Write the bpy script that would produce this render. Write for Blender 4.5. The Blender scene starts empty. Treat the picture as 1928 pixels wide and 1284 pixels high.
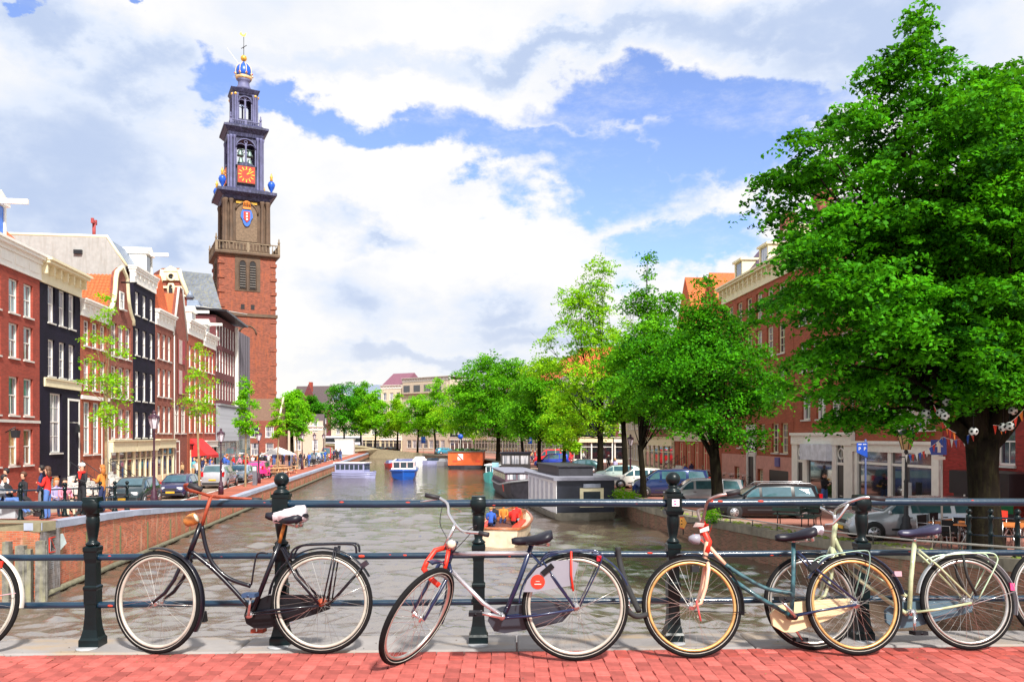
import bpy, math, random
import numpy as np
from mathutils import Vector, Matrix
random.seed(7); np.random.seed(7)
R = math.radians
SC = bpy.context.scene
COL = SC.collection

# ------------------------------------------------------------------ camera
ZC = 4.8                      # eye above the canal water
camd = bpy.data.cameras.new('camera'); cam = bpy.data.objects.new('camera', camd); COL.objects.link(cam)
cam.location = (0, 0, ZC); cam.rotation_euler = (R(90), 0, 0)
camd.sensor_width = 36; camd.lens = 36*1535/1928; camd.shift_y = (822-642)/1928
camd.clip_start = 0.1; camd.clip_end = 5000
SC.camera = cam
CX, HY, FP = 964.0, 822.0, 1535.0
def at(px, py, Y): return Vector(((px-CX)/FP*Y, Y, ZC-(py-HY)/FP*Y))
def zh(py, Y): return ZC-(py-HY)/FP*Y

# ------------------------------------------------------------------ light
SUN_EL, SUN_AZ = 46, 156       # azimuth clockwise from +Y (canal direction); behind the camera to the right
sd = Vector((math.sin(R(SUN_AZ))*math.cos(R(SUN_EL)), math.cos(R(SUN_AZ))*math.cos(R(SUN_EL)), math.sin(R(SUN_EL))))
sl = bpy.data.lights.new('sun', 'SUN'); sun = bpy.data.objects.new('sun', sl); COL.objects.link(sun)
sl.energy = 4.8; sl.angle = R(5); sl.color = (1.0, 0.96, 0.88)
sun.rotation_euler = (-sd).to_track_quat('-Z', 'Y').to_euler()
SC.view_settings.view_transform = 'Standard'; SC.view_settings.look = 'None'
SC.view_settings.exposure = 0.6; SC.view_settings.gamma = 1.0; SC.view_settings.use_curve_mapping = False
SC.cycles.max_bounces = 6; SC.cycles.transparent_max_bounces = 8

def make_world():
    w = bpy.data.worlds.new('World'); SC.world = w; w.use_nodes = True
    nt = w.node_tree; N = nt.nodes; L = nt.links; N.clear()
    def n(t, **k):
        o = N.new(t)
        for a, b in k.items(): setattr(o, a, b)
        return o
    def setin(sock, v):
        if hasattr(v, 'is_output') or isinstance(v, bpy.types.NodeSocket): L.new(v, sock)
        else: sock.default_value = v
    def m(op, a, b=0.0, c=None, clamp=False):
        o = n('ShaderNodeMath', operation=op, use_clamp=clamp)
        setin(o.inputs[0], a); setin(o.inputs[1], b)
        if c is not None: setin(o.inputs[2], c)
        return o.outputs[0]
    def smooth(v, a, b):
        o = n('ShaderNodeMapRange', interpolation_type='SMOOTHSTEP'); setin(o.inputs[0], v)
        o.inputs[1].default_value = a; o.inputs[2].default_value = b; return o.outputs[0]
    sky = n('ShaderNodeTexSky', sky_type='NISHITA', sun_disc=False)
    sky.sun_elevation = R(SUN_EL); sky.sun_rotation = R(SUN_AZ); sky.air_density = 1.0; sky.dust_density = 0.3; sky.ozone_density = 3.0
    tc = n('ShaderNodeTexCoord'); nrm = n('ShaderNodeVectorMath', operation='NORMALIZE'); L.new(tc.outputs['Generated'], nrm.inputs[0])
    sx = n('ShaderNodeSeparateXYZ'); L.new(nrm.outputs[0], sx.inputs[0])
    az = m('ARCTAN2', sx.outputs[0], sx.outputs[1]); el = m('ARCSINE', sx.outputs[2])
    def noise(scale, detail, rough, sz=1.0, off=0.0):
        mp = n('ShaderNodeMapping'); mp.inputs['Scale'].default_value = (1, 1, sz); mp.inputs['Location'].default_value = (off, off*1.7, 0)
        L.new(nrm.outputs[0], mp.inputs[0])
        t = n('ShaderNodeTexNoise'); t.inputs['Scale'].default_value = scale; t.inputs['Detail'].default_value = detail; t.inputs['Roughness'].default_value = rough
        L.new(mp.outputs[0], t.inputs['Vector']); return t
    wz = noise(3.4, 9, 0.6, 1.7, 3.1); ws = n('ShaderNodeSeparateColor'); L.new(wz.outputs['Color'], ws.inputs[0])
    wz2 = noise(14, 6, 0.62, 1.5, 9.3); ws2 = n('ShaderNodeSeparateColor'); L.new(wz2.outputs['Color'], ws2.inputs[0])
    azw = m('ADD', az, m('ADD', m('MULTIPLY', m('SUBTRACT', ws.outputs[0], .5), .42), m('MULTIPLY', m('SUBTRACT', ws2.outputs[0], .5), .09)))
    elw = m('ADD', el, m('ADD', m('MULTIPLY', m('SUBTRACT', ws.outputs[1], .5), .26), m('MULTIPLY', m('SUBTRACT', ws2.outputs[1], .5), .07)))
    def ell(px, py, rx, ry, rot=0):
        a = math.atan((px-CX)/FP); e = math.atan((HY-py)/FP*math.cos(a))
        ra, re = rx/FP*math.cos(a), ry/FP*math.cos(a)
        dx = m('SUBTRACT', azw, a); dy = m('SUBTRACT', elw, e)
        c, s = math.cos(R(rot)), math.sin(R(rot))
        u = m('ADD', m('MULTIPLY', dx, c/ra), m('MULTIPLY', dy, s/ra)); v = m('ADD', m('MULTIPLY', dx, -s/re), m('MULTIPLY', dy, c/re))
        r2 = m('ADD', m('MULTIPLY', u, u), m('MULTIPLY', v, v))
        return m('SUBTRACT', 1.0, m('SQRT', r2))
    def union(lst):
        acc = None
        for e in lst:
            x = ell(*e); acc = x if acc is None else m('MAXIMUM', acc, x)
        return acc
    blue = union([(545, 205, 110, 38, -12), (740, 255, 220, 40, -6), (960, 285, 190, 48, -10), (1150, 330, 180, 70, -12), (1180, 215, 200, 52, 0),
                  (1400, 195, 190, 40, 0), (1330, 270, 170, 70, 0), (1345, 430, 150, 52, 8), (370, 168, 62, 44, 0), (60, 60, 40, 14, 0), (225, 50, 25, 18, 0)])
    wn = noise(9, 6, .6, 1.6, 21.0)
    bl = m('ADD', blue, m('MULTIPLY', m('SUBTRACT', wn.outputs['Fac'], .5), .75))
    gap_in = smooth(bl, -0.16, 0.40)
    far = noise(2.2, 8, .6, 2.0, 5.5)                         # cloud gaps elsewhere in the sky
    gap_out = smooth(far.outputs['Fac'], .53, .68)
    front = smooth(m('ABSOLUTE', az), .75, .95)
    low = smooth(el, .62, .8)
    out_w = m('MAXIMUM', front, low)
    gap = m('MAXIMUM', gap_in, m('MULTIPLY', gap_out, out_w))
    veil = noise(6, 8, .7, 2.5, 33.0)
    gap = m('MULTIPLY', gap, m('SUBTRACT', 1.0, m('MULTIPLY', smooth(veil.outputs['Fac'], .5, .8), .55)))
    grey = union([(110, 300, 260, 150, 10), (200, 180, 170, 60, 0), (50, 90, 120, 60, 0), (960, 545, 110, 50, 0), (640, 545, 130, 75, 0), (1000, 95, 420, 26, 4), (1650, 60, 260, 80, 0), (1420, 40, 300, 50, 0),
                  (1080, 640, 240, 40, 0), (800, 690, 260, 22, 0), (330, 420, 100, 90, 0), (600, 690, 70, 30, 0), (700, 430, 90, 24, 0), (1010, 600, 160, 34, 0)])
    gn = noise(4.5, 8, .58, 1.8, 12.0)
    gr = smooth(m('ADD', m('MULTIPLY', m('MAXIMUM', grey, -.6), .5), m('MULTIPLY', m('SUBTRACT', gn.outputs['Fac'], .5), 1.5)), -.46, .52)
    cc = n('ShaderNodeValToRGB'); L.new(gr, cc.inputs[0])
    cr = cc.color_ramp; cr.elements[0].position = 0.0; cr.elements[0].color = (1.02, 1.01, 1.0, 1); cr.elements[1].position = 1.0; cr.elements[1].color = (.54, .65, .88, 1)
    e = cr.elements.new(.3); e.color = (.90, .925, .98, 1)
    e = cr.elements.new(.7); e.color = (.76, .84, .99, 1)
    hz = smooth(el, .22, -.02)                                 # warm white towards the horizon
    mixh = n('ShaderNodeMix', data_type='RGBA'); setin(mixh.inputs[0], m('MULTIPLY', hz, .6)); L.new(cc.outputs[0], mixh.inputs[6]); mixh.inputs[7].default_value = (1.0, .98, .93, 1)
    sat = n('ShaderNodeHueSaturation'); sat.inputs['Saturation'].default_value = .86; sat.inputs['Value'].default_value = 2.3; L.new(sky.outputs[0], sat.inputs['Color'])
    tint = n('ShaderNodeMix', data_type='RGBA', blend_type='MULTIPLY'); tint.inputs[0].default_value = 1; L.new(sat.outputs[0], tint.inputs[6]); tint.inputs[7].default_value = (.78, .84, 1.10, 1)
    b1 = n('ShaderNodeBackground'); L.new(tint.outputs[2], b1.inputs[0]); b1.inputs[1].default_value = 0.064
    b2 = n('ShaderNodeBackground'); L.new(mixh.outputs[2], b2.inputs[0]); b2.inputs[1].default_value = 0.67
    ms = n('ShaderNodeMixShader'); L.new(m('SUBTRACT', 1.0, gap), ms.inputs[0]); L.new(b1.outputs[0], ms.inputs[1]); L.new(b2.outputs[0], ms.inputs[2])
    o = n('ShaderNodeOutputWorld'); L.new(ms.outputs[0], o.inputs[0])
make_world()

# ------------------------------------------------------------------ materials
MATS = {}
def mat(name, col=(.5, .5, .5), rough=.6, metal=0, var=.15, vs=3.0, bump=0.0, bs=20.0, kind=None, obj_var=0.0, coat=0.0, col2=None, trans=0.0, spec=.5, **k):
    if name in MATS: return MATS[name]
    m = bpy.data.materials.new(name); MATS[name] = m; m.use_nodes = True
    nt = m.node_tree; N = nt.nodes; L = nt.links; b = N['Principled BSDF']
    b.inputs['Roughness'].default_value = rough; b.inputs['Metallic'].default_value = metal
    b.inputs['Coat Weight'].default_value = coat; b.inputs['Specular IOR Level'].default_value = spec
    tc = N.new('ShaderNodeTexCoord'); vec = tc.outputs['Object']
    def noise(scale, det=5, rgh=.55, v=None):
        t = N.new('ShaderNodeTexNoise'); t.inputs['Scale'].default_value = scale; t.inputs['Detail'].default_value = det; t.inputs['Roughness'].default_value = rgh
        L.new(v or vec, t.inputs['Vector']); return t.outputs['Fac']
    def mixc(f, a, c, blend='MIX'):
        x = N.new('ShaderNodeMix'); x.data_type = 'RGBA'; x.blend_type = blend
        for s, v in ((x.inputs[0], f), (x.inputs[6], a), (x.inputs[7], c)):
            if isinstance(v, bpy.types.NodeSocket): L.new(v, s)
            else: s.default_value = v if not isinstance(v, tuple) else (*v[:3], 1)
        return x.outputs[2]
    def ramp(f, a, b_):
        r_ = N.new('ShaderNodeMapRange'); r_.inputs[1].default_value = a; r_.inputs[2].default_value = b_; L.new(f, r_.inputs[0]); return r_.outputs[0]
    c = (*col, 1); dark = tuple(x*(1-var*1.6) for x in col); lite = tuple(min(1, x*(1+var)) for x in (col2 or col))
    color = None; height = None
    if kind == 'brick':
        cmb = N.new('ShaderNodeCombineXYZ'); sp = N.new('ShaderNodeSeparateXYZ'); L.new(vec, sp.inputs[0])
        ad = N.new('ShaderNodeMath'); L.new(sp.outputs[0], ad.inputs[0]); L.new(sp.outputs[1], ad.inputs[1]); L.new(ad.outputs[0], cmb.inputs[0]); L.new(sp.outputs[2], cmb.inputs[1])
        bt = N.new('ShaderNodeTexBrick'); L.new(cmb.outputs[0], bt.inputs['Vector'])
        bt.inputs['Scale'].default_value = 1.0; bt.inputs['Brick Width'].default_value = k.get('bw', .22); bt.inputs['Row Height'].default_value = k.get('bh', .07); bt.inputs['Mortar Size'].default_value = k.get('ms', .006)
        bt.inputs['Color1'].default_value = (*lite, 1); bt.inputs['Color2'].default_value = (*dark, 1); bt.inputs['Mortar'].default_value = (*k.get('mortar', tuple(x*.75+.06 for x in col)), 1)
        bt.inputs['Bias'].default_value = -.1
        f = noise(.55, 7, .62); color = mixc(ramp(f, .35, .7), bt.outputs['Color'], k.get('stain', tuple(x*.6 for x in col)), 'MIX')
        color = mixc(.55, bt.outputs['Color'], color)
        height = bt.outputs['Fac']
    elif kind == 'leaf':
        at_ = N.new('ShaderNodeAttribute'); at_.attribute_name = 'tone'
        color = mixc(at_.outputs['Fac'], tuple(col), tuple(col2))
    else:
        f = noise(vs, 6, .6); color = mixc(ramp(f, .3, .7), dark, lite)
        if k.get('streak'):
            mp = N.new('ShaderNodeMapping'); mp.inputs['Scale'].default_value = k['streak_scale'] if 'streak_scale' in k else (2.2, 2.2, .25); L.new(vec, mp.inputs[0])
            f2 = noise(2.0, 6, .6, mp.outputs[0]); color = mixc(ramp(f2, .48, .72), color, tuple(k['streak']))
    if kind == 'brick' and k.get('streak'):
        mp = N.new('ShaderNodeMapping'); mp.inputs['Scale'].default_value = (1.4, 1.4, .3); L.new(vec, mp.inputs[0])
        f2 = noise(1.6, 6, .65, mp.outputs[0]); color = mixc(ramp(f2, .5, .68), color, tuple(k['streak']))
        if k.get('streak2'):
            f3 = noise(2.3, 5, .6, mp.outputs[0]); color = mixc(ramp(f3, .58, .7), color, tuple(k['streak2']))
    if obj_var:
        oi = N.new('ShaderNodeObjectInfo'); h = N.new('ShaderNodeHueSaturation')
        mr = N.new('ShaderNodeMapRange'); mr.inputs[3].default_value = 1-obj_var; mr.inputs[4].default_value = 1+obj_var*.7; L.new(oi.outputs['Random'], mr.inputs[0])
        L.new(mr.outputs[0], h.inputs['Value']); L.new(color, h.inputs['Color']); color = h.outputs[0]
    L.new(color, b.inputs['Base Color'])
    if bump or height is not None:
        bp = N.new('ShaderNodeBump'); bp.inputs['Strength'].default_value = 1.0
        bp.inputs['Distance'].default_value = bump or .006
        if height is not None:
            inv = N.new('ShaderNodeMath'); inv.operation = 'SUBTRACT'; inv.inputs[0].default_value = 1; L.new(height, inv.inputs[1]); L.new(inv.outputs[0], bp.inputs['Height'])
        else: L.new(noise(bs, 6, .6), bp.inputs['Height'])
        L.new(bp.outputs[0], b.inputs['Normal'])
    if kind == 'leaf':
        tr = N.new('ShaderNodeBsdfTranslucent'); mx = N.new('ShaderNodeMixShader'); mx.inputs[0].default_value = .34
        g = N.new('ShaderNodeHueSaturation'); g.inputs['Value'].default_value = 1.5; g.inputs['Hue'].default_value = .485; L.new(color, g.inputs['Color']); L.new(g.outputs[0], tr.inputs[0])
        L.new(b.outputs[0], mx.inputs[1]); L.new(tr.outputs[0], mx.inputs[2]); L.new(mx.outputs[0], N['Material Output'].inputs[0])
    if trans: b.inputs['Transmission Weight'].default_value = trans
    if k.get('emit'): b.inputs['Emission Color'].default_value = (*k['emit'], 1); b.inputs['Emission Strength'].default_value = k.get('es', 1)
    return m

def pane_mat(name, curtain_sky=(.62, .60, .66), dark=(.03, .04, .06), share=.5):
    """window glass in front of a room: some panes show a pale tone for curtains and painted sky reflection, others are dark; both under a clear coat"""
    if name in MATS: return MATS[name]
    m = bpy.data.materials.new(name); MATS[name] = m; m.use_nodes = True
    N = m.node_tree.nodes; L = m.node_tree.links; b = N['Principled BSDF']
    oi = N.new('ShaderNodeObjectInfo'); tc = N.new('ShaderNodeTexCoord')
    mp = N.new('ShaderNodeMapping'); mp.inputs['Scale'].default_value = (9, 9, .3); L.new(tc.outputs['Object'], mp.inputs[0])
    ad = N.new('ShaderNodeVectorMath'); L.new(mp.outputs[0], ad.inputs[0])
    sc = N.new('ShaderNodeVectorMath'); sc.operation = 'SCALE'; L.new(oi.outputs['Random'], sc.inputs['Scale']); sc.inputs[0].default_value = (50, 31, 3); L.new(sc.outputs[0], ad.inputs[1])
    no = N.new('ShaderNodeTexNoise'); no.inputs['Scale'].default_value = 1.0; no.inputs['Detail'].default_value = 3; L.new(ad.outputs[0], no.inputs['Vector'])
    th = N.new('ShaderNodeMapRange'); th.inputs[1].default_value = share-.25; th.inputs[2].default_value = share+.25; th.inputs[3].default_value = .8; th.inputs[4].default_value = 0; L.new(oi.outputs['Random'], th.inputs[0])
    mu = N.new('ShaderNodeMath'); mu.operation = 'MULTIPLY'
    r2 = N.new('ShaderNodeMapRange'); r2.inputs[1].default_value = .42; r2.inputs[2].default_value = .52; L.new(no.outputs['Fac'], r2.inputs[0])
    L.new(th.outputs[0], mu.inputs[0]); L.new(r2.outputs[0], mu.inputs[1])
    mx = N.new('ShaderNodeMix'); mx.data_type = 'RGBA'; mx.inputs[6].default_value = (*dark, 1); mx.inputs[7].default_value = (*curtain_sky, 1); L.new(mu.outputs[0], mx.inputs[0])
    L.new(mx.outputs[2], b.inputs['Base Color']); b.inputs['Roughness'].default_value = .06; b.inputs['Specular IOR Level'].default_value = .9; b.inputs['Coat Weight'].default_value = .6; b.inputs['Coat Roughness'].default_value = .02
    b.inputs['IOR'].default_value = 1.6
    return m

# ------------------------------------------------------------------ mesh builder
class MB:
    def __init__(s): s.v = []; s.f = []; s.m = []; s.s = []; s.M = Matrix.Identity(4); s.mi = 0
    def _add(s, pts, faces, smooth=False):
        n = len(s.v); M = s.M
        s.v += [tuple(M @ Vector(p)) for p in pts]
        for f in faces: s.f.append(tuple(i+n for i in f)); s.m.append(s.mi); s.s.append(smooth)
        return s
    def box(s, c, d, rz=0, rx=0, ry=0, taper=None):
        hx, hy, hz = d[0]/2, d[1]/2, d[2]/2; t = taper or 1
        if isinstance(t, (int, float)): t = (t, t)
        P = [(-hx, -hy, -hz), (hx, -hy, -hz), (hx, hy, -hz), (-hx, hy, -hz), (-hx*t[0], -hy*t[1], hz), (hx*t[0], -hy*t[1], hz), (hx*t[0], hy*t[1], hz), (-hx*t[0], hy*t[1], hz)]
        if rz or rx or ry:
            Q = Matrix.Rotation(rz, 3, 'Z') @ Matrix.Rotation(ry, 3, 'Y') @ Matrix.Rotation(rx, 3, 'X'); P = [Q @ Vector(p) for p in P]
        P = [(p[0]+c[0], p[1]+c[1], p[2]+c[2]) for p in P]
        return s._add(P, [(0, 3, 2, 1), (4, 5, 6, 7), (0, 1, 5, 4), (1, 2, 6, 5), (2, 3, 7, 6), (3, 0, 4, 7)])
    def b2(s, x0, x1, y0, y1, z0, z1): return s.box(((x0+x1)/2, (y0+y1)/2, (z0+z1)/2), (x1-x0, y1-y0, z1-z0))
    def quad(s, *p): return s._add(p, [tuple(range(len(p)))])
    def prism(s, poly, off):
        """closed polygon (3-D points) thickened by the vector off"""
        n = len(poly); o = Vector(off); P = [Vector(p) for p in poly]; P += [p+o for p in P]
        return s._add(P, [tuple(range(n))[::-1], tuple(range(n, 2*n))] + [(i, (i+1) % n, n+(i+1) % n, n+i) for i in range(n)])
    def tube(s, pts, r, seg=8, caps=True, closed=False):
        P = [Vector(p) for p in pts]; n = len(P)
        rr = r if isinstance(r, (list, tuple)) else [r]*n
        T = []
        for i in range(n):
            a = P[(i-1) % n] if (closed or i > 0) else P[i]; b = P[(i+1) % n] if (closed or i < n-1) else P[i]
            t = (b-a); T.append(t.normalized() if t.length > 1e-9 else Vector((0, 0, 1)))
        u = T[0].orthogonal().normalized(); V = []
        for i in range(n):
            u = (u - T[i]*u.dot(T[i])); u = u.normalized() if u.length > 1e-6 else T[i].orthogonal().normalized(); w = T[i].cross(u)
            for k in range(seg):
                a = 2*math.pi*k/seg; V.append(P[i]+(u*math.cos(a)+w*math.sin(a))*rr[i])
        F = []
        for i in range(n if closed else n-1):
            j = (i+1) % n
            for k in range(seg): F.append((i*seg+k, i*seg+(k+1) % seg, j*seg+(k+1) % seg, j*seg+k))
        if caps and not closed: F.append(tuple(range(seg))[::-1]); F.append(tuple((n-1)*seg+k for k in range(seg)))
        return s._add(V, F, seg > 4)
    def lathe(s, prof, c=(0, 0, 0), seg=12, axis='Z', smooth=True):
        V = []; n = len(prof)
        for r, z in prof:
            for k in range(seg):
                a = 2*math.pi*(k+.5)/seg; p = (r*math.cos(a), r*math.sin(a), z)
                if axis == 'Y': p = (p[0], p[2], p[1])
                if axis == 'X': p = (p[2], p[0], p[1])
                V.append((p[0]+c[0], p[1]+c[1], p[2]+c[2]))
        F = [(i*seg+k, i*seg+(k+1) % seg, (i+1)*seg+(k+1) % seg, (i+1)*seg+k) for i in range(n-1) for k in range(seg)]
        F.append(tuple(range(seg))[::-1]); F.append(tuple((n-1)*seg+k for k in range(seg)))
        return s._add(V, F, smooth)
    def sphere(s, c, r, seg=12, rings=7, sc=(1, 1, 1)):
        V = []; 
        for i in range(1, rings):
            t = math.pi*i/rings
            for k in range(seg): a = 2*math.pi*k/seg; V.append((c[0]+r*sc[0]*math.sin(t)*math.cos(a), c[1]+r*sc[1]*math.sin(t)*math.sin(a), c[2]+r*sc[2]*math.cos(t)))
        n = len(V); V += [(c[0], c[1], c[2]+r*sc[2]), (c[0], c[1], c[2]-r*sc[2])]
        F = [(i*seg+k, (i+1)*seg+k, (i+1)*seg+(k+1) % seg, i*seg+(k+1) % seg) for i in range(rings-2) for k in range(seg)]
        F += [(n, k, (k+1) % seg) for k in range(seg)] + [(n+1, (rings-2)*seg+(k+1) % seg, (rings-2)*seg+k) for k in range(seg)]
        return s._add(V, F, True)
    def torus(s, c, R_, r, N, seg=40, rs=8, a0=0, a1=360, sy=1.0):
        """ring (or arc) around axis N; sy flattens the tube across the wheel plane"""
        N = Vector(N).normalized(); u = N.cross(Vector((0, 0, 1))); u = u.normalized() if u.length > 1e-6 else Vector((1, 0, 0)); w = u.cross(N).normalized() * 1.0
        if w.z < 0: w = -w
        full = abs(a1-a0) >= 359.9; n = seg if full else seg+1; V = []
        for i in range(n):
            a = R(a0+(a1-a0)*i/seg); d = u*math.cos(a)+w*math.sin(a)
            for k in range(rs):
                b = 2*math.pi*k/rs; V.append(Vector(c)+d*(R_+r*math.cos(b))+N*(r*sy*math.sin(b)))
        F = [(i*rs+k, i*rs+(k+1) % rs, ((i+1) % n)*rs+(k+1) % rs, ((i+1) % n)*rs+k) for i in range(n if full else n-1) for k in range(rs)]
        return s._add(V, F, True)
    def mesh(s, name, mats):
        me = bpy.data.meshes.new(name); me.from_pydata(s.v, [], s.f)
        for m_ in (mats if isinstance(mats, (list, tuple)) else [mats]): me.materials.append(m_)
        me.polygons.foreach_set('material_index', s.m); me.polygons.foreach_set('use_smooth', s.s); me.update(); return me
    def split(s, name, mats, parent=None, **tags):
        """every connected piece becomes an object of its own"""
        n = len(s.v); pa = list(range(n))
        def fd(i):
            while pa[i] != i: pa[i] = pa[pa[i]]; i = pa[i]
            return i
        for f in s.f:
            a = fd(f[0])
            for j in f[1:]: pa[fd(j)] = a
        gr = {}
        for i, f in enumerate(s.f): gr.setdefault(fd(f[0]), []).append(i)
        for fi in gr.values():
            b = MB(); ix = {}
            for i in fi:
                for j in s.f[i]:
                    if j not in ix: ix[j] = len(b.v); b.v.append(s.v[j])
                b.f.append(tuple(ix[j] for j in s.f[i])); b.m.append(s.m[i]); b.s.append(s.s[i])
            b.build(name, mats, parent, **tags)
    def build(s, name, mats, parent=None, **tags): return put(name, s.mesh(name, mats), parent, **tags)

def put(name, me, parent=None, loc=None, rot=None, **tags):
    o = bpy.data.objects.new(name, me); COL.objects.link(o)
    if parent is not None: o.parent = parent
    if loc is not None: o.location = loc
    if rot is not None: o.rotation_euler = rot
    for k, v in tags.items():
        if v is not None: o[k] = v
    return o
def thing(name, label, category, loc=(0, 0, 0), rz=0, group=None, M=None):
    o = put(name, None, None, loc, (0, 0, rz), label=label, category=category, group=group)
    o.empty_display_size = .2
    if M is not None: o.matrix_world = M
    return o
def kids(o): return [c for c in bpy.data.objects if c.parent == o]
CH = {}
def copy_tree(o, parent=None, label=None, loc=None, rz=None, group=None, children=None):
    c = o.copy(); COL.objects.link(c)
    if parent is not None: c.parent = parent
    if label: c['label'] = label
    if group: c['group'] = group
    if loc is not None: c.location = loc
    if rz is not None: c.rotation_euler = (0, 0, rz)
    if o.name not in CH: CH[o.name] = kids(o)
    for k in CH[o.name]: copy_tree(k, c)
    return c
def swap(o, table):
    """give a copied thing other materials: object-linked slots"""
    for c in [o]+kids(o)+[g for k in kids(o) for g in kids(k)]:
        if c.type != 'MESH': continue
        for s in c.material_slots:
            m_ = s.material
            if m_ and m_.name in table: s.link = 'OBJECT'; s.material = table[m_.name]
def text_mesh(s, size, ext=.004, bold=False):
    cu = bpy.data.curves.new('text', 'FONT'); cu.body = s; cu.size = size; cu.align_x = 'CENTER'; cu.align_y = 'CENTER'; cu.extrude = ext; cu.resolution_u = 3
    if bold: cu.offset = size*.02
    o = bpy.data.objects.new('text', cu); COL.objects.link(o); dg = bpy.context.evaluated_depsgraph_get()
    me = bpy.data.meshes.new_from_object(o.evaluated_get(dg)); bpy.data.objects.remove(o); bpy.data.curves.remove(cu); return me
def lettering(name, s, size, material, parent, loc, rot=(R(90), 0, 0), ext=.004, bold=False):
    me = text_mesh(s, size, ext, bold); me.materials.clear(); me.materials.append(material)
    return put(name, me, parent, loc, rot)
def smoothstep(a, b, x): t = min(1, max(0, (x-a)/(b-a))); return t*t*(3-2*t)
def lerp(a, b, t): return a+(b-a)*t
def interp(tab, x):
    if x <= tab[0][0]: return tab[0][1]
    for (a, p), (b, q) in zip(tab, tab[1:]):
        if x <= b: return p+(q-p)*(x-a)/(b-a)
    return tab[-1][1]
# ================================================================== the setting
DECK = ZC-1.47
RAILS = .035                                   # the bridge parapet runs slightly away to the right
def ZL(Y): return interp([(8, 3.2), (24, 2.24), (32, 1.9), (40, 1.38), (46, 1.12), (400, 1.12)], Y)
def ZR(Y): return interp([(8, 3.1), (19, 1.95), (23, 1.62), (28, 1.35), (38, 1.08), (400, 1.08)], Y)
def XL(Y): return -11.2-.115*Y                 # canal edge, left quay
RQ = [(8, 12.4), (19, 11.5), (22.5, 11.1), (31.8, 9.4), (43, 7.2), (52, 6.4), (70, 4.6), (95, 1.5), (120, -2), (140, -6), (160, -12), (176, -20), (186, -32), (192, -48), (196, -80)]
def XR(Y): return interp(RQ, Y)

M_brickquay = mat('quay_brick', (.52, .11, .045), .85, kind='brick', var=.35, bw=.21, bh=.065, ms=.008, mortar=(.35, .27, .2), stain=(.36, .09, .04), streak=(.30, .19, .09), streak2=(.55, .30, .20))
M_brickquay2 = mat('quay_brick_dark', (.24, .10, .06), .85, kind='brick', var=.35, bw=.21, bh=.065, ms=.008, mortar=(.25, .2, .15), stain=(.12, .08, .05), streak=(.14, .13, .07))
M_coping = mat('coping_blue_stone', (.34, .37, .47), .7, var=.12, vs=1.2, bump=.004, bs=9, obj_var=.1)
M_copbrown = mat('coping_brown_stone', (.24, .21, .13), .8, var=.2, vs=2, bump=.005, bs=8, obj_var=.12)
M_pave = mat('red_paving', (.46, .16, .10), .85, kind='brick', var=.22, bw=.21, bh=.1, ms=.01, mortar=(.28, .16, .11), stain=(.36, .13, .09))
M_street = mat('street_brick', (.30, .16, .12), .85, var=.2, vs=2.5, bump=.004, bs=40)
M_park = mat('parking_lane', (.34, .22, .16), .88, var=.2, vs=2, bump=.004, bs=40)
M_white = mat('white_line', (.75, .74, .72), .7, var=.05)
def ground_mat(name, c1, c2, mortar, bw=.2, bh=.1):
    m = bpy.data.materials.new(name); m.use_nodes = True; N = m.node_tree.nodes; L = m.node_tree.links; b = N['Principled BSDF']; b.inputs['Roughness'].default_value = .82
    tc = N.new('ShaderNodeTexCoord'); bt = N.new('ShaderNodeTexBrick'); L.new(tc.outputs['Object'], bt.inputs['Vector'])
    bt.inputs['Scale'].default_value = 1; bt.inputs['Brick Width'].default_value = bw; bt.inputs['Row Height'].default_value = bh; bt.inputs['Mortar Size'].default_value = .006
    bt.inputs['Color1'].default_value = (*c1, 1); bt.inputs['Color2'].default_value = (*c2, 1); bt.inputs['Mortar'].default_value = (*mortar, 1)
    no = N.new('ShaderNodeTexNoise'); no.inputs['Scale'].default_value = .5; no.inputs['Detail'].default_value = 7; L.new(tc.outputs['Object'], no.inputs['Vector'])
    mr = N.new('ShaderNodeMapRange'); mr.inputs[1].default_value = .35; mr.inputs[2].default_value = .7; mr.inputs[3].default_value = .75; mr.inputs[4].default_value = 1.2; L.new(no.outputs['Fac'], mr.inputs[0])
    h = N.new('ShaderNodeHueSaturation'); L.new(bt.outputs['Color'], h.inputs['Color']); L.new(mr.outputs[0], h.inputs['Value']); L.new(h.outputs[0], b.inputs['Base Color'])
    MATS[name] = m; return m
M_prom = ground_mat('promenade_brick', (.44, .10, .05), (.34, .075, .04), (.3, .17, .12))
M_road = ground_mat('street_clinker', (.36, .17, .13), (.26, .12, .09), (.2, .14, .11))
M_walk = ground_mat('sidewalk_brick', (.45, .17, .12), (.36, .14, .1), (.25, .16, .13))
M_gray = ground_mat('grey_clinker', (.36, .27, .21), (.28, .2, .15), (.2, .16, .13))

def strip(name, xf0, xf1, ys, zf, m, dz=0, kind='structure', thick=0):
    b = MB(); P = []
    for y in ys:
        for xf in (xf0, xf1):
            x = xf(y); P.append((x, y, zf(y)+dz))
    n = len(ys); b._add(P, [(2*i, 2*i+1, 2*i+3, 2*i+2) for i in range(n-1)])
    me = b.mesh(name, m); fix_up(me)
    return put(name, me, None, kind=kind)
def fix_up(me):
    for p in me.polygons:
        if p.normal.z < 0: p.flip()
YL = [24.1, 28, 32, 36, 40, 43, 46, 60, 80, 110, 150, 200, 260]
YR = [8, 14, 19, 22.5, 28, 31.8, 38, 43, 52, 70, 95, 120, 140, 160, 176, 186]
strip('left_promenade', lambda y: XL(y)-.45, lambda y: XL(y)-2.45, YL, ZL, M_prom)
strip('left_parking_lane', lambda y: XL(y)-2.45, lambda y: XL(y)-4.8, YL, ZL, M_gray)
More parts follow.
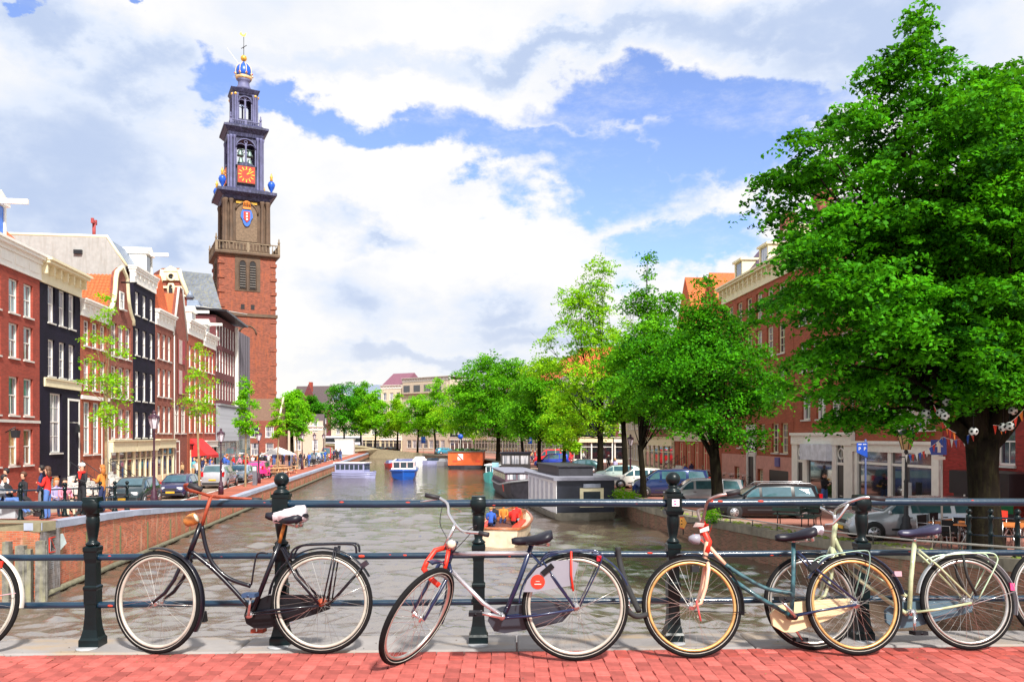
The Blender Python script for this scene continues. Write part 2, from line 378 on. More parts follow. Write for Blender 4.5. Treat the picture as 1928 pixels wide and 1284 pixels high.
strip('left_street', lambda y: XL(y)-4.8, lambda y: XL(y)-8.6, YL, ZL, M_road)
strip('left_pavement', lambda y: XL(y)-8.6, lambda y: XL(y)-60, YL, ZL, M_walk)
strip('left_kerb_line', lambda y: XL(y)-2.45, lambda y: XL(y)-2.62, YL[2:], ZL, M_white, .008)
strip('right_quay_edge_paving', lambda y: XR(y)+.45, lambda y: XR(y)+1.6, YR, ZR, M_gray)
strip('right_parking_lane', lambda y: XR(y)+1.6, lambda y: XR(y)+7, YR, ZR, M_walk)
strip('right_street', lambda y: XR(y)+7, lambda y: max(XR(y)+9.5, 21.5-.072*y-2), YR, ZR, M_road)
strip('right_pavement', lambda y: max(XR(y)+9.5, 21.5-.072*y-2), lambda y: 90, YR, ZR, M_walk)
bb = MB(); bb.quad((-8, 186, 1.06), (90, 186, 1.06), (600, 900, 1.06), (-400, 900, 1.06), (-400, 200, 1.06), (-80, 196.6, 1.06), (-48, 192.6, 1.06), (-31.6, 186.6, 1.06)); me = bb.mesh('far_ground', M_walk); fix_up(me); put('far_ground', me, None, kind='structure')

# water: a real rippled sheet, rows as fine as the eye can tell apart
def water():
    m = bpy.data.materials.new('canal_water'); m.use_nodes = True; N = m.node_tree.nodes; L = m.node_tree.links; b = N['Principled BSDF']
    b.inputs['Base Color'].default_value = (.10, .072, .052, 1); b.inputs['Roughness'].default_value = .02; b.inputs['IOR'].default_value = 4.6
    tc = N.new('ShaderNodeTexCoord'); n1 = N.new('ShaderNodeTexNoise'); n1.inputs['Scale'].default_value = 1.6; n1.inputs['Detail'].default_value = 7; n1.inputs['Roughness'].default_value = .65; L.new(tc.outputs['Object'], n1.inputs['Vector'])
    bp = N.new('ShaderNodeBump'); bp.inputs['Strength'].default_value = .9; bp.inputs['Distance'].default_value = .05; L.new(n1.outputs['Fac'], bp.inputs['Height']); L.new(bp.outputs[0], b.inputs['Normal'])
    ys = [-8.0, 0, 8, 12]; y = 14.0
    while y < 262: ys.append(y); y += max(.08, .0002*y*y)
    Y = np.array(ys)[:, None]; K = 420; u = np.linspace(-1, 1, K)[None, :]
    X = u*np.maximum(np.minimum(16+Y*.25, 60), 16)-Y*.10; Yg = Y+X*0
    g = np.random.RandomState(3); Z = np.zeros_like(X); dy = np.gradient(np.array(ys))[:, None]
    for i in range(80):
        lam = .22*(10 ** g.uniform(0, 1)); th = g.normal(0, .55)+np.pi/2; k = 2*np.pi/lam; ph = g.uniform(0, 6.28)
        w = np.clip(lam/(2.2*dy)-.6, 0, 1)                       # leave out what the rows are too coarse for
        Z += w*.0050*lam**.75*np.sin(k*(np.cos(th)*X+np.sin(th)*Yg)+ph+1.2*np.sin(X*.31+i)+1.1*np.sin(Yg*.23+i*2))
    Z += .6*np.maximum(Z, 0)                                      # sharper crests
    for e in (0, -1): Z[:, e] = 0
    R_, K_ = X.shape; V = np.stack([X, Yg, Z], -1).reshape(-1, 3); a = (np.arange(R_-1)[:, None]*K_+np.arange(K_-1)[None, :]).reshape(-1); F = np.stack([a, a+1, a+K_+1, a+K_], 1)
    me = bpy.data.meshes.new('canal_water'); me.vertices.add(len(V)); me.vertices.foreach_set('co', V.reshape(-1).astype(np.float32)); me.loops.add(len(F)*4); me.loops.foreach_set('vertex_index', F.reshape(-1).astype(np.int32)); me.polygons.add(len(F))
    me.polygons.foreach_set('loop_start', np.arange(0, len(F)*4, 4, dtype=np.int32)); me.polygons.foreach_set('loop_total', np.full(len(F), 4, np.int32)); me.polygons.foreach_set('use_smooth', np.ones(len(F), bool)); me.materials.append(m); me.update(); put('canal_water', me, None, kind='structure')
water()
bb = MB(); bb.quad((-900, -300, -1.2), (900, -300, -1.2), (900, 3000, -1.2), (-900, 3000, -1.2)); put('terrain', bb.mesh('terrain', M_street), None, kind='structure')

# quay walls
def wall_sheet(name, label, pts, zt, m, depth=1.2, parent=None):
    """a solid wall along plan points, its outer face on the points, thickness towards n"""
    b = MB(); n = len(pts); P = []
    for (x, y, nx, ny) in pts:
        t = zt(y); P += [(x, y, -1.2), (x, y, t), (x+nx*depth, y+ny*depth, t), (x+nx*depth, y+ny*depth, -1.2)]
    F = []
    for i in range(n-1):
        a, c = 4*i, 4*i+4
        F += [(a, c, c+1, a+1), (a+1, c+1, c+2, a+2), (a+3, a+2, c+2, c+3)]
    F += [(0, 1, 2, 3), (4*n-4, 4*n-1, 4*n-2, 4*n-3)]
    b._add(P, F); return b
def coping(root, path, zf, length, m, n_max, name='coping_stone', w=.5, h=.22, out=.06, side=1):
    """stones laid end to end along the path (function s-> (x,y,z,dx,dy)); those past n_max joined into one"""
    import itertools
    rest = MB(); cnt = 0; cache = None
    pts = path
    for (x0, y0), (x1, y1) in zip(pts, pts[1:]):
        d = math.hypot(x1-x0, y1-y0); k = max(1, round(d/length)); dx, dy = (x1-x0)/d, (y1-y0)/d
        nx, ny = (dy*side, -dx*side)
        for i in range(k):
            s0, s1 = d*i/k+.006, d*(i+1)/k-.006
            c = [(x0+dx*s+nx*o, y0+dy*s+ny*o) for s in (s0, s1) for o in (-out, w-out)]
            j = random.uniform(-.008, .008)
            za, zb = zf(y0+dy*s0)+j, zf(y0+dy*s1)+j
            V = [(c[0][0], c[0][1], za-h), (c[1][0], c[1][1], za-h), (c[3][0], c[3][1], zb-h), (c[2][0], c[2][1], zb-h), (c[0][0], c[0][1], za), (c[1][0], c[1][1], za), (c[3][0], c[3][1], zb), (c[2][0], c[2][1], zb)]
            F = [(0, 3, 2, 1), (4, 5, 6, 7), (0, 1, 5, 4), (1, 2, 6, 5), (2, 3, 7, 6), (3, 0, 4, 7)]
            if cnt < n_max:
                b = MB(); b._add(V, F); me = b.mesh(name, m); o = put(name, me, root)
            else: rest._add(V, F)
            cnt += 1
    if rest.v: rest.build(name, m, root, kind='stuff')
def seg_pts(xf, ys): return [(xf(y), y) for y in ys]
# left quay wall
yl = [24.1, 28, 32, 36, 40, 46, 60, 90, 130, 185]
q = thing('quay_wall', 'long red brick quay wall on the left of the canal under pale blue coping stones', 'quay wall')
wall_sheet('wall', '', [(XL(y), y, -1, 0) for y in yl], lambda y: ZL(y)-.22, M_brickquay).build('wall', M_brickquay, q)
coping(q, seg_pts(XL, yl), lambda y: ZL(y)+.02, 1.15, M_coping, 70, side=-1)
b = MB()
for y in np.arange(27.5, 110, 3.1): b.box((XL(y)-.0+.015, y, ZL(y)/2-.35), (.05, .07, ZL(y)-.3))
b.build('drain_stain_joint', mat('joint_moss', (.13, .13, .06), .9), q, label='mossy vertical joints running down the brick')
b = MB(); b.tube([(XL(y)+.1, y, .12) for y in yl], .09, 6); b.build('waterline_beam', mat('beam_wood', (.16, .15, .10), .9, var=.3, vs=6), q)
# abutment return wall on the far left with timber piles
q = thing('abutment_wall', 'dark brick return wall with brown coping and timber piles left of the quay corner', 'wall')
ab = [(-13.92, 24.12), (-15.5, 24.3), (-20, 24.8), (-30, 26)]
b = MB()
for (x0, y0), (x1, y1) in zip(ab, ab[1:]): b.prism([(x0, y0, -1.2), (x1, y1, -1.2), (x1, y1, 2.0), (x0, y0, 2.0)], (0, 1.0, 0))
b.build('wall', mat('old_dark_brick', (.13, .10, .09), .9, kind='brick', var=.3, bw=.21, bh=.065, mortar=(.2, .18, .15), stain=(.06, .05, .04), streak=(.32, .31, .33)), q)
coping(q, ab, lambda y: 2.26, 1.3, M_copbrown, 20, side=1, w=.7, h=.27)
M_pile = mat('pile_timber', (.16, .15, .13), .9, var=.35, vs=5, bump=.01, bs=14, streak=(.28, .26, .14))
for i, px in enumerate((8, 32, 44, 66, 70)):
    x = (px-CX)/FP*23.6; b = MB(); h = 1.75-.12*(i % 3)
    b.box((x, 23.75+.05*i, h/2-.6), (.2+.08*(i % 2), .22, h+1.2), rz=.1*i, taper=.9); b.build('timber_pile', M_pile, q)
# left ground behind the abutment wall
strip('left_corner_pavement', lambda y: -13.95-(y-24.5)*.1, lambda y: -70, [24.5, 25.2], lambda y: 2.228, M_prom)

# right quay wall
q = thing('quay_wall', 'dark stained brick quay wall on the right of the canal with a low iron edge rail', 'quay wall')
ys = [y for y, x in RQ]
def zrw(y): return ZR(y)
pts = []
for i, (y, x) in enumerate(RQ):
    pts.append((x, y, 1, .0 if y < 150 else 1))
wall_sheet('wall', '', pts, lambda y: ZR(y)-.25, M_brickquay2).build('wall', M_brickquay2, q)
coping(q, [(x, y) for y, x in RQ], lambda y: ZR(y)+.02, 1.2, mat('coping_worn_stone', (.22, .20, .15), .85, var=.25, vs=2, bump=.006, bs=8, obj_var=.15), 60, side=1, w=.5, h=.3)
er = thing('edge_rail', 'low thin iron rail on short posts along the right quay edge', 'railing')
b = MB(); yy = list(np.arange(17, 62, 1.9)); b.tube([(XR(y)+.18, y, ZR(y)+.27) for y in yy], .028, 6); b.build('rail', mat('rail_galvanised', (.5, .48, .44), .5, .3), er)
pm = MB().tube([(0, 0, 0), (0, 0, .27)], .022, 5).mesh('post', mat('rail_post_dark', (.08, .08, .07), .6))
for y in yy: put('post', pm, er, (XR(y)+.18, y, ZR(y)))
# moss on the right coping
b = MB()
for i in range(260):
    y = random.uniform(17, 55); x = XR(y)+random.uniform(.1, .9); s = random.uniform(.03, .1)
    b.box((x, y, ZR(y)+.03), (s*2, s*2, s*.8), rz=random.random()*3, taper=.4)
b.build('moss_tufts', mat('moss', (.20, .26, .04), .95), None, kind='stuff', label='moss and weeds growing on the right quay edge', category='moss')

# ------------------------------------------------------------------ the bridge we stand on
def BY(x, off=0): return off+RAILS*x
KN, KF = 5.60, 6.02                         # near and far edge of the stone strip
bd = thing('bridge_deck', 'brick paved bridge deck with a pale stone kerb strip along its edge', 'bridge')
bedm = mat('joint_sand', (.40, .17, .13), .95, var=.2, vs=30)
b = MB(); b.quad((-14, -6, DECK-.02), (14, -6, DECK-.02), (14, BY(14, KF)-.1, DECK-.02), (-14, BY(-14, KF)-.1, DECK-.02)); b.build('paving_bed', bedm, bd)
b = MB(); b.prism([(-16, BY(-16, KF)-.1, DECK-.16), (16, BY(16, KF)-.1, DECK-.16), (16, BY(16, KF)-.1, DECK-.75), (-16, BY(-16, KF)-.1, DECK-.75)], (0, -.6, 0)); b.build('bridge_beam', mat('beam_concrete', (.28, .26, .24), .8), bd)
M_kerb = mat('kerb_stone', (.27, .25, .245), .75, var=.13, vs=2.2, bump=.003, bs=30, obj_var=.06, streak=(.34, .24, .14), streak_scale=(.9, 2.5, 1))
x = -9.0
while x < 9:
    L_ = random.uniform(1.5, 2.1); b = MB(); j = random.uniform(-.002, .002); e = .004
    P = [(x+e, BY(x, KN)), (x+L_-e, BY(x+L_, KN)), (x+L_-e, BY(x+L_, KF)), (x+e, BY(x, KF))]
    zt = DECK+.012+j; V = [(p[0], p[1], DECK-.16) for p in P]+[(p[0], p[1], zt-.012) for p in P]
    c = (x+L_/2, BY(x+L_/2, (KN+KF)/2)); V += [(p[0]+(c[0]-p[0])*.012, p[1]+(c[1]-p[1])*.05, zt) for p in P]
    F = [(0, 1, 5, 4), (1, 2, 6, 5), (2, 3, 7, 6), (3, 0, 4, 7), (4, 5, 9, 8), (5, 6, 10, 9), (6, 7, 11, 10), (7, 4, 8, 11), (8, 9, 10, 11)]
    b._add(V, F); b.build('kerb_stone', M_kerb, bd); x += L_
# paving bricks: single ones where the photograph shows them, the rest joined
M_pb = mat('paving_brick', (.43, .10, .085), .85, var=.2, vs=9, bump=.003, bs=60, obj_var=.3, spec=.25)
M_pb2 = mat('paving_brick_far', (.37, .06, .044), .85, var=.3, vs=6, bump=.0025, bs=60)
def brick_mesh(w, l):
    b = MB(); h, c = .05, .004
    V = [(-w/2, -l/2, -h), (w/2, -l/2, -h), (w/2, l/2, -h), (-w/2, l/2, -h), (-w/2, -l/2, -c), (w/2, -l/2, -c), (w/2, l/2, -c), (-w/2, l/2, -c),
         (-w/2+c, -l/2+c, 0), (w/2-c, -l/2+c, 0), (w/2-c, l/2-c, 0), (-w/2+c, l/2-c, 0)]
    F = [(0, 1, 5, 4), (1, 2, 6, 5), (2, 3, 7, 6), (3, 0, 4, 7), (4, 5, 9, 8), (5, 6, 10, 9), (6, 7, 11, 10), (7, 4, 8, 11), (8, 9, 10, 11)]
    return V, F
bw, bl = .094, .196
V0, F0 = brick_mesh(bw-.0025, bl-.0025); bm_ = MB(); bm_._add(V0, F0); bme = bm_.mesh('brick', M_pb); bmes = [bme]
for k_ in (1, 2):
    x_ = MB(); x_._add([(p[0]+random.uniform(-.002, .002), p[1]+random.uniform(-.002, .002), p[2]) for p in V0], F0); bmes.append(x_.mesh('brick', M_pb))
rest = MB(); cnt = 0; cand = []
for i in range(-95, 96):
    for j in range(0, 24):
        x = i*(bw-.001); off = (j+(.5 if i % 2 else 0))*(bl+.003)+.1
        y = BY(x, KN)-.012-off
        cand.append((x, y))
def vis(p): px = CX+p[0]/p[1]*FP; py = HY+1.47*FP/p[1]; return -30 < px < 1960 and py < 1300
half = [(c[0], BY(c[0], KN)-.012-.049) for c in cand if abs(c[1]-(BY(c[0], KN)-.012-.1-(bl+.003)*.5)) < 1e-6]
hb_ = MB(); Vh, Fh = brick_mesh(bw-.004, .092); hb_._add(Vh, Fh); hme = hb_.mesh('brick', M_pb)
half_seen = [c for c in half if vis(c)]
cand = [c for c in cand if c[1] > 1.5]
seen = [c for c in cand if vis(c)]
others = [c for c in cand if not vis(c)]
seen.sort(key=lambda c: c[1])
nS = 300-len(half_seen); single = seen[:nS]; others += seen[nS:]
for x, y in half_seen: put('brick', hme, bd, (x, y, DECK+.003), (0, 0, R(2)))
for x, y in single:
    o = put('brick', random.choice(bmes), bd, (x+random.uniform(-.0015, .0015), y+random.uniform(-.0015, .0015), DECK+.003+random.uniform(-.003, .003)), (random.uniform(-.012, .012), random.uniform(-.02, .02), R(2)+random.uniform(-.008, .008)))
for x, y in others:
    rest.M = Matrix.Translation((x, y, DECK+.003+random.uniform(-.003, .003))) @ Matrix.Rotation(R(2), 4, 'Z'); rest._add(V0, F0)
rest.build('brick', M_pb2, bd, kind='stuff')

# dust, leaf bits and grit that collect on the bridge, mostly along the kerb
g_ = random.Random(17); b = MB()
for i in range(420):
    x = g_.uniform(-4.5, 4.5); y = BY(x, KN)-abs(g_.gauss(0, .16))-.01 if g_.random() < .7 else BY(x, g_.uniform(KN, KF)); y = y if g_.random() < .85 else g_.uniform(4.6, 5.5); s_ = g_.uniform(.003, .009)
    z = DECK+.008 if y < BY(x, KN) else DECK+.014; a = g_.uniform(0, 6.3); ca, sa = math.cos(a)*s_, math.sin(a)*s_; b.mi = g_.choice((0, 0, 1, 2))
    b._add([(x+ca, y+sa, z), (x-sa*.5, y+ca*.5, z+s_*.5), (x-ca, y-sa, z+.001), (x+sa*.5, y-ca*.5, z+s_*.3)], [(0, 1, 2, 3)])
b.build('ground_litter', [mat('litter_brown', (.12, .07, .03), .9), mat('litter_grey', (.10, .09, .08), .9), mat('litter_green', (.14, .18, .04), .8)], None, kind='stuff', label='leaf bits and grit scattered on the bridge paving and kerb', category='litter')
# ================================================================== houses
M_wred = mat('brick_red', (.36, .055, .032), .85, kind='brick', var=.2, mortar=(.3, .09, .06))
M_worange = mat('brick_orange_red', (.38, .085, .038), .85, kind='brick', var=.2, mortar=(.36, .14, .08))
M_wbrown = mat('brick_brown_red', (.27, .065, .04), .85, kind='brick', var=.22, mortar=(.25, .14, .11))
M_wblack = mat('brick_tarred_black', (.006, .005, .014), .75, spec=.2, kind='brick', var=.4, mortar=(.015, .012, .022), stain=(.02, .016, .04))
M_wdark = mat('brick_dark_purple', (.15, .03, .035), .8, kind='brick', var=.25, mortar=(.16, .08, .08))
M_wcream = mat('plaster_cream', (.66, .58, .44), .8, var=.07, streak=(.5, .43, .32))
M_wbeige = mat('plaster_beige', (.50, .42, .33), .8, var=.08)
M_wwhite = mat('plaster_pale_grey', (.38, .38, .37), .85, var=.08, streak=(.30, .29, .27))
M_trim = mat('paint_white', (.86, .84, .78), .5, var=.05, vs=4)
M_cream = mat('paint_cream', (.80, .72, .48), .5, var=.06, vs=4)
M_stone = mat('sill_stone', (.62, .6, .56), .7, var=.1)
M_tile = mat('roof_tile_orange', (.62, .12, .035), .8, var=.25, vs=9, bump=.006, bs=25)
M_tiled = mat('roof_tile_dark', (.09, .065, .07), .8, var=.2, vs=6)
M_slate = mat('roof_slate', (.13, .15, .19), .6, var=.25, vs=1.5, streak=(.22, .21, .12))
M_zinc = mat('roof_zinc', (.22, .27, .36), .45, var=.15, metal=.2)
M_black = mat('paint_black', (.012, .012, .016), .35, var=.1)
M_dkgreen = mat('paint_dark_green', (.02, .06, .045), .4, var=.1)
M_pane = pane_mat('window_pane'); M_panew = pane_mat('window_pane_curtained', (.72, .68, .72), (.10, .12, .16), share=.95)
M_panec = pane_mat('window_pane_cyan', (.35, .62, .66), (.03, .05, .06), share=.6)  # cyan sky reflection is put into the pane colour
M_paned = pane_mat('window_pane_dark', (.2, .18, .17), (.012, .014, .018), share=.1)
M_iron = mat('wrought_iron', (.02, .022, .028), .5)
WCACHE = {}
def window(parent, x, z0, w, h, frame=M_trim, pane=None, style='sash', sill=True, y=.13, depth=.0):
    """frame set in the reveal, glass behind it, sash bars; sill proud of the wall"""
    pane = pane or M_pane
    key = (round(w, 2), round(h, 2), frame.name, pane.name, style)
    if key not in WCACHE:
        f = MB(); t = min(.09, w*.1); d = .09
        f.b2(-w/2, -w/2+t, 0, d, 0, h); f.b2(w/2-t, w/2, 0, d, 0, h); f.b2(-w/2+t, w/2-t, 0, d, h-t, h); f.b2(-w/2+t, w/2-t, 0, d, 0, t)
        if style in ('sash', 'sash6'):
            f.b2(-w/2+t, w/2-t, .015, d-.01, h*.52-.03, h*.52+.03)
            f.b2(-.018, .018, .03, d-.02, t, h*.52-.03)
            if style == 'sash6':
                f.b2(-.018, .018, .03, d-.02, h*.52+.03, h-t)
                for zz in (h*.28, h*.76): f.b2(-w/2+t, w/2-t, .032, d-.022, zz-.015, zz+.015)
        if style == 'cross':
            f.b2(-w/2+t, w/2-t, .015, d-.01, h*.66-.03, h*.66+.03); f.b2(-.03, .03, .012, d-.012, t, h-t)
        if style == 'grid':
            for k in (1, 2): f.b2(-w/2+w*k/3-.016, -w/2+w*k/3+.016, .03, d-.02, t, h-t)
            for k in range(1, 4): f.b2(-w/2+t, w/2-t, .033, d-.022, h*k/4-.015, h*k/4+.015)
        fm = f.mesh('window', frame)
        p = MB(); p.b2(-w/2+t*.5, w/2-t*.5, d*.55, d*.55+.012, t*.5, h-t*.5)
        sl_ = MB(); sl_.b2(-w/2-.06, w/2+.06, -.21, .02, -.09, -.003)
        WCACHE[key] = (fm, p.mesh('pane', pane), sl_.mesh('sill', M_stone))
    fm, pm, sm = WCACHE[key]
    o = put('window', fm, parent, (x, y, z0)); put('pane', pm, o)
    if sill: put('sill', sm, o)
    return o
def facade(b, W, z0, z1, holes, y=0, rev=.16):
    """front wall sheet with real openings and reveals"""
    xs = sorted({0, W} | {a for h in holes for a in (h[0], h[1])}); zs = sorted({z0, z1} | {a for h in holes for a in (h[2], h[3])})
    for i in range(len(xs)-1):
        for j in range(len(zs)-1):
            cx, cz = (xs[i]+xs[i+1])/2, (zs[j]+zs[j+1])/2
            if any(h[0] < cx < h[1] and h[2] < cz < h[3] for h in holes): continue
            b.quad((xs[i], y, zs[j]), (xs[i+1], y, zs[j]), (xs[i+1], y, zs[j+1]), (xs[i], y, zs[j+1]))
    for a, c, e, f in holes:
        b.quad((a, y, e), (a, y, f), (a, y+rev, f), (a, y+rev, e)); b.quad((c, y, f), (c, y, e), (c, y+rev, e), (c, y+rev, f))
        b.quad((a, y, f), (c, y, f), (c, y+rev, f), (a, y+rev, f)); b.quad((c, y, e), (a, y, e), (a, y+rev, e), (c, y+rev, e))
def shell(b, W, D, z0, z1):
    b.quad((0, 0, z0), (0, 0, z1), (0, D, z1), (0, D, z0)); b.quad((W, 0, z1), (W, 0, z0), (W, D, z0), (W, D, z1)); b.quad((W, D, z0), (0, D, z0), (0, D, z1), (W, D, z1))
def cornice(root, W, z0, z1, m=M_trim, proj=.45, name='cornice', extra=True):
    b = MB(); h = z1-z0
    b.b2(-.03, W+.03, -.10, .25, z0, z0+h*.62); b.b2(-.06, W+.06, -.2, .3, z0+h*.62, z0+h*.78)
    b.b2(-.12, W+.12, -proj*.8, .35, z0+h*.78, z0+h*.9); b.b2(-.16, W+.16, -proj, .38, z0+h*.9, z1)
    n = max(2, int(W/.9))
    if extra:
        for i in range(n+1): b.b2(i*(W-.12)/n, i*(W-.12)/n+.12, -proj*.55, -.1, z0+h*.36, z0+h*.78-.002)
    return b.build(name, m, root)
def pitched(root, W, D, z, zr, m, inset=0, ridge='y', name='roof', over=.1, y0=0.3):
    """ridge along y (gable to the street) or along x (eaves to the street)"""
    b = MB()
    if ridge == 'y': b.prism([(-over, y0, z), (W+over, y0, z), (W/2, y0, zr)], (0, D-y0, 0))
    else: b.prism([(-.02, y0-over, z), (-.02, y0+(D-y0)/2, zr), (-.02, D+over, z)], (W+.04, 0, 0))
    return b.build(name, m, root)
def mansard(root, W, D, z, z2, m, back=1.4, name='roof'):
    b = MB(); P = [(0, .3, z), (W, .3, z), (W, D, z), (0, D, z), (0, .3+back, z2), (W, .3+back, z2), (W, D-1, z2), (0, D-1, z2)]
    b._add(P, [(0, 1, 5, 4), (1, 2, 6, 5), (2, 3, 7, 6), (3, 0, 4, 7), (4, 5, 6, 7)]); return b.build(name, m, root)
def tile_rows(root, x0, x1, y0, y1, z0, z1, m, name='roof_tiles', step=.3):
    """pantile courses laid over a roof slope running from (x0,z0) up to (x1,z1) or along y"""
    b = MB(); ny = int(abs(y1-y0)/.26); L_ = math.hypot(x1-x0, z1-z0); nx = int(L_/step)
    for i in range(nx):
        a, c = i/nx, (i+1.12)/nx
        for j in range(ny):
            ya, yb = y0+(y1-y0)*j/ny, y0+(y1-y0)*(j+1)/ny; ym = (ya+yb)/2
            xa, xb, za, zb = lerp(x0, x1, a), lerp(x0, x1, c), lerp(z0, z1, a)+.05, lerp(z0, z1, c)+.01
            b._add([(xa, ya, za), (xa, ym, za+.07), (xa, yb, za), (xb, ya, zb), (xb, ym, zb+.07), (xb, yb, zb)], [(0, 1, 4, 3), (1, 2, 5, 4)])
    return b.build(name, m, root, kind='stuff')
def dormer(root, x, y, z, w, h, m=M_trim, roofm=M_zinc, beam=False, depth=2.2, pane=None, ped=True):
    b = MB(); b.b2(x-w/2, x+w/2, y+.12, y+depth, z, z+h); b.b2(x-w/2, x-w/2+.16, y, y+.12, z, z+h); b.b2(x+w/2-.16, x+w/2, y, y+.12, z, z+h); b.b2(x-w/2-.12, x+w/2+.12, y-.15, y+depth, z+h, z+h+.16)
    d = b.build('dormer', m, root)
    if ped:
        g = MB(); g.prism([(x-w/2-.12, y-.16, z+h+.162), (x+w/2+.12, y-.16, z+h+.162), (x, y-.16, z+h+.16+w*.32)], (0, depth, 0)); g.build('pediment', m, d)
    p = MB(); p.b2(x-w/2+.18, x+w/2-.18, y+.07, y+.09, z+.1, z+h-.06); p.build('pane', pane or M_pane, d)
    if beam:
        g = MB(); g.b2(x-.09, x+.09, y-1.5, y+.1, z+h-.02, z+h+.24); g.build('hoist_beam', m, root)
    return d
def steps(root, x, w, n=5, rise=.19, run=.3, m=M_stone, rail=True):
    b = MB()
    for i in range(n): b.b2(x, x+w, -.02-run*(n-i), -.02, -1, rise*(i+1) - .0) if i == 0 else b.b2(x, x+w, -.02-run*(n-i), -.02, rise*i, rise*(i+1))
    b.build('stoop', m, root)
    if rail:
        r = MB()
        for xx in (x+.05, x+w-.05):
            r.tube([(xx, -run*n, .9), (xx, -.1, rise*n+.95)], .025, 5); r.tube([(xx, -run*n, 0), (xx, -run*n, .9)], .025, 5); r.tube([(xx, -.15, rise*n), (xx, -.15, rise*n+.95)], .025, 5)
            for k in range(1, 4): t = k/4; r.tube([(xx, -run*n*(1-t), rise*n*t), (xx, -run*n*(1-t), .9+rise*n*t)], .012, 4)
        r.build('stair_rail', M_iron, root)
def door(root, x, w, z0, h, m=M_black, fan=True, frame=M_trim):
    b = MB(); t = .14
    b.b2(x-w/2-t, x-w/2, -.03, .16, z0, z0+h+t); b.b2(x+w/2, x+w/2+t, -.03, .16, z0, z0+h+t); b.b2(x-w/2, x+w/2, -.03, .16, z0+h, z0+h+t)
    if fan: b.b2(x-w/2, x+w/2, .0, .12, z0+h*.7, z0+h*.7+.08)
    f = b.build('door_frame', frame, root)
    d = MB(); dh = h*.7 if fan else h
    d.b2(x-w/2, x+w/2, .07, .13, z0, z0+dh)
    for zz in (z0+dh*.12, z0+dh*.55): d.b2(x-w/2+.14, x+w/2-.14, .05, .07, zz, zz+dh*.33)
    dd = d.build('door', m, root); k = MB(); k.sphere((x+w/2-.12, .03, z0+1.0), .04, 6, 4); k.build('handle', mat('brass', (.6, .45, .15), .3, .9), dd)
    if fan: p = MB(); p.b2(x-w/2, x+w/2, .07, .085, z0+h*.7+.08, z0+h); p.build('fanlight', M_pane, root)
def spread(W, n, w, m0=None):
    m0 = W*.1 if m0 is None else m0
    g = (W-2*m0-n*w)/(n-1) if n > 1 else 0
    return [m0+w/2+i*(w+g) for i in range(n)]
def house(name, label, loc, rz, W, D, H, wall, rows, base=-1.0, group=None, cat='house', zbase=0):
    """rows: (z0, z1, [x centres], w, frame, pane, style)"""
    root = thing(name, label, cat, loc, rz, group); holes = []
    for r in rows:
        for x in r[2]: holes.append((x-r[3]/2, x+r[3]/2, r[0], r[1]))
    b = MB(); facade(b, W, base, H, holes); shell(b, W, D, base, H); b.quad((0, 0, H), (W, 0, H), (W, D, H), (0, D, H)); b.build('wall', wall, root)
    for r in rows:
        fr = r[4] if len(r) > 4 else M_trim; pn = r[5] if len(r) > 5 else None; st = r[6] if len(r) > 6 else 'sash'
        for x in r[2]: window(root, x, r[0], r[3], r[1]-r[0], fr, pn, st, sill=not (len(r) > 7 and r[7] == 0))
    return root
def drain(root, x, z0, z1, m=M_stone):
    b = MB(); b.tube([(x, -.07, z0), (x, -.07, z1)], .05, 6); b.build('drainpipe', m, root)

# ---------------- left row: facades stand on the line X = -22 - .115 Y
LRZ = R(90)+math.atan(.115)
def LY(px): return 22*FP/(787-px)
ZS = 1.12
def lhouse(name, label, p0, p1, *a, **k):
    y0, y1 = LY(p0), LY(p1); W = (y1-y0)*1.0066-.03
    def fx(px): return (LY(px)-y0)*1.0066
    return (-22-.115*y0, y0, ZS), W, fx
def mkl(name, label, p0, p1, D, H, wall, rowf, **k):
    loc, W, fx = lhouse(name, label, p0, p1)
    rows = rowf(W, fx); r = house(name, label, loc, LRZ, W, D, H, wall, rows, **k); return r, W, fx

# H1 red house
y0 = LY(-150)
def r1(W, fx):
    xs = [fx(p)+.55 for p in (-130, -90, -55, -20, 16, 44)]; pc = M_panec
    return [(2.1, 4.1, xs, 1.1, M_trim, pane_mat('window_pane_yellow', (.75, .55, .25), (.03, .05, .05), .9), 'sash'), (4.85, 6.95, xs, 1.1, M_trim, pc), (7.97, 9.85, xs, 1.1, M_trim, pc), (10.4, 12.25, xs, 1.1, M_trim, pc)]
h, W, fx = mkl('red_brick_house', 'red brick house with white frieze and roof dormer at the left edge of the photo', -150, 74.5, 11, 12.9, M_wred, r1)
cornice(h, W, 12.75, 14.2, M_trim, .5, extra=False); b = MB(); b.b2(0, W, -.06, 0, 4.45, 4.6); b.build('string_course', M_stone, h)
mansard(h, W, 11, 14.15, 16.6, M_tile, 2.6); dormer(h, fx(12)+.2, .5, 14.2, 1.7, 2.0, M_trim, beam=True, pane=mat('blue_glass', (.05, .2, .75), .1)); 
b = MB()
for x_ in range(int(W/1.6)): b.b2(.3+x_*1.6, .3+x_*1.6+1.25, -.13, -.1, 13.05, 13.5)
b.build('frieze_panels', M_trim, h)
b = MB(); b.tube([(fx(6), -.1, 3.9), (fx(6), -.6, 4.2), (fx(6), -.6, 4.0)], .03, 5); b.box((fx(6), -.6, 3.82), (.28, .28, .4), taper=1.3); b.build('wall_lantern', M_iron, h)
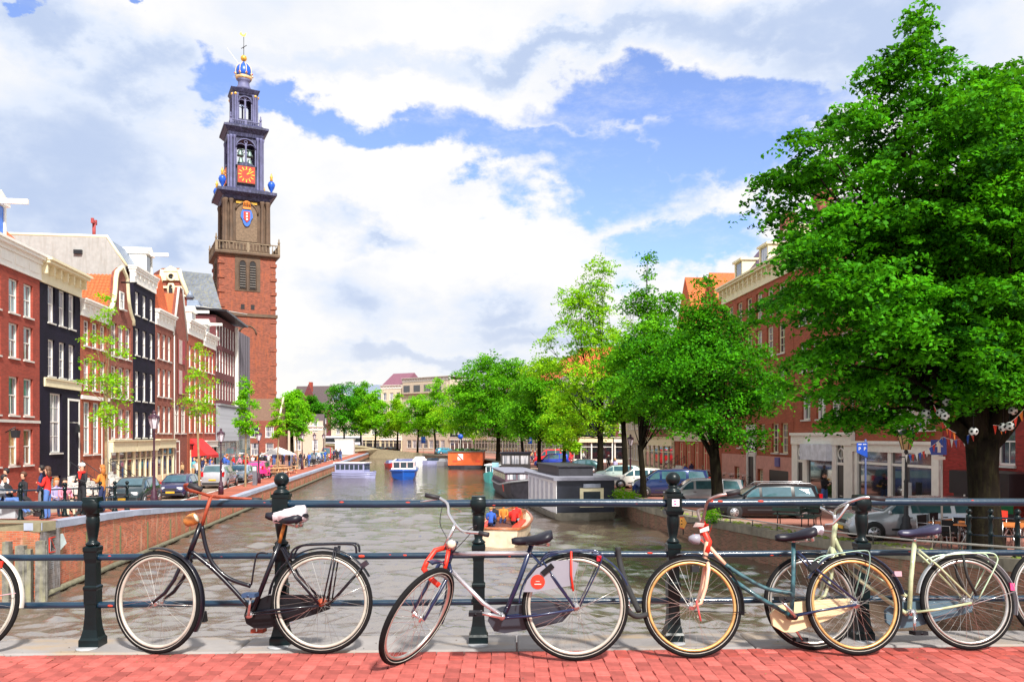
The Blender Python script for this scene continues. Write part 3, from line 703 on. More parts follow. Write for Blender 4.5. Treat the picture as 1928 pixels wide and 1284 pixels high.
# H2 black house with cream cornice
def r2(W, fx): 
    return [(1.95+.75, 6.3, [fx(105)], 1.65, M_trim, M_panew, 'sash6'), (7.3, 9.5, [fx(96.5), fx(117), fx(135)], .95, M_trim, M_panew, 'sash6'), (10.5, 12.7, [fx(96.5), fx(117), fx(135)], .95, M_trim, M_panew, 'sash'), (.5, 1.3, [fx(105)], 1.3, M_trim, M_paned, 'grid')]
h, W, fx = mkl('black_tarred_house', 'black house with overhanging cream cornice and a tall white framed window', 75, 151, 10, 12.85, M_wblack, r2)
cornice(h, W, 12.7, 14.1, M_cream, .75); b = MB(); b.b2(fx(82), W, -.09, 0, 6.65, 7.1); b.b2(fx(82), W, -.16, 0, 7.1, 7.17); b.build('cream_band', M_cream, h)
pitched(h, W, 10, 14.0, 16.2, M_tile, ridge='x'); door(h, fx(138.5), 1.5, 1.25, 4.7, M_black)
steps(h, fx(138.5)-1, 2.0, 6, .2); b = MB(); b.box((fx(138), -.25, 4.2), (.25, .25, .5), taper=.7); b.build('wall_lantern', M_black, h)
# H3 low red house
def r3(W, fx): return [(2.5, 6.0, [W*.22, W*.55], 1.2, M_trim, M_panec, 'sash6'), (6.8, 8.9, spread(W, 3, 1.0), 1.0, M_trim, M_pane, 'sash6'), (9.7, 11.4, spread(W, 3, 1.0), 1.0, M_trim, M_pane, 'sash6')]
h, W, fx = mkl('low_red_house', 'low orange red brick house with white cornice beside the black house', 151.6, 204, 10, 11.8, M_worange, r3)
cornice(h, W, 11.6, 12.7); pitched(h, W, 10, 12.65, 15.5, M_tile, ridge='x'); door(h, W*.86, .95, 1.2, 4.6, M_black); steps(h, W*.86-.7, 1.4, 6, .2)
b = MB(); b.b2(0, W, -.12, 0, 6.15, 6.4); b.build('door_cornice', M_trim, h)
# H4 neck gable house
def r4(W, fx): return [(a, c, spread(W, 3, 1.1, .45), 1.1, M_trim, M_pane, 'sash6') for a, c in ((3.55, 5.7), (6.5, 8.8), (9.5, 11.9))]
h, W, fx = mkl('neck_gable_house', 'brown brick house with a cream edged bell gable and orange tiled roof', 204.6, 250, 10, 12.2, M_wbrown, r4)
Lg = [(.0, 12.2), (.05, 12.6), (.5, 12.95), (.95, 13.6), (1.2, 14.5), (1.3, 15.2), (1.55, 15.7), (W/2-.0, 16.2)]
out = Lg+[(W-x_, z_) for x_, z_ in Lg[:-1][::-1]]
gb = MB(); gb.prism([(x_, 0, z_) for x_, z_ in out], (0, .35, 0)); gb.build('gable', M_wbrown, h)
gb = MB(); gb.tube([(x_, -.02, z_+.02) for x_, z_ in out], .17, 6); gb.build('gable_coping', M_cream, h)
gw = window(h, W/2, 13.1, .85, 1.3, M_trim, M_pane, 'sash', y=-.06)
b = MB(); b.tube([(W/2, .2, 15.1), (W/2, -1.1, 15.1)], .06, 6); b.build('hoist_beam', M_black, h)
pitched(h, W, 10, 12.15, 15.6, M_tile, ridge='y', y0=.36); 
tile_rows(h, -.1, W/2, .4, 10, 12.15, 15.6, M_tile)
# shop fascia shared look
def shopfront(h, x0, x1, z=2.6, fh=.75, fas=M_cream, door_at=None, mull=3, m=M_cream, glass=M_paned):
    b = MB(); b.b2(x0, x1, -.3, 0, z, z+fh); b.b2(x0-.05, x1+.05, -.42, 0, z+fh, z+fh+.08); b.build('shop_fascia', fas, h)
    f = MB(); n = mull
    for i in range(n+1):
        xx = x0+(x1-x0-.16)*i/n; f.b2(xx, xx+.16, -.12, .1, 0, z)
    f.b2(x0, x1, -.08, .08, 0, .45); f.b2(x0, x1, -.09, .06, z*.76, z*.76+.08)
    sf = f.build('shop_frame', m, h)
    for i in range(n):
        xa = x0+(x1-x0-.16)*i/n+.16; xb = x0+(x1-x0-.16)*(i+1)/n; g = MB(); g.b2(xa, xb, -.02, .0, .45, z); g.build('shop_window', glass, sf)
shopfront(h, 0, W, 2.55, .8, M_cream, mull=3)
# H5 black tall
def r5(W, fx): xs = spread(W, 3, .98, .4); return [(3.6, 5.6, xs, .98, M_trim, M_panew), (6.5, 8.8, xs, .98, M_trim, M_panew), (10.05, 12.15, xs, .98, M_trim, M_panew), (13.2, 15.0, xs, .98, M_trim, M_panew)]
h, W, fx = mkl('tall_black_house', 'tall black brick house with white attic and hoist beam, four rows of three windows', 250.6, 292, 11, 15.75, M_wblack, r5)
cornice(h, W, 15.6, 16.9, M_trim, .35); shopfront(h, 0, W, 2.55, .8, M_cream, mull=4)
mansard(h, W, 11, 16.8, 18.7, M_zinc, 1.2); dormer(h, W*.66, -.1, 16.9, 1.6, 1.5, M_trim, beam=True); 
b = MB(); b.prism([(-.05, .5, 9), (-.05, 12, 9), (-.05, 12, 18.9), (-.05, 1.9, 18.9), (-.05, .5, 16.8)], (-.25, 0, 0)); b.build('party_wall', M_wwhite, h, label='plain pale plastered side wall rising over the lower roofs')
b = MB(); b.tube([(-.2, .45, 16.8), (-.2, 1.85, 19.0), (-.2, 12, 19.0)], .14, 5); b.build('party_wall_coping', M_cream, h)
b = MB(); b.b2(-.5, -.22, 3.6, 4.2, 17.6, 17.9); b.build('vent', M_black, h)
b = MB(); b.tube([(.3, 3.0, 18.8), (.3, 3.0, 20.1)], .13, 8); b.box((.3, 3.0, 20.15), (.75, .2, .16)); b.box((.0, 3, 20.3), (.12, .2, .3)); b.box((.6, 3, 20.3), (.12, .2, .3)); b.build('chimney_pipe', mat('rust_red', (.35, .05, .05), .7), h)
# H6
def r6(W, fx): xs = spread(W, 3, 1.0, .45); return [(4.0, 6.3, xs, 1.0, M_trim, M_panew), (7.1, 9.5, xs, 1.0, M_trim, M_panew), (10.3, 12.5, xs, 1.0, M_trim, M_panew)]
h, W, fx = mkl('red_house_white_cornice', 'red brick house with white cornice between the tall black house and the warehouse', 292.6, 325, 10, 13.2, M_wbrown, r6)
cornice(h, W, 13.1, 14.4); shopfront(h, 0, W, 2.7, .7, M_cream, mull=3); pitched(h, W, 10, 14.3, 17.6, M_tile, ridge='y')
tile_rows(h, -.1, W/2, .4, 9, 14.3, 17.6, M_tile)
# H7 warehouse with shutters
loc, W, fx = lhouse('', '', 325.6, 352)
h = house('shuttered_warehouse', 'narrow brown brick warehouse with a steep pointed gable and pink shutters', loc, LRZ, W, 10, 12.8, M_wbrown, [(4.0, 6.6, [W*.3], 1.5, M_trim, M_paned, 'cross'), (4.0, 6.6, [W*.75], 1.5, M_trim, M_paned, 'cross')])
gb = MB(); gb.prism([(0, 0, 12.8), (W, 0, 12.8), (W*.62, 0, 17.4), (W*.38, 0, 17.4)], (0, .35, 0)); gb.build('gable', M_wbrown, h)
gb = MB(); gb.tube([(0, -.02, 12.8), (W*.38, -.02, 17.4), (W*.62, -.02, 17.4), (W, -.02, 12.8)], .11, 5); gb.build('gable_coping', M_stone, h)
pitched(h, W, 10, 12.8, 16.9, M_tile, ridge='y', y0=.36); drain(h, .1, 0, 12.8)
for zz in (7.6, 10.4):
    b = MB(); b.b2(W/2-.5, W/2+.5, -.04, .02, zz, zz+2.2); b.build('loading_door', mat('paint_pale_pink', (.55, .42, .38), .6), h)
    for s in (-1, 1): b = MB(); b.box((W/2+s*.75, -.07, zz+1.1), (.48, .05, 2.2), rz=-s*R(14)); b.build('shutter', mat('paint_pink_red', (.28, .04, .05), .6), h)
door(h, W*.3, 1.0, .2, 3.0, M_black); 
# H8a / H8b
for (p0, p1, nm, lb, top, wm) in ((352.6, 382, 'red_canal_house', 'red brick canal house with white cornice over a red shop awning', 13.6, M_worange), (382.6, 405, 'narrow_red_house', 'narrow red brick house with white cornice just left of the modern museum front', 13.1, M_wred)):
    def r8(W, fx): xs = spread(W, 3, .95, .5); return [(4.1, 6.5, xs, .95, M_trim, M_panew), (7.2, 9.5, xs, .95, M_trim, M_panew), (10.4, 12.5, xs, .95, M_trim, M_panew)]
    h, W, fx = mkl(nm, lb, p0, p1, 10, top, wm, r8); cornice(h, W, top-.1, top+1.3); pitched(h, W, 10, top+1.2, top+3.6, M_tile if p0 < 360 else M_tiled, ridge='x')
    dormer(h, W*.5, .2, top+1.2, 1.5, 1.1, M_trim, beam=True, ped=True)
    if p0 < 360:
        aw = MB(); aw._add([(W*.15, 0, 3.5), (W*.95, 0, 3.5), (W*.95, -1.6, 1.9), (W*.15, -1.6, 1.9), (W*.15, 0, 1.7), (W*.95, 0, 1.7)], [(0, 1, 2, 3), (0, 3, 4), (1, 5, 2)]); aw.b2(W*.15, W*.95, -1.6, -1.58, 1.6, 1.9)
        aw.build('awning', mat('awning_red', (.62, .02, .02), .7), h); shopfront(h, W*.15, W*.95, 2.4, .5, M_black, mull=2)
    else: shopfront(h, 0, W, 2.6, .6, M_trim, mull=3, m=M_black)
# H9 modern
def r9(W, fx): xs = [W*(i+.5)/7 for i in range(7)]; return [(7.8, 10.0, xs, 1.05, M_stone, M_paned, 'sash', 0), (10.8, 13.3, xs, 1.05, M_trim, M_panew, 'sash', 0), (13.8, 16.2, xs, 1.05, M_trim, M_panew, 'sash', 0)]
h, W, fx = mkl('modern_museum_house', 'modern dark red facade with ribbon windows, thin flat black roof and grey louvres below', 405.6, 442, 12, 16.9, M_wdark, r9)
b = MB(); b.prism([(-.6, -1.3, 17.2), (W+1.2, -1.3, 16.9), (W+1.2, 9, 17.6), (-.6, 9, 17.9)], (0, 0, .22)); b.build('flat_roof', M_black, h)
lv = mat('louvre_metal', (.33, .34, .38), .45, metal=.3)
lm = MB().box((0, 0, 1.95), (.16, .5, 3.9)).mesh('louvre', lv)
for i in range(22): put('louvre', lm, h, (.2+i*(W-.4)/21, -.2, 3.2), (0, 0, R(35)))
b = MB(); b.b2(0, W, -.1, 0, 3.0, 3.2); b.b2(0, W, -.5, 0, 7.1, 7.3); b.build('louvre_frame', lv, h)
b = MB(); b.b2(0, W, -.02, .02, .1, 3.0); b.build('glass_front', M_panec, h)
b = MB(); b.tube([(-.3, 2, 17.8), (4, -2.5, 17.6)], .05, 5); b.build('antenna_pole', M_stone, h)
# H10 grey box
h, W, fx = mkl('grey_panel_block', 'plain dark grey panelled block with a white front edge, tallest part before the church', 442.6, 470, 10, 16.6, mat('grey_panel', (.17, .15, .18), .7, var=.08), lambda W, fx: [])
b = MB(); b.b2(-.12, .1, -.35, .05, 4, 16.8); b.build('edge_panel', M_trim, h); b = MB(); b.b2(0, W, -.05, 0, .3, 3.4); b.build('glass_front', M_panec, h)
for i in range(1, 6): b = MB(); b.b2(W*i/6-.02, W*i/6+.02, -.03, 0, 3.6, 16.6); b.build('panel_joint', M_black, h)
# small gabled brick house by the church
r_ = house('small_brick_house', 'small brick house with brown tiled roof at the foot of the church tower', (-30.5-8, 118, ZS), R(8), 4.6, 10, 6.0, M_wbrown, [(1.0, 2.8, [1.2, 3.3], 1.1), (3.6, 5.2, [1.2, 3.3], 1.2)])
pitched(r_, 4.6, 10, 6, 9.4, mat('roof_tile_brown', (.16, .09, .06), .8, var=.2, vs=6), ridge='x'); b = MB(); b.tube([(4.6, -.1, 6), (4.6, 5, 9.6)], .15, 5); b.build('verge', M_cream, r_)
# beige low building beyond the end of the left row
for i, (x_, y_, w_, h_, wm, lb) in enumerate(((-44, 150, 9, 5, M_wbeige, 'low beige building with pale stone pilasters behind the quay saplings'), (-52, 172, 8, 6.9, M_wbrown, 'brown brick house half hidden by the round green tree'))):
    r_ = house('corner_building', lb, (x_, y_, ZS), R(10), w_, 9, h_, wm, [(1.2, 3.2, spread(w_, 3, 1), 1.0), (4.6, 6.6, spread(w_, 3, 1), 1.0)]); cornice(r_, w_, h_-.1, h_+.6); pitched(r_, w_, 9, h_+.5, h_+3, M_tiled, ridge='x')

# ---------------- right row: facades on X = 21.5 - .072 Y seen from the canal, left to right = decreasing Y
RRZ = -R(90)+math.atan(.072)
def RY(px): return 21.5*FP/(px-853)
def mkr(name, label, p0, p1, D, H, wall, rowf, **k):
    y0, y1 = RY(p0), RY(p1); W = (y0-y1)*1.0026-.03
    def fx(px): return (y0-RY(px))*1.0026
    return house(name, label, (21.5-.072*y0, y0, 1.08), RRZ, W, D, H, wall, rowf(W, fx), **k), W, fx
def rr(*rows):
    def f(W, fx):
        out = []
        for (z0, z1, n, w, fr, pn, st) in rows: out.append((z0, z1, spread(W, n, w), w, fr, pn, st))
        return out
    return f
M_pink = mat('plaster_pink', (.55, .27, .22), .85, var=.1)
M_redsh = mat('shutter_red', (.55, .06, .05), .6)
# block with dormers
def rb(W, fx): return [(2.65, 4.6, [fx(1459), fx(1476.5)], 1.1, M_cream, M_pane, 'sash6'), (2.9, 4.6, [fx(1435), fx(1392)], .95, M_cream, M_pane, 'grid'), (.5, 1.4, [fx(1432), fx(1388)], .9, M_cream, M_pane, 'grid'),
                       (6.1, 8.2, spread(W, 6, 1.1), 1.1, M_cream, M_pane, 'sash6'), (9.2, 11.2, spread(W, 6, 1.1), 1.1, M_cream, M_pane, 'sash6'), (12.0, 13.8, spread(W, 6, 1.1), 1.1, M_cream, M_pane, 'sash6')]
h, W, fx = mkr('brick_canal_block', 'tall red brick block with cream cornice and roof dormers, pink plaster at street level', 1360, 1494, 11, 14.3, M_worange, rb)
cornice(h, W, 14.2, 15.5, M_cream, .6); mansard(h, W, 11, 15.4, 19.0, mat('roof_purple_slate', (.13, .08, .14), .7), 3.0)
for i, f in enumerate((.12, .5, .85)): dormer(h, W*f, .7, 15.5, 1.7, 1.8, M_cream, ped=False)
b = MB()
for i, f in enumerate((.3, .72)): b.b2(W*f, W*f+1, 3, 4, 18, 20.3)
b.split('chimney', M_wbrown, h)
b = MB(); facade(b, W, -1, 2.4, [(fx(1459)-.9, fx(1476)+.8, .1, 1.5), (fx(1416)-.6, fx(1416)+.6, -.5, 2.3), (fx(1432)-.55, fx(1432)+.55, .42, 1.48), (fx(1388)-.55, fx(1388)+.55, .42, 1.48)], y=-.06, rev=.06); b.build('plaster_base', M_pink, h)
b = MB(); b.b2(fx(1459)-.9, fx(1476)+.8, -.03, -.01, .1, 1.5); b.b2(fx(1416)-.6, fx(1416)+.6, -.03, -.01, -.5, 2.3); b.split('cellar_opening', M_black, h)
b = MB(); x_ = fx(1416); b.b2(x_-.85, x_-.6, -.14, .0, -.5, 4.6); b.b2(x_+.6, x_+.85, -.14, 0, -.5, 4.6); b.b2(x_-.6, x_+.6, -.12, 0, 2.3, 2.6); b.build('door_surround', M_stone, h)
window(h, x_, 2.65, 1.1, 1.9, M_trim, M_pane, 'grid', y=-.1, sill=False)
b = MB(); b.b2(fx(1466)-.35, fx(1466)+.35, -.16, -.06, 1.75, 2.35); o_ = b.build('plaque', mat('plaque_blue', (.12, .1, .3), .5), h)
# white shop
def rs1(W, fx): return [(4.75, 6.3, [fx(1517), fx(1545), fx(1573)], 1.2, M_trim, M_panew, 'sash'), (7.7, 9.5, spread(W, 4, 1.1), 1.1, M_trim, M_pane, 'sash'), (10.6, 12.3, spread(W, 4, 1.1), 1.1, M_trim, M_pane, 'sash')]
def bigshop(h, W, fx, main, doors, side_top=3.75, m=M_trim):
    b = MB(); zt = 3.9
    b.b2(0, W, -.32, 0, zt-.1, zt+.06); b.b2(0, W, -.22, 0, 3.25, zt-.1); b.build('shop_cornice', m, h)
    b = MB(); prev = 0; xs = sorted([main]+doors)
    for a, c in xs: b.b2(prev, a, -.16, 0, -1, 3.25); prev = c
    b.b2(prev, W, -.16, 0, -1, 3.25)
    for a, c in doors: b.b2(a, c, -.1, 0, 2.15, 2.3)
    b.b2(main[0], main[1], -.14, 0, -1, .25); b.build('shop_front', m, h)
    g = MB(); g.b2(main[0], main[1], -.05, -.02, .25, 3.25); g.build('shop_window', M_paned, h)
    for a, c in doors:
        d = MB(); d.b2(a, c, -.07, -.02, -.6, 2.15); dd = d.build('shop_door', M_black, h); k = MB(); k.box(((a+c)/2, -.08, .45), (.3, .02, .06)); k.build('letterbox', M_stone, dd)
        k = MB(); k.b2(a, c, -.05, -.02, 2.3, 3.25); k.build('fanlight', M_paned, h); k = MB(); k.torus(((a+c)/2, -.08, 2.78), .3, .04, (0, 1, 0), 16, 5); k.tube([((a+c)/2, -.08, 2.3), ((a+c)/2, -.08, 3.25)], .02, 4); k.build('fanlight_ring', m, h)
h, W, fx = mkr('white_shop_house', 'brick house over a white painted shop with a pale sunblind above its large window', 1494.6, 1610, 11, 14.2, M_worange, rs1)
bigshop(h, W, fx, (fx(1524), fx(1571)), [(fx(1505), fx(1515)), (fx(1579), fx(1593))]); b = MB(); b.b2(fx(1520), fx(1571), -.5, -.16, 2.35, 3.3); b.build('sunblind', mat('sunblind_white', (.72, .76, .86), .6), h)
cornice(h, W, 14.1, 15, M_cream); drain(h, W-.1, 0, 14); pitched(h, W, 11, 14.9, 18, M_tiled, ridge='x')
# second shop with open black front
def rs2(W, fx): return [(4.6, 6.1, [fx(1632), fx(1650)], .9, M_trim, M_panew, 'sash'), (4.4, 6.3, [fx(1710), fx(1740)], 1.1, M_trim, M_pane, 'cross'), (7.7, 9.5, spread(W, 4, 1.1), 1.1, M_trim, M_pane, 'sash'), (10.6, 12.3, spread(W, 4, 1.1), 1.1, M_trim, M_pane, 'sash')]
h, W, fx = mkr('white_cafe_house', 'brick house over a white framed cafe with wide dark windows and a balcony rail', 1610.6, 1775, 11, 14.0, M_worange, rs2)
b = MB(); zt = 3.4; b.b2(0, W, -.3, 0, 3.35, 3.5); b.b2(0, W, -.2, 0, 2.95, 3.35)
for p in (1614, 1677, 1704, 1760): b.b2(fx(p)-.02, fx(p)+.28 + (.25 if p == 1760 else 0), -.16, 0, -1, 2.95)
b.b2(0, W, -.1, 0, 2.3, 2.42); b.b2(0, W, -.1, 0, -1, .1); b.build('shop_front', M_trim, h)
for a, c, mm in ((1617, 1677, M_paned), (1681, 1704, M_paned), (1708, 1760, M_paned)): g = MB(); g.b2(fx(a), fx(c), -.05, -.02, .1, 2.95); g.build('shop_window', mm, h)
b = MB(); n = 26
for i in range(n+1): xx = fx(1698)+(fx(1762)-fx(1698))*i/n; b.b2(xx-.015, xx+.015, -.5, -.47, 4.05, 4.95)
b.b2(fx(1698), fx(1762), -.52, -.45, 4.95, 5.02); b.b2(fx(1698), fx(1762), -.52, 0, 3.95, 4.05); b.build('balcony_rail', M_trim, h)
b = MB(); b.box((fx(1722), -.3, 1.2), (.5, .03, .8)); b.build('menu_board', mat('grey_board', (.4, .42, .45), .5), h); cornice(h, W, 13.9, 14.8, M_cream)
# dark red corner house
def rs3(W, fx): return [(2.6, 4.4, [fx(1893)], 1.1, M_trim, M_pane, 'sash'), (7, 9, spread(W, 5, 1.1), 1.1, M_trim, M_pane, 'sash'), (10.3, 12.2, spread(W, 5, 1.1), 1.1, M_trim, M_pane, 'sash')]
M_rd = mat('brick_deep_red', (.36, .03, .025), .85, kind='brick', var=.25, mortar=(.2, .06, .05))
h, W, fx = mkr('deep_red_corner_house', 'deep red brick house with a black door behind the big elm trunk', 1775.6, 2250, 11, 13.5, M_rd, rs3)
b = MB(); b.b2(fx(1797), fx(1823), -.05, .02, -1, 2.15); dd = b.build('door', M_black, h); k = MB(); k.b2(fx(1817), fx(1819.5), -.08, -.05, .9, 1.3); k.box((fx(1813), -.07, -.3), (.35, .03, .08)); k.build('door_notice', M_trim, dd)
b = MB(); b.b2(fx(1797)-.12, fx(1823)+.12, -.03, 0, 2.15, 2.3); b.build('door_lintel', M_iron, h)
b = MB(); b.b2(fx(1868), fx(1990), -1.8, -.02, 1.5, 2.4); b.build('dark_awning', M_black, h)
cornice(h, W, 13.4, 14.3, M_trim)
# farther right row, mostly behind the trees
h, W, fx = mkr('cream_ground_house', 'brick house with cream ground floor and red shutters, half behind the quay trees', 1270, 1359.4, 10, 13.2, M_worange, rr((.6, 3.2, 5, 1.3, M_cream, mat('shutter_red', (.55, .06, .05), .6), 'cross'), (4.6, 6.6, 5, 1.1, M_trim, M_pane, 'sash6'), (7.6, 9.5, 5, 1.1, M_trim, M_pane, 'sash6'), (10.4, 12.2, 5, 1.1, M_trim, M_pane, 'sash6')))
b = MB(); b.b2(0, W, -.07, 0, -1, .5); b.b2(0, W, -.07, 0, 3.3, 4.2); b.build('cream_base', M_wcream, h); gb = MB(); gb.prism([(0, 0, 13.2), (W*.5, 0, 13.2), (W*.25, 0, 18.5)], (0, 10, 0)); gb.build('roof', M_tile, h); gb = MB(); gb.prism([(W*.52, 0, 13.2), (W, 0, 13.2), (W*.76, 0, 17.5)], (0, 10, 0)); gb.build('roof', M_tile, h)
steps(h, W*.1, 2.5, 5, .2)
h, W, fx = mkr('cream_shop_house', 'cream painted house front with a white shop window and brick upper floors', 1215, 1269.4, 10, 11.5, M_wbrown, rr((4.6, 6.4, 5, 1.1, M_trim, M_pane, 'sash'), (7.6, 9.5, 5, 1.1, M_trim, M_pane, 'sash')))
cornice(h, W, 11.4, 12.4, M_cream); shopfront(h, 0, W, 2.8, .8, M_cream, mull=6); pitched(h, W, 10, 12.3, 15, M_tiled, ridge='x')
h, W, fx = mkr('pale_corner_house', 'pale house with cream window frames at the side street corner', 1178, 1214.4, 10, 12, M_wcream, rr((1, 3, 6, 1.2, M_trim, M_pane, 'cross'), (4.6, 6.6, 6, 1.1, M_trim, M_pane, 'sash'), (7.8, 9.8, 6, 1.1, M_trim, M_pane, 'sash')))
cornice(h, W, 11.9, 12.8, M_trim); pitched(h, W, 10, 12.7, 16, M_tile, ridge='x')
# the row round the bend of the canal: facades face the camera more and more
bend = [(11.8, 122), (8.2, 148), (1, 172), (-8, 194), (-20, 208), (-34, 216), (-52, 221), (-72, 224)]
specs = [('black_cream_house', 'black house with cream framed windows and orange tiled roof behind the yellow green tree', M_wblack, 14, M_tile, M_cream),
         ('dark_brown_house', 'dark brown brick house with white shop windows behind the right quay trees', M_wdark, 13, M_tiled, M_trim),
         ('white_gable_house', 'cream house with a white cornice behind the round elm', M_wcream, 13.5, M_tiled, M_trim),
         ('narrow_brown_house', 'brown brick house with orange roof where the canal bends', M_wbrown, 15, M_tile, M_trim),
         ('pink_brick_house', 'pinkish brick house beside the beige block', M_worange, 13, M_tiled, M_trim),
         ('dark_gable_house', 'dark brick house behind the elm with tall white windows', M_wdark, 14.5, M_tiled, M_trim)]
def seg_house(name, label, A, B, H, wall, roofm, frame, rows=None, D=11, ridge='x', rh=3.2, win=1.15, corn=True):
    dx, dy = B[0]-A[0], B[1]-A[1]; W = math.hypot(dx, dy)-.04; rz = math.atan2(dy, dx)
    n = max(2, int(W/2.1)); fl = rows or [(z, z+2.0) for z in np.arange(4.3, H-1.6, 3.0)]
    rws = [(float(a), float(c), spread(W, n, win), win, frame, M_pane, 'sash') for a, c in fl]
    h = house(name, label, (A[0], A[1], 1.08), rz, W, D, H, wall, rws)
    if corn: cornice(h, W, H-.1, H+.9, frame)
    pitched(h, W, D, H+(.8 if corn else 0), H+.8+rh, roofm, ridge=ridge); return h, W
# walk from far left to near right so that local x runs left to right as seen from the canal
pts = bend[::-1]
def along(t):
    """point at arc length t on the bend line, measured from its far left end"""
    for (a, b_) in zip(pts, pts[1:]):
        d = math.hypot(b_[0]-a[0], b_[1]-a[1])
        if t <= d: return (a[0]+(b_[0]-a[0])*t/d, a[1]+(b_[1]-a[1])*t/d)
        t -= d
    return pts[-1]
h, W = seg_house('brown_gabled_house', 'large brown brick building with steep gabled roof left of the far trees', along(11), along(23.4), 11.0, M_wdark, M_tiled, M_trim, rh=6, corn=False)
b = MB(); b.prism([(3, -.1, 11), (9, -.1, 11), (6, -.1, 18)], (0, .4, 0)); b.build('gable', M_wdark, h); b = MB(); b.b2(5.6, 6.4, 1, 2, 16, 18.6); b.build('chimney', M_wred, h); shopfront(h, 0, W, 2.7, .7, M_trim, mull=8)
h, W = seg_house('grey_roof_house', 'cream house with a grey roof and white dormers behind the bright green far trees', along(23.5), along(38), 12.6, M_wcream, M_zinc, M_trim, rh=4.5); 
for i in range(3): dormer(h, W*(.2+.3*i), .8, 13.4, 1.6, 1.4, M_trim)
shopfront(h, 0, W, 2.8, .7, M_cream, mull=7)
h, W = seg_house('pale_stone_house', 'pale stone house with a purple hipped roof left of the beige block', along(38.1), along(45), 16.4, M_wcream, mat('roof_purple', (.2, .08, .12), .7), M_trim, rh=3.6); shopfront(h, 0, W, 2.8, .7, M_trim, mull=5)
h, W = seg_house('beige_apartment_block', 'beige flat roofed apartment block with recessed balconies among the far trees', along(45.1), along(62), 18, M_wbeige, M_wbeige, M_stone, rh=.1, win=1.5, rows=[(.8, 2.9), (4.6, 6.4), (8, 9.9), (11.4, 13.3)])
b = MB(); b.b2(.5, W-.5, -.6, .1, 14.8, 17.2); b.build('loggia', M_wbeige, h)
for i in range(4): g = MB(); g.b2(1+i*(W-2)/4, 1+i*(W-2)/4+2.3, -.62, -.59, 15.2, 16.9); g.build('pane', M_paned, h)
names = [('white_trim_house', 'black house with large white shop windows right of the beige block', M_wblack, 12, M_tiled, M_trim, 9),
         ('cream_shop_row_house', 'cream house with pillared shop front behind the big round elm', M_wcream, 13, M_tiled, M_trim, 9),
         ('brown_canal_house', 'brown brick canal house with white windows behind the elm branches', M_wbrown, 14, M_tiled, M_trim, 9),
         ('dark_canal_house', 'narrow near black canal house with white sash windows', M_wblack, 13, M_tile, M_trim, 9),
         ('pale_canal_house', 'pale yellow canal house above the parked red van', M_wcream, 13.5, M_tile, M_cream, 11),
         ('orange_roof_house', 'dark house with a steep orange tiled roof showing above the yellow green tree', M_wblack, 12.5, M_tile, M_cream, 11),
         ('plum_brick_house', 'plum coloured brick house with white frames beside the side street', M_wdark, 13, M_tiled, M_trim, 14)]
t = 62.2
for i, (nm, lb, wm, H, rf, fr, w_) in enumerate(names):
    h, W = seg_house(nm, lb, along(t), along(t+w_), H, wm, rf, fr, rh=6 if 'orange' in nm else 3.5, ridge='x')
    shopfront(h, 0, W, 2.9, .7, M_cream if i % 2 else M_trim, mull=5, m=M_trim); t += w_+.05

h, W = seg_house('side_street_house', 'black house with cream framed windows at the side street corner by the red van', (8.6, 119.5), (14.6, 117.5), 11.5, M_wblack, M_tile, M_cream, rh=5); shopfront(h, 0, W, 2.9, .7, M_cream, mull=4, m=M_trim)
h, W = seg_house('side_street_house', 'dark brown house with white windows right of the black corner house', (14.8, 117.5), (20.5, 114), 11, M_wdark, M_tiled, M_trim); shopfront(h, 0, W, 2.9, .7, M_trim, mull=4, m=M_trim)
# a low white kiosk on the end of the left quay
k_ = thing('white_kiosk', 'small white ticket kiosk at the far end of the left quay', 'kiosk', (at(648, 0, 172).x, 172, 1.12), R(6))
b = MB(); b.b2(-1.9, 1.9, 0, 4, 0, 3.0); b.build('wall', mat('kiosk_white', (.75, .74, .8), .5), k_); b = MB(); b.b2(-2, 2, -.1, 4.1, 3.0, 3.15); b.build('roof', M_trim, k_); b = MB(); b.b2(.0, 1.7, -.03, 0, .3, 2.7); b.build('roller_shutter', mat('kiosk_shutter', (.68, .68, .74), .5), k_)
# sloping wall of the far bridge approach
b = MB(); b.prism([(-60, 189.5, -1), (-36, 187.2, -1), (-18, 173.3, -1), (-18, 173.3, 1.2), (-30, 182.8, 2.0), (-36, 187.2, 3.0), (-60, 189.5, 4.2)], (.3, .6, 0)); b.build('bridge_ramp_wall', mat('ramp_wall', (.34, .28, .18), .85, var=.2), None, label='tan sloping ramp wall where the canal turns, below the far trees', category='wall')
# ================================================================== church tower and church
TY = 165.0; TX = (459-CX)/FP*TY; TZ = 1.1
tw = thing('church_tower', 'tall brick church tower with red clock and blue crown dome above the left houses', 'church tower', (TX, TY, 0), R(26))
S = TY/FP
def z_(py): return ZC-(py-HY)*S
M_tb = mat('tower_brick', (.22, .055, .03), .88, kind='brick', var=.35, bw=.5, bh=.16, ms=.012, mortar=(.3, .15, .1), stain=(.22, .07, .045), streak=(.33, .09, .04))
M_ts = mat('tower_sandstone', (.12, .075, .048), .85, var=.25, vs=.6, bump=.03, bs=2.5, streak=(.09, .065, .05), streak_scale=(1, 1, .15))
M_td = mat('tower_lead', (.024, .027, .075), .6, var=.3, vs=.8, bump=.02, bs=3, streak=(.09, .095, .20), streak_scale=(1.5, 1.5, .2))
M_tl = mat('tower_lead_pale', (.12, .125, .25), .6, var=.2, vs=.8)
M_gold = mat('gold', (.85, .5, .08), .35, .6, var=.1)
M_bal = mat('balustrade_stone', (.24, .18, .12), .8, var=.2, vs=2)
M_bluep = mat('crown_blue', (.008, .09, .52), .35, var=.1)
M_redp = mat('clock_red', (.62, .03, .01), .5, var=.05)
M_dark = mat('louvre_dark', (.02, .018, .02), .8)
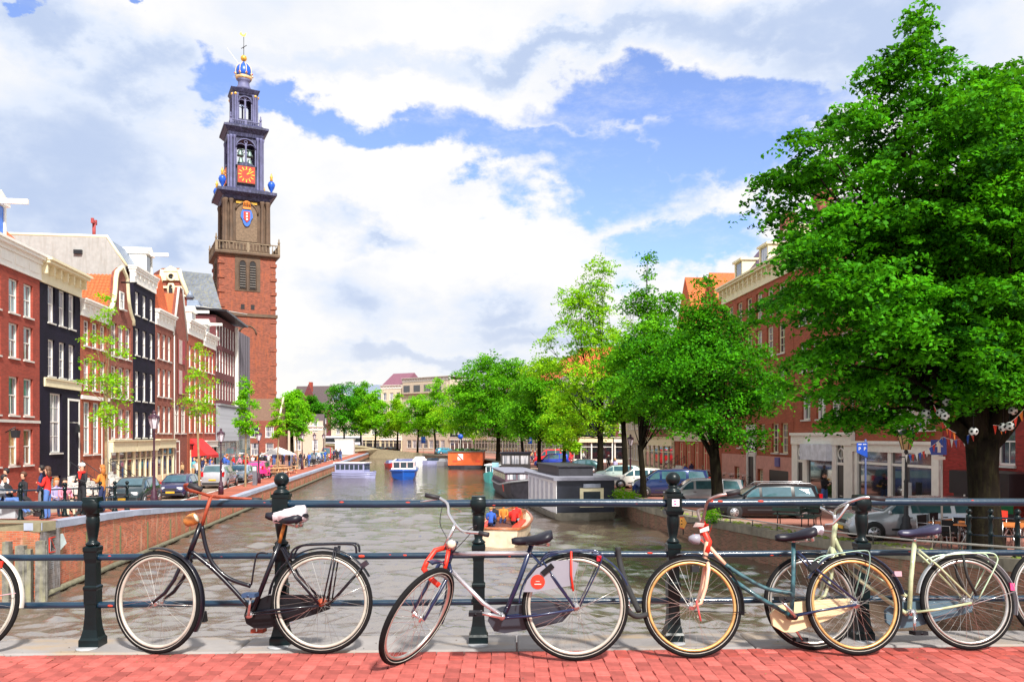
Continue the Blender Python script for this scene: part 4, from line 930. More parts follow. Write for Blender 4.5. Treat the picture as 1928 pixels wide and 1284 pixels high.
def sq(b, hw, z0, z1, hw2=None): b.box((0, 0, (z0+z1)/2), (2*hw, 2*hw, z1-z0), taper=(hw2 or hw)/hw)
def faces():
    for k in range(4): yield Matrix.Rotation(R(90)*k, 4, 'Z')
def arch_pts(w, h, n=8, x=0, z=0):
    """opening outline: straight jambs and a half round head"""
    P = [(x-w/2, z), (x+w/2, z), (x+w/2, z+h-w/2)]
    for i in range(1, n): a = math.pi*i/n; P.append((x+w/2*math.cos(a), z+h-w/2+w/2*math.sin(a)))
    P.append((x-w/2, z+h-w/2)); return P
def arch(b, y, w, h, x, z, d=.06): b.prism([(p[0], y, p[1]) for p in arch_pts(w, h, 8, x, z)], (0, d, 0))
HB = 5.35
b = MB(); sq(b, HB+.25, -1, z_(760)); sq(b, HB+.1, z_(760), z_(600)); sq(b, HB, z_(600), z_(492)); b.build('brick_shaft', M_tb, tw)
b = MB()
for p in (758, 600): sq(b, HB+.35, z_(p)-.3, z_(p)+.3)
b.build('string_course', M_ts, tw)
b = MB()   # corner quoins
for sx in (-1, 1):
    for sy in (-1, 1):
        z = 2.0; k = 0
        while z < z_(495): 
            if z < z_(602)-.5 or z > z_(598)+.3: b.box((sx*(HB-.42), sy*(HB-.42), z+.35), (.95 if k % 2 else 1.25, .95 if k % 2 else 1.25, .6))
            z += 1.4; k += 1
b.split('quoin', M_tb, tw)
stone = MB(); dk = MB(); rec = MB(); slat = MB(); arches = MB()
for Mx in faces():
    for q_ in (stone, dk, rec, slat, arches): q_.M = Mx
    zb, zt = z_(553), z_(497)
    stone.b2(-2.4, 2.4, -HB-.1, -HB+.2, zb-.4, zt+.6)
    for x in (-.95, .95):
        arch(dk, -HB-.14, 1.1, zt-zb-.6, x, zb+.1, .06)
        for i in range(9): slat.box((x, -HB-.22, zb+.5+i*(zt-zb-1.6)/9), (1.05, .2, .08), rx=R(35))
        arches.tube([(p[0], -HB-.16, p[1]) for p in arch_pts(1.3, zt-zb-.4, 8, x, zb)], .1, 5, closed=True)
        arch(rec, -HB-.02, .95, 3.0, x, z_(592), .05); dk.b2(x-.35, x+.35, -HB-.05, -HB, z_(590), z_(590)+1)
    arch(rec, -HB-.17, 3.0, 12.5, 0, z_(738), .05)
    arches.tube([(p[0], -HB-.18, p[1]) for p in arch_pts(3.2, 12.7, 10, 0, z_(738))][2:-1], .16, 5)
for q_, nm, m_ in ((stone, 'belfry_surround', M_ts), (dk, 'belfry_opening', M_dark), (rec, 'blind_niche', M_tb), (slat, 'sound_louvre', mat('slat_grey', (.2, .18, .16), .7)), (arches, 'arch_moulding', M_ts)): q_.M = Matrix.Identity(4); q_.split(nm, m_, tw)
# first gallery
def gallery(hw, z0, h, m, mb, nm, n=14, flare=.5, urn=True):
    b = MB(); sq(b, hw-flare, z0-.9, z0-.4, hw-.1); sq(b, hw, z0-.4, z0); b.build(nm+'_ledge', m, tw)
    r = MB()
    for Mx in faces():
        r.M = Mx
        r.b2(-hw+.1, hw-.1, -hw+.02, -hw+.3, z0+h-.18, z0+h); r.b2(-hw+.1, hw-.1, -hw+.05, -hw+.25, z0, z0+.12)
        for x in (-hw+.25, 0, hw-.25): r.b2(x-.22, x+.22, -hw-.0, -hw+.36, z0, z0+h+.1)
        for i in range(n):
            x = -hw+.5+(2*hw-1.0)*(i+.5)/n
            r.lathe([(.07, z0+.12), (.12, z0+h*.35), (.06, z0+h*.7), (.08, z0+h-.18)], (x, -hw+.16, 0), 5)
    r.M = Matrix.Identity(4); r.build(nm, mb, tw)
    if urn:
        u = MB()
        for sx in (-1, 1):
            for sy in (-1, 1): u.lathe([(.1, z0+h+.1), (.28, z0+h+.5), (.1, z0+h+.9), (.16, z0+h+1.1), (.02, z0+h+1.4)], (sx*(hw-.2), sy*(hw-.2), 0), 8)
        u.split('urn', mb, tw)
gallery(6.1, z_(487), 1.9, M_ts, M_bal, 'gallery_balustrade', 18, 1.0)
# stone stage with coat of arms
h2 = 4.3; za, zb = z_(487), z_(383)
b = MB(); sq(b, h2-.5, za, zb); sq(b, h2+.15, za, za+2.2, h2); b.build('stone_stage', M_ts, tw)
col = MB(); nich = MB(); nm2 = MB(); insc = MB()
for Mx in faces():
    for q_ in (col, nich, nm2, insc): q_.M = Mx
    for x in (-h2+.35, -h2+1.35, h2-1.35, h2-.35): col.lathe([(.42, za+2.0), (.46, za+2.4), (.38, za+2.7), (.34, zb-1.4), (.46, zb-.9), (.5, zb-.5)], (x, -h2+.1, 0), 8)
    arch(nich, -h2+.4, 4.0, zb-za-3.6, 0, za+2.6, .1)
    nm2.tube([(p[0], -h2+.36, p[1]) for p in arch_pts(4.3, zb-za-3.3, 10, 0, za+2.4)][2:-1], .2, 6); nm2.b2(-2.3, 2.3, -h2-.1, -h2+.5, za+1.6, za+2.2); nm2.b2(-1.5, -.9, -h2-.1, -h2+.4, za+.6, za+1.6); nm2.b2(.9, 1.5, -h2-.1, -h2+.4, za+.6, za+1.6)
    insc.b2(-2.0, 2.0, -h2+.3, -h2+.42, zb-1.15, zb-.75)
for q_, n_, m_ in ((col, 'column', M_ts), (nich, 'niche', mat('tower_pale_stone', (.19, .13, .085), .85, var=.2)), (nm2, 'niche_moulding', M_ts), (insc, 'gilt_inscription_band', M_gold)): q_.M = Matrix.Identity(4); q_.build(n_, m_, tw)
# coat of arms on the front face: crown, blue mantle, red shield with three white crosses
b = MB(); y = -h2+.3; zc = z_(418)
b.prism([(1.15*math.cos(a)*(1 if math.sin(a) > -.2 else .75), y, zc+1.9*math.sin(a)) for a in [R(20*i) for i in range(18)]], (0, -.18, 0)); arms = b.build('coat_of_arms', mat('mantle_blue', (.03, .14, .55), .5), tw)
b = MB(); b.prism([(-.6, y-.2, zc+1.0), (-.6, y-.2, zc-.4), (0, y-.2, zc-1.1), (.6, y-.2, zc-.4), (.6, y-.2, zc+1.0)], (0, -.12, 0)); b.build('shield', M_redp, arms)
b = MB()
for i in range(3):
    for s in (-1, 1): b.box((0, y-.36, zc+.6-i*.55), (.46, .05, .12), ry=s*R(45))
b.build('crosses', M_trim, arms)
b = MB(); b.b2(-.75, .75, y-.35, y, zc+1.5, zc+1.9)
for i in range(5): b.tube([(-.7+.35*i, y-.2, zc+1.9), (-.5+.25*i, y-.2, zc+2.9), (0, y-.2, zc+3.2)], .1, 5)
b.build('crown', mat('crown_orange', (.75, .25, .04), .5), arms)
# big cornice
b = MB(); sq(b, h2, zb-.5, zb+.1, h2+.25); sq(b, h2+.3, zb+.1, zb+.7, h2+1.1); sq(b, h2+1.3, zb+.7, zb+1.25); sq(b, h2+.8, zb+1.25, zb+1.9, h2-.4); b.build('main_cornice', M_td, tw)
b = MB(); vase = MB()
for sx in (-1, 1):
    for sy in (-1, 1): 
        vase.lathe([(.25, zb+1.3), (.2, zb+1.7), (.55, zb+2.3), (.75, zb+3.0), (.55, zb+3.5), (.2, zb+3.7)], (sx*(h2+.35), sy*(h2+.35), 0), 10); b.lathe([(.3, zb+3.7), (.2, zb+4.2), (.32, zb+4.5), (.03, zb+5.3)], (sx*(h2+.35), sy*(h2+.35), 0), 8)
vase.split('corner_vase', M_bluep, tw); b.split('vase_flame', M_gold, tw)
# clock and bell stage
h3 = 3.15; zc0 = zb+1.5; zd = z_(268)
def open_stage(hw, z0, z1, zbase, m, nm, aw, pier, n_open=2, mm=None):
    """four corner piers, entablature and arched openings you can see through"""
    b = MB(); sq(b, hw, z0, zbase)
    for sx in (-1, 1):
        for sy in (-1, 1): b.box((sx*(hw-pier/2), sy*(hw-pier/2), (zbase+z1)/2), (pier, pier, z1-zbase))
    b.build(nm+'_piers', m, tw)
    a = MB(); ac = MB()
    for Mx in faces():
        a.M = Mx; ac.M = Mx; L_ = hw-pier; zs = z1-L_*.95-.3
        # spandrel with half round opening
        P = [(-L_, z1), (-L_, zs)]+[(-L_*.92*math.cos(math.pi*i/10), zs+L_*.92*math.sin(math.pi*i/10)) for i in range(11)]+[(L_, zs), (L_, z1)]
        a.prism([(p[0], -hw+.2, p[1]) for p in P], (0, .35, 0))
        ac.tube([(-L_*.92*math.cos(math.pi*i/10), -hw+.15, zs+L_*.92*math.sin(math.pi*i/10)) for i in range(11)], .13, 5)
        ac.b2(-.15, .15, -hw+.15, -hw+.45, zbase, zs+L_*.55)
        for s in (-1, 1): ac.tube([(s*L_*.92, -hw+.3, zs), (s*L_*.75, -hw+.3, zs+L_*.35), (s*L_*.45, -hw+.3, zs+L_*.45), (s*.2, -hw+.3, zs+L_*.35), (0, -hw+.3, zs)], .09, 5); ac.b2(s*L_*.9-.12, s*L_*.9+.12, -hw+.15, -hw+.45, zbase, zs)
        ac.torus((0, -hw+.3, zs+L_*.62), L_*.15, .07, (0, 1, 0), 12, 5)
        # pilasters
        for s in (-1, 1):
            ac.lathe([(.26, z0+.3), (.3, z0+.6), (.22, z0+1), (.2, z1-.8), (.32, z1-.3), (.34, z1)], (s*(hw-.3), -hw-.12, 0), 8)
            ac.lathe([(.26, z0+.3), (.3, z0+.6), (.22, z0+1), (.2, z1-.8), (.32, z1-.3), (.34, z1)], (s*(hw-pier+.15), -hw-.12, 0), 8)
    a.build(nm+'_arches', m, tw); ac.M = a.M = Matrix.Identity(4); ac.build(nm+'_tracery', mm or M_tl, tw)
open_stage(h3, zc0, zd, z_(322), M_td, 'bell_stage', 1, 1.1)
bb = MB()
for i, (x, z) in enumerate(((-.9, z_(300)), (.9, z_(300)), (-.8, z_(314)), (.9, z_(316)))): bb.lathe([(.7, z), (.62, z+.25), (.42, z+.7), (.36, z+1.1), (.1, z+1.25)], (x, -1.6, 0), 10)
bb.tube([(-2.4, -1.6, z_(300)+1.4), (2.4, -1.6, z_(300)+1.4)], .12, 5); bb.split('bell', mat('bell_bronze', (.20, .28, .26), .5, .6), tw)
for k, Mx in enumerate(faces()):
    cf = MB(); cf.M = Mx; zc = z_(339); r = 1.6
    cf.b2(-r-.15, r+.15, -h3-.45, -h3+.05, zc-r-.15, zc+r+.15); fr = cf.build('clock_frame', M_ts, tw)
    c2 = MB(); c2.M = Mx; c2.b2(-r, r, -h3-.5, -h3-.44, zc-r, zc+r); c2.build('clock_face', M_redp, fr)
    c3 = MB(); c3.M = Mx
    for i in range(12):
        a = R(30*i)
        c3.box((1.28*math.sin(a), -h3-.53, zc+1.28*math.cos(a)), (.2, .05, .55), ry=a)
    c3.torus((0, -h3-.52, zc), .92, .035, (0, 1, 0), 24, 4)
    for ang, ln, w_ in ((R(65), 1.0, .16), (R(42), 1.45, .11)): 
        c3.box((math.sin(ang)*ln/2, -h3-.56, zc+math.cos(ang)*ln/2), (w_, .05, ln), ry=ang)
    c3.build('clock_numerals_and_hands', M_gold, fr)
    c4 = MB(); c4.M = Mx; c4.prism([(-r-.4, -h3-.5, zc+r+.15), (r+.4, -h3-.5, zc+r+.15), (0, -h3-.5, zc+r+1.0)], (0, .6, 0)); c4.build('pediment', M_td, tw)
b = MB(); sq(b, h3+.1, zd, zd+.8, h3+.3); sq(b, h3+.4, zd+.8, zd+1.5, h3+1.0); sq(b, h3+1.1, zd+1.5, zd+1.9); sq(b, h3+.6, zd+1.9, zd+2.7, h3-.3); b.build('upper_cornice', M_td, tw)
gallery(h3-.1, z_(250), 1.35, M_td, M_tl, 'upper_balustrade', 12, .4, True)
h4 = 2.2; open_stage(h4, z_(250), z_(186), z_(232), M_td, 'lantern', 1, .8)
b = MB(); sq(b, h4, z_(187), z_(183), h4+.2); sq(b, h4+.25, z_(183), z_(177), h4+.6); sq(b, h4+.4, z_(177), z_(172), 1.6); b.build('lantern_cornice', M_td, tw)
g = MB()
for Mx in faces():
    g.M = Mx
    for s in (-1, 1): g.sphere((s*(h4-.3), -h4-.25, z_(188)), .3, 8, 5)
g.M = Matrix.Identity(4); g.split('gilt_capital', M_gold, tw)
b = MB(); b.lathe([(1.60, z_(172)), (1.43, z_(167)), (1.13, z_(162)), (1.09, z_(155)), (1.43, z_(152))], (0, 0, 0), 16); b.build('crown_neck', M_tl, tw)
b = MB(); b.lathe([(1.44, z_(152)), (1.60, z_(149)), (1.60, z_(146.5)), (1.34, z_(145))], (0, 0, 0), 20); cb = b.build('crown_band', mat('crown_band_gilt', (.72, .5, .25), .5, var=.3, vs=3), tw)
b = MB(); b.lathe([(1.30, z_(147)), (1.53, z_(141)), (1.55, z_(136)), (1.39, z_(129)), (0.92, z_(123)), (.35, z_(119.5)), (.2, z_(117))], (0, 0, 0), 20); b.build('crown_dome', M_bluep, tw)
b = MB()
for i in range(8):
    a = R(45*i+10); c, s = math.cos(a), math.sin(a)
    b.tube([(r_*c, r_*s, z_(p)) for r_, p in ((1.4, 147), (1.62, 141), (1.64, 136), (1.48, 129), (1.0, 123), (.4, 119))], .075, 5)
    b.sphere((1.66*c, 1.66*s, z_(142)), .24, 6, 4)
b.build('crown_ribs', mat('crown_rib_pale', (.72, .6, .35), .5), tw)
b = MB()
for i in range(8): a = R(45*i+10); b.sphere((1.82*math.cos(a), 1.82*math.sin(a), z_(142)), .15, 6, 4)
b.split('crown_jewel', M_redp, tw)
b = MB(); b.sphere((0, 0, z_(110.5)), .62, 12, 8); b.build('gold_ball', M_gold, tw)
b = MB(); b.tube([(0, 0, z_(107)), (0, 0, z_(70))], .06, 5); b.tube([(-.5, 0, z_(93)), (.55, 0, z_(85))], .07, 5); b.tube([(0, -.4, z_(90)), (0, .4, z_(90))], .07, 5); b.build('vane_pole', M_iron, tw)
b = MB(); b.prism([(-.8, 0, z_(66)), (-.3, 0, z_(69)), (.25, 0, z_(69)), (.5, 0, z_(62)), (.25, 0, z_(63)), (.1, 0, z_(66)), (-.3, 0, z_(66)), (-.55, 0, z_(61.5))], (0, .08, 0)); b.build('weathercock', M_gold, tw)
b = MB(); b.tube([(-1.0, 0, z_(122)), (-3.2, 0, z_(97))], .035, 4); b.build('flagpole', M_trim, tw)

# church nave: big slate roof with a cream stone gable
ch = thing('church_nave', 'church nave with steep slate roof and cream stone gable behind the left houses', 'church', (-54, 141, 0), R(26))
YN = 138.0
def zn(p): return ZC-(p-HY)/FP*YN
Mi = ch.matrix_world.inverted() if False else (Matrix.Translation((-54, 141, 0)) @ Matrix.Rotation(R(26), 4, 'Z')).inverted()
def loc_(px, py, Y): return Mi @ at(px, py, Y)
b = MB(); 
A, B_, C_, D_ = loc_(322, 508, 140), loc_(398, 516, 138), loc_(420, 590, 134), loc_(300, 600, 132)
b.prism([A, B_, C_, D_], (-2, 9, 0)); b.build('roof', M_slate, ch)
b = MB(); b.prism([loc_(280, 830, 133), loc_(425, 830, 134.2), loc_(422, 588, 134.2), loc_(300, 600, 132.2)], (-2, 8, 0)); b.build('wall', M_tb, ch)
g = MB(); Y_ = 128
g.prism([loc_(290, 575, Y_), loc_(366, 575, Y_), loc_(344, 525, Y_), loc_(338, 505, Y_), loc_(305, 505, Y_), loc_(303, 525, Y_)], (-1, 5, 0)); g.build('gable', M_wbrown, ch)
g = MB(); g.tube([loc_(288, 572, Y_-.2), loc_(304, 524, Y_-.2), loc_(306, 508, Y_-.2)], .35, 5); g.tube([loc_(360, 572, Y_-.2), loc_(341, 524, Y_-.2), loc_(337, 508, Y_-.2)], .35, 5)
g.prism([loc_(302, 511, Y_-.4), loc_(341, 511, Y_-.4), loc_(321.5, 500, Y_-.4)], (0, .8, 0)); g.prism([loc_(305, 528, Y_-.3), loc_(338, 528, Y_-.3), loc_(337, 511, Y_-.3), loc_(306, 511, Y_-.3)], (0, .3, 0))
for p in (541, 557): g.tube([loc_(298 if p < 550 else 293, p, Y_-.2), loc_(346 if p < 550 else 355, p, Y_-.2)], .22, 4)
g.tube([loc_(317, 556, Y_-.4), loc_(317, 540, Y_-.4), loc_(319, 535, Y_-.4), loc_(325, 535, Y_-.4), loc_(327, 540, Y_-.4), loc_(327, 556, Y_-.4)], .22, 5)
g.torus(loc_(322, 521, Y_-.5), .55, .18, (0, 1, 0), 14, 5); g.build('gable_stonework', M_cream, ch)
g = MB(); g.sphere(loc_(322, 521, Y_-.35), .45, 8, 5, (1, .2, 1)); g.b2(0, 0, 0, 0, 0, 0) if 0 else None; c_ = loc_(322, 546, Y_-.35); g.box(tuple(c_), (.7, .1, 1.2)); g.build('gable_window', M_dark, ch)
g = MB(); c_ = loc_(358, 565, 126); g.lathe([(.5, c_.z-2), (.5, c_.z+.3), (.7, c_.z+.35), (.05, c_.z+1.5)], (c_.x, c_.y, 0), 8); g.build('roof_turret', M_zinc, ch)
# grey roofs between the houses and the church
g = thing('grey_zinc_roof_house', 'grey zinc roof storey rising behind the red canal houses', 'house')
b = MB(); b.prism([at(352, 565, 100), at(372, 565, 100), at(402, 600, 98), at(402, 640, 98), at(352, 640, 98)], (-1.5, 7, 0)); b.build('roof', M_zinc, g)
b = MB(); b.prism([at(352, 640, 98), at(402, 640, 98), at(402, 830, 98), at(352, 830, 98)], (-1.5, 6, 0)); b.build('wall', M_wbrown, g)
# ================================================================== bridge parapet
M_rail = mat('rail_blue_green_paint', (.004, .026, .055), .3, coat=.35, spec=.5, var=.2, vs=8, bump=.0015, bs=30)
M_post = mat('post_dark_green_paint', (.001, .008, .010), .36, coat=.06, spec=.3, var=.25, vs=8, bump=.002, bs=18)
M_chip = mat('red_lead_primer', (.62, .05, .02), .7, var=.2, vs=30)
RY0 = 5.80
def rp(px, z): 
    t = (px-CX)/FP; Y = RY0/(1-RAILS*t); return Vector((t*Y, Y, z))
rl = thing('bridge_railing', 'dark blue green iron bridge railing with three round rails on cast posts', 'railing')
x0, x1 = -9.5, 9.5
zt = [ZC-(947-HY)/FP*RY0, ZC-(1044-HY)/FP*RY0, ZC-(1132-HY)/FP*RY0]
for i, z in enumerate(zt):
    b = MB(); n = 40; P = [(lerp(x0, x1, k/n), RY0+RAILS*lerp(x0, x1, k/n), z-.001+.003*math.sin(k*1.3)) for k in range(n+1)]; b.tube(P, .028 if i == 0 else .023, 12); b.build('rail', M_rail, rl)
rng = random.Random(5); b = MB()
for i in range(70):
    x = rng.uniform(-4, 4); k = rng.choice((0, 0, 1, 1, 2)); a = R(rng.uniform(-150, -40)); rr_ = (.028 if k == 0 else .023); y = RY0+RAILS*x
    s = rng.uniform(.004, .016)*(1.4 if rng.random() < .1 else 1); nrm_ = Vector((0, math.cos(a), -math.sin(a)*.9)); c = Vector((x, y, zt[k]))+Vector((0, -abs(math.cos(a))*rr_, -math.sin(a)*rr_*.0+math.sin(a+R(90))*rr_*.6))
    b.sphere((x, y-rr_*.8, zt[k]+rng.uniform(-.4, .45)*rr_), s, 7, 4, (1.5, .35, .55))
b.build('paint_chips', M_chip, rl, kind='stuff')
def post_mesh(ball):
    b = MB(); s = 1/270.0
    # foot: square plinth flaring, square shaft, collar, turned vase, neck, head block round the top rail
    b.lathe([(w*.707, z) for w, z in ((.136, 0), (.136, .05), (.118, .066), (.094, .12), (.080, .20), (.075, .29), (.088, .30), (.088, .39), (.095, .40), (.095, .415), (.078, .425), (.075, .58), (.086, .61), (.089, .655), (.097, .665), (.097, .69), (.07, .70))], (0, 0, 0), 4, smooth=False)
    b.lathe([(.044, .70), (.05, .712), (.034, .726), (.028, .735), (.034, .77), (.043, .83), (.045, .875), (.040, .905), (.031, .917), (.042, .925)], (0, 0, 0), 18)
    hz = zt[0]-DECK-.02
    if not ball:
        b.lathe([(.036, hz-.085), (.046, hz-.07), (.04, hz-.05), (.05, hz-.03)], (0, 0, 0), 16)
        b.lathe([(.052, -.052), (.056, -.046), (.056, .046), (.052, .052)], (0, 0, hz), 18, axis='Y'); b.box((0, 0, hz+.045), (.104, .106, .03), taper=.92); b.box((0, 0, hz-.03), (.098, .098, .045))
    else:
        b.box((0, 0, hz-.06), (.115, .115, .03), taper=1.15); b.box((0, 0, hz), (.106, .106, .11)); b.box((0, 0, hz+.066), (.12, .12, .022)); b.lathe([(.06, hz+.077), (.05, hz+.10), (.028, hz+.115), (.038, hz+.125), (.024, hz+.138)], (0, 0, 0), 16)
        b.sphere((0, 0, hz+.178), .052, 18, 10)
    return b
pmA = post_mesh(False).mesh('post', M_post); pmB = post_mesh(True).mesh('post', M_post)
for i, px in enumerate((-558, -193, 175, 530, 901, 1267, 1622, 1990, 2350)):
    p = rp(px, DECK+.012); put('post', pmB if i % 2 == 1 else pmA, rl, p, (0, 0, R(2)))
ft = MB().lathe([(.075, 0), (.07, .006)], (0, 0, 0), 10).mesh('foot_plate', mat('lead_foot', (.35, .36, .38), .6))
for px in (175, 530, 901, 1267, 1622): p = rp(px, DECK+.012); put('foot_plate', ft, rl, (p.x, p.y-.08, p.z))
# sticker on the fourth post
p = rp(1269, zt[0]+.0); st = MB(); st.box((p.x, p.y-.062, p.z+.005), (.052, .003, .05)); s_ = st.build('sticker', mat('sticker_white', (.82, .78, .85), .5), None, label='small white square sticker with pink heart marks on the fourth railing post', category='sticker')
st = MB(); st.prism([(p.x-.015, p.y-.0645, p.z+.02), (p.x+.004, p.y-.0645, p.z+.02), (p.x-.006, p.y-.0645, p.z+.008)], (0, -.001, 0)); st.prism([(p.x-.014, p.y-.0645, p.z), (p.x+.008, p.y-.0645, p.z), (p.x-.004, p.y-.0645, p.z-.012)], (0, -.001, 0)); st.build('mark', mat('sticker_pink', (.75, .05, .3), .5), s_)

# ================================================================== bicycles against the parapet
M_tyre = mat('tyre_rubber', (.008, .008, .009), .85, spec=.2, var=.2, vs=20, bump=.001, bs=120)
M_rimc = mat('rim_chrome', (.62, .60, .56), .28, .85, var=.15, vs=12)
M_rimw = mat('rim_pale', (.55, .53, .46), .4, .3, var=.12, vs=12)
M_rimo = mat('rim_rusty_gold', (.72, .42, .16), .38, .6, var=.25, vs=10)
M_spoke = mat('spoke_steel', (.55, .53, .50), .3, .8)
M_bblack = mat('frame_black', (.004, .004, .010), .3, coat=.25, spec=.4, var=.2, vs=8)
M_bnavy = mat('frame_navy', (.01, .02, .07), .3, coat=.4, var=.2)
M_silver = mat('frame_silver', (.60, .58, .62), .25, .7, var=.15, vs=6)
M_chrome = mat('chrome', (.72, .70, .70), .15, .95, var=.1)
M_rust = mat('rusty_steel', (.34, .06, .025), .6, .2, var=.35, vs=18)
M_saddle = mat('saddle_vinyl', (.010, .010, .018), .42, spec=.35, var=.2)
M_sadl = mat('saddle_grey_top', (.10, .10, .13), .4, var=.15)
M_bag = mat('plastic_bag', (.78, .70, .74), .35, var=.12, vs=25, bump=.006, bs=40)
M_case = mat('chaincase_black', (.006, .006, .009), .45, spec=.3)
M_casec = mat('chaincase_cream', (.66, .52, .30), .45, var=.1)
M_redt = mat('red_tape', (.78, .035, .015), .45, var=.15, vs=20)
M_lens = mat('lamp_lens', (.75, .70, .55), .1, coat=1)
M_rubber = mat('grip_rubber', (.02, .02, .025), .6)
M_peach = mat('frame_peach', (.78, .46, .32), .4, coat=.4, var=.12, vs=12)
M_teal = mat('frame_blue_flaked', (.008, .03, .06), .4, coat=.3, var=.5, vs=22, col2=(.03, .10, .12))
M_mint = mat('frame_pale_green', (.33, .38, .17), .35, coat=.5, var=.14, vs=8, col2=(.46, .49, .34))
M_guard = mat('coat_guard_grey', (.26, .26, .31), .4, var=.08)

class Bike:
    """a bicycle plane fixed by the two ground contacts (photo x, depth) and a lean towards the parapet; parts are measured on that plane"""
    def __init__(s, name, label, fpx, fY, rpx, rY, lean):
        A = Vector(((rpx-CX)/FP*rY, rY, DECK+.006)); B = Vector(((fpx-CX)/FP*fY, fY, DECK+.006))
        F = (B-A).normalized(); side = Vector((0, 0, 1)).cross(F).normalized()   # F points left in the photo: side points to the camera
        U = (Vector((0, 0, 1))*math.cos(R(lean)) - side*math.sin(R(lean))).normalized(); S_ = F.cross(U).normalized()
        # local axes: x forward, y sideways (away from the camera for a left facing bike), z up the frame
        Y_ = U.cross(F).normalized()
        M = Matrix((F, Y_, U)).transposed().to_4x4(); M.translation = A
        s.M = M; s.Mi = M.inverted(); s.n = Y_; s.A = A; s.U = U; s.F = F
        s.root = thing(name, label, 'bicycle', M=M)
    def p(s, px, py, off=0.0):
        d = Vector(((px-CX)/FP, 1, -(py-HY)/FP)); o = Vector((0, 0, ZC)); t = (s.A-o).dot(s.n)/d.dot(s.n); q = s.Mi @ (o+d*t); return Vector((q.x, -off, q.z))
    def tube(s, name, pts, r, m, off=0, seg=8, **k):
        b = MB(); P = [s.p(*q) if len(q) < 3 else s.p(q[0], q[1], q[2]) for q in pts]
        if off: P = [Vector((q.x, q.y-off, q.z)) for q in P]
        b.tube(P, r, seg); return b.build(name, m, k.get('parent') or s.root)
    def pair(s, name, pts, r, m, off, off2=None, seg=7):
        b = MB(); n = len(pts)
        for sg in (-1, 1):
            P = [];
            for i, q in enumerate(pts):
                v = s.p(q[0], q[1]); o = off if off2 is None else lerp(off, off2, i/(n-1)); P.append(Vector((v.x, sg*o, v.z)))
            b.tube(P, r, seg)
        return b.build(name, m, s.root)
def curve(P, n=6):
    """Catmull-Rom through the points"""
    out = []; Q = [P[0]]+list(P)+[P[-1]]
    for i in range(1, len(Q)-2):
        for k in range(n):
            t = k/n; p0, p1, p2, p3 = Q[i-1], Q[i], Q[i+1], Q[i+2]
            out.append(tuple(.5*((2*p1[j])+(-p0[j]+p2[j])*t+(2*p0[j]-5*p1[j]+4*p2[j]-p3[j])*t*t+(-p0[j]+3*p1[j]-3*p2[j]+p3[j])*t**3) for j in range(len(P[0]))))
    out.append(tuple(P[-1])); return out
def wheel(root, c, rad, N=(0, 1, 0), rim=M_rimc, hubm=M_chrome, nsp=36, wall=True, fat=.019):
    c = Vector(c); N = Vector(N).normalized()
    t = MB(); t.torus(c, rad-fat, fat, N, 56, 10, sy=.95); w = t.build('wheel', M_tyre, root)
    if wall:
        t = MB()
        for sg in (-1, 1): t.torus(c+N*(sg*.0168), rad-fat*1.45, .0026, N, 56, 4)
        t.build('tyre_sidewall', mat('sidewall_white', (.42, .40, .36), .6, var=.2, vs=20), w)
    t = MB(); t.torus(c, rad-fat*2.45, .0115, N, 56, 8, sy=1.15); t.build('rim', rim, w)
    u = N.orthogonal().normalized(); v = N.cross(u); t = MB()
    for i in range(nsp):
        a = 2*math.pi*i/nsp; sg = 1 if i % 2 else -1; a2 = a+(1 if (i//2) % 2 else -1)*R(62)
        t.tube([c+N*sg*.03+(u*math.cos(a2)+v*math.sin(a2))*.022, c+(u*math.cos(a)+v*math.sin(a))*(rad-fat*2.7)], .0011, 3, False)
    t.build('spokes', M_spoke, w)
    t = MB(); t.tube([c-N*.055, c-N*.034, c-N*.033, c-N*.028, c-N*.02, c+N*.02, c+N*.028, c+N*.033, c+N*.034, c+N*.055], [.006, .006, .026, .027, .014, .014, .027, .026, .006, .006], 12); t.build('hub', hubm, w)
    return w
def mudguard(root, c, rad, a0, a1, m, N=(0, 1, 0), w=.026):
    """arc shell over the tyre; angles measured in the bike plane from straight back, over the top"""
    c = Vector(c); N = Vector(N).normalized(); X = Vector((0, 0, 1)).cross(N); X = -X.normalized() if X.x > 0 else X.normalized(); Zv = X.cross(N); Zv = Zv if Zv.z > 0 else -Zv
    b = MB(); n = 26; V = []
    for i in range(n+1):
        a = R(lerp(a0, a1, i/n)); d = X*math.cos(a)+Zv*math.sin(a)
        for k in range(7):
            t = R(-75+150*k/6); V.append(c+d*(rad+.012+.012*math.cos(t))+N*(w*math.sin(t)))
        for k in range(7):
            t = R(75-150*k/6); V.append(c+d*(rad+.0095+.012*math.cos(t))+N*((w-.002)*math.sin(t)))
    F = [(i*14+k, i*14+(k+1) % 14, (i+1)*14+(k+1) % 14, (i+1)*14+k) for i in range(n) for k in range(14)]
    b._add(V, F, True); return b.build('mudguard', m, root)
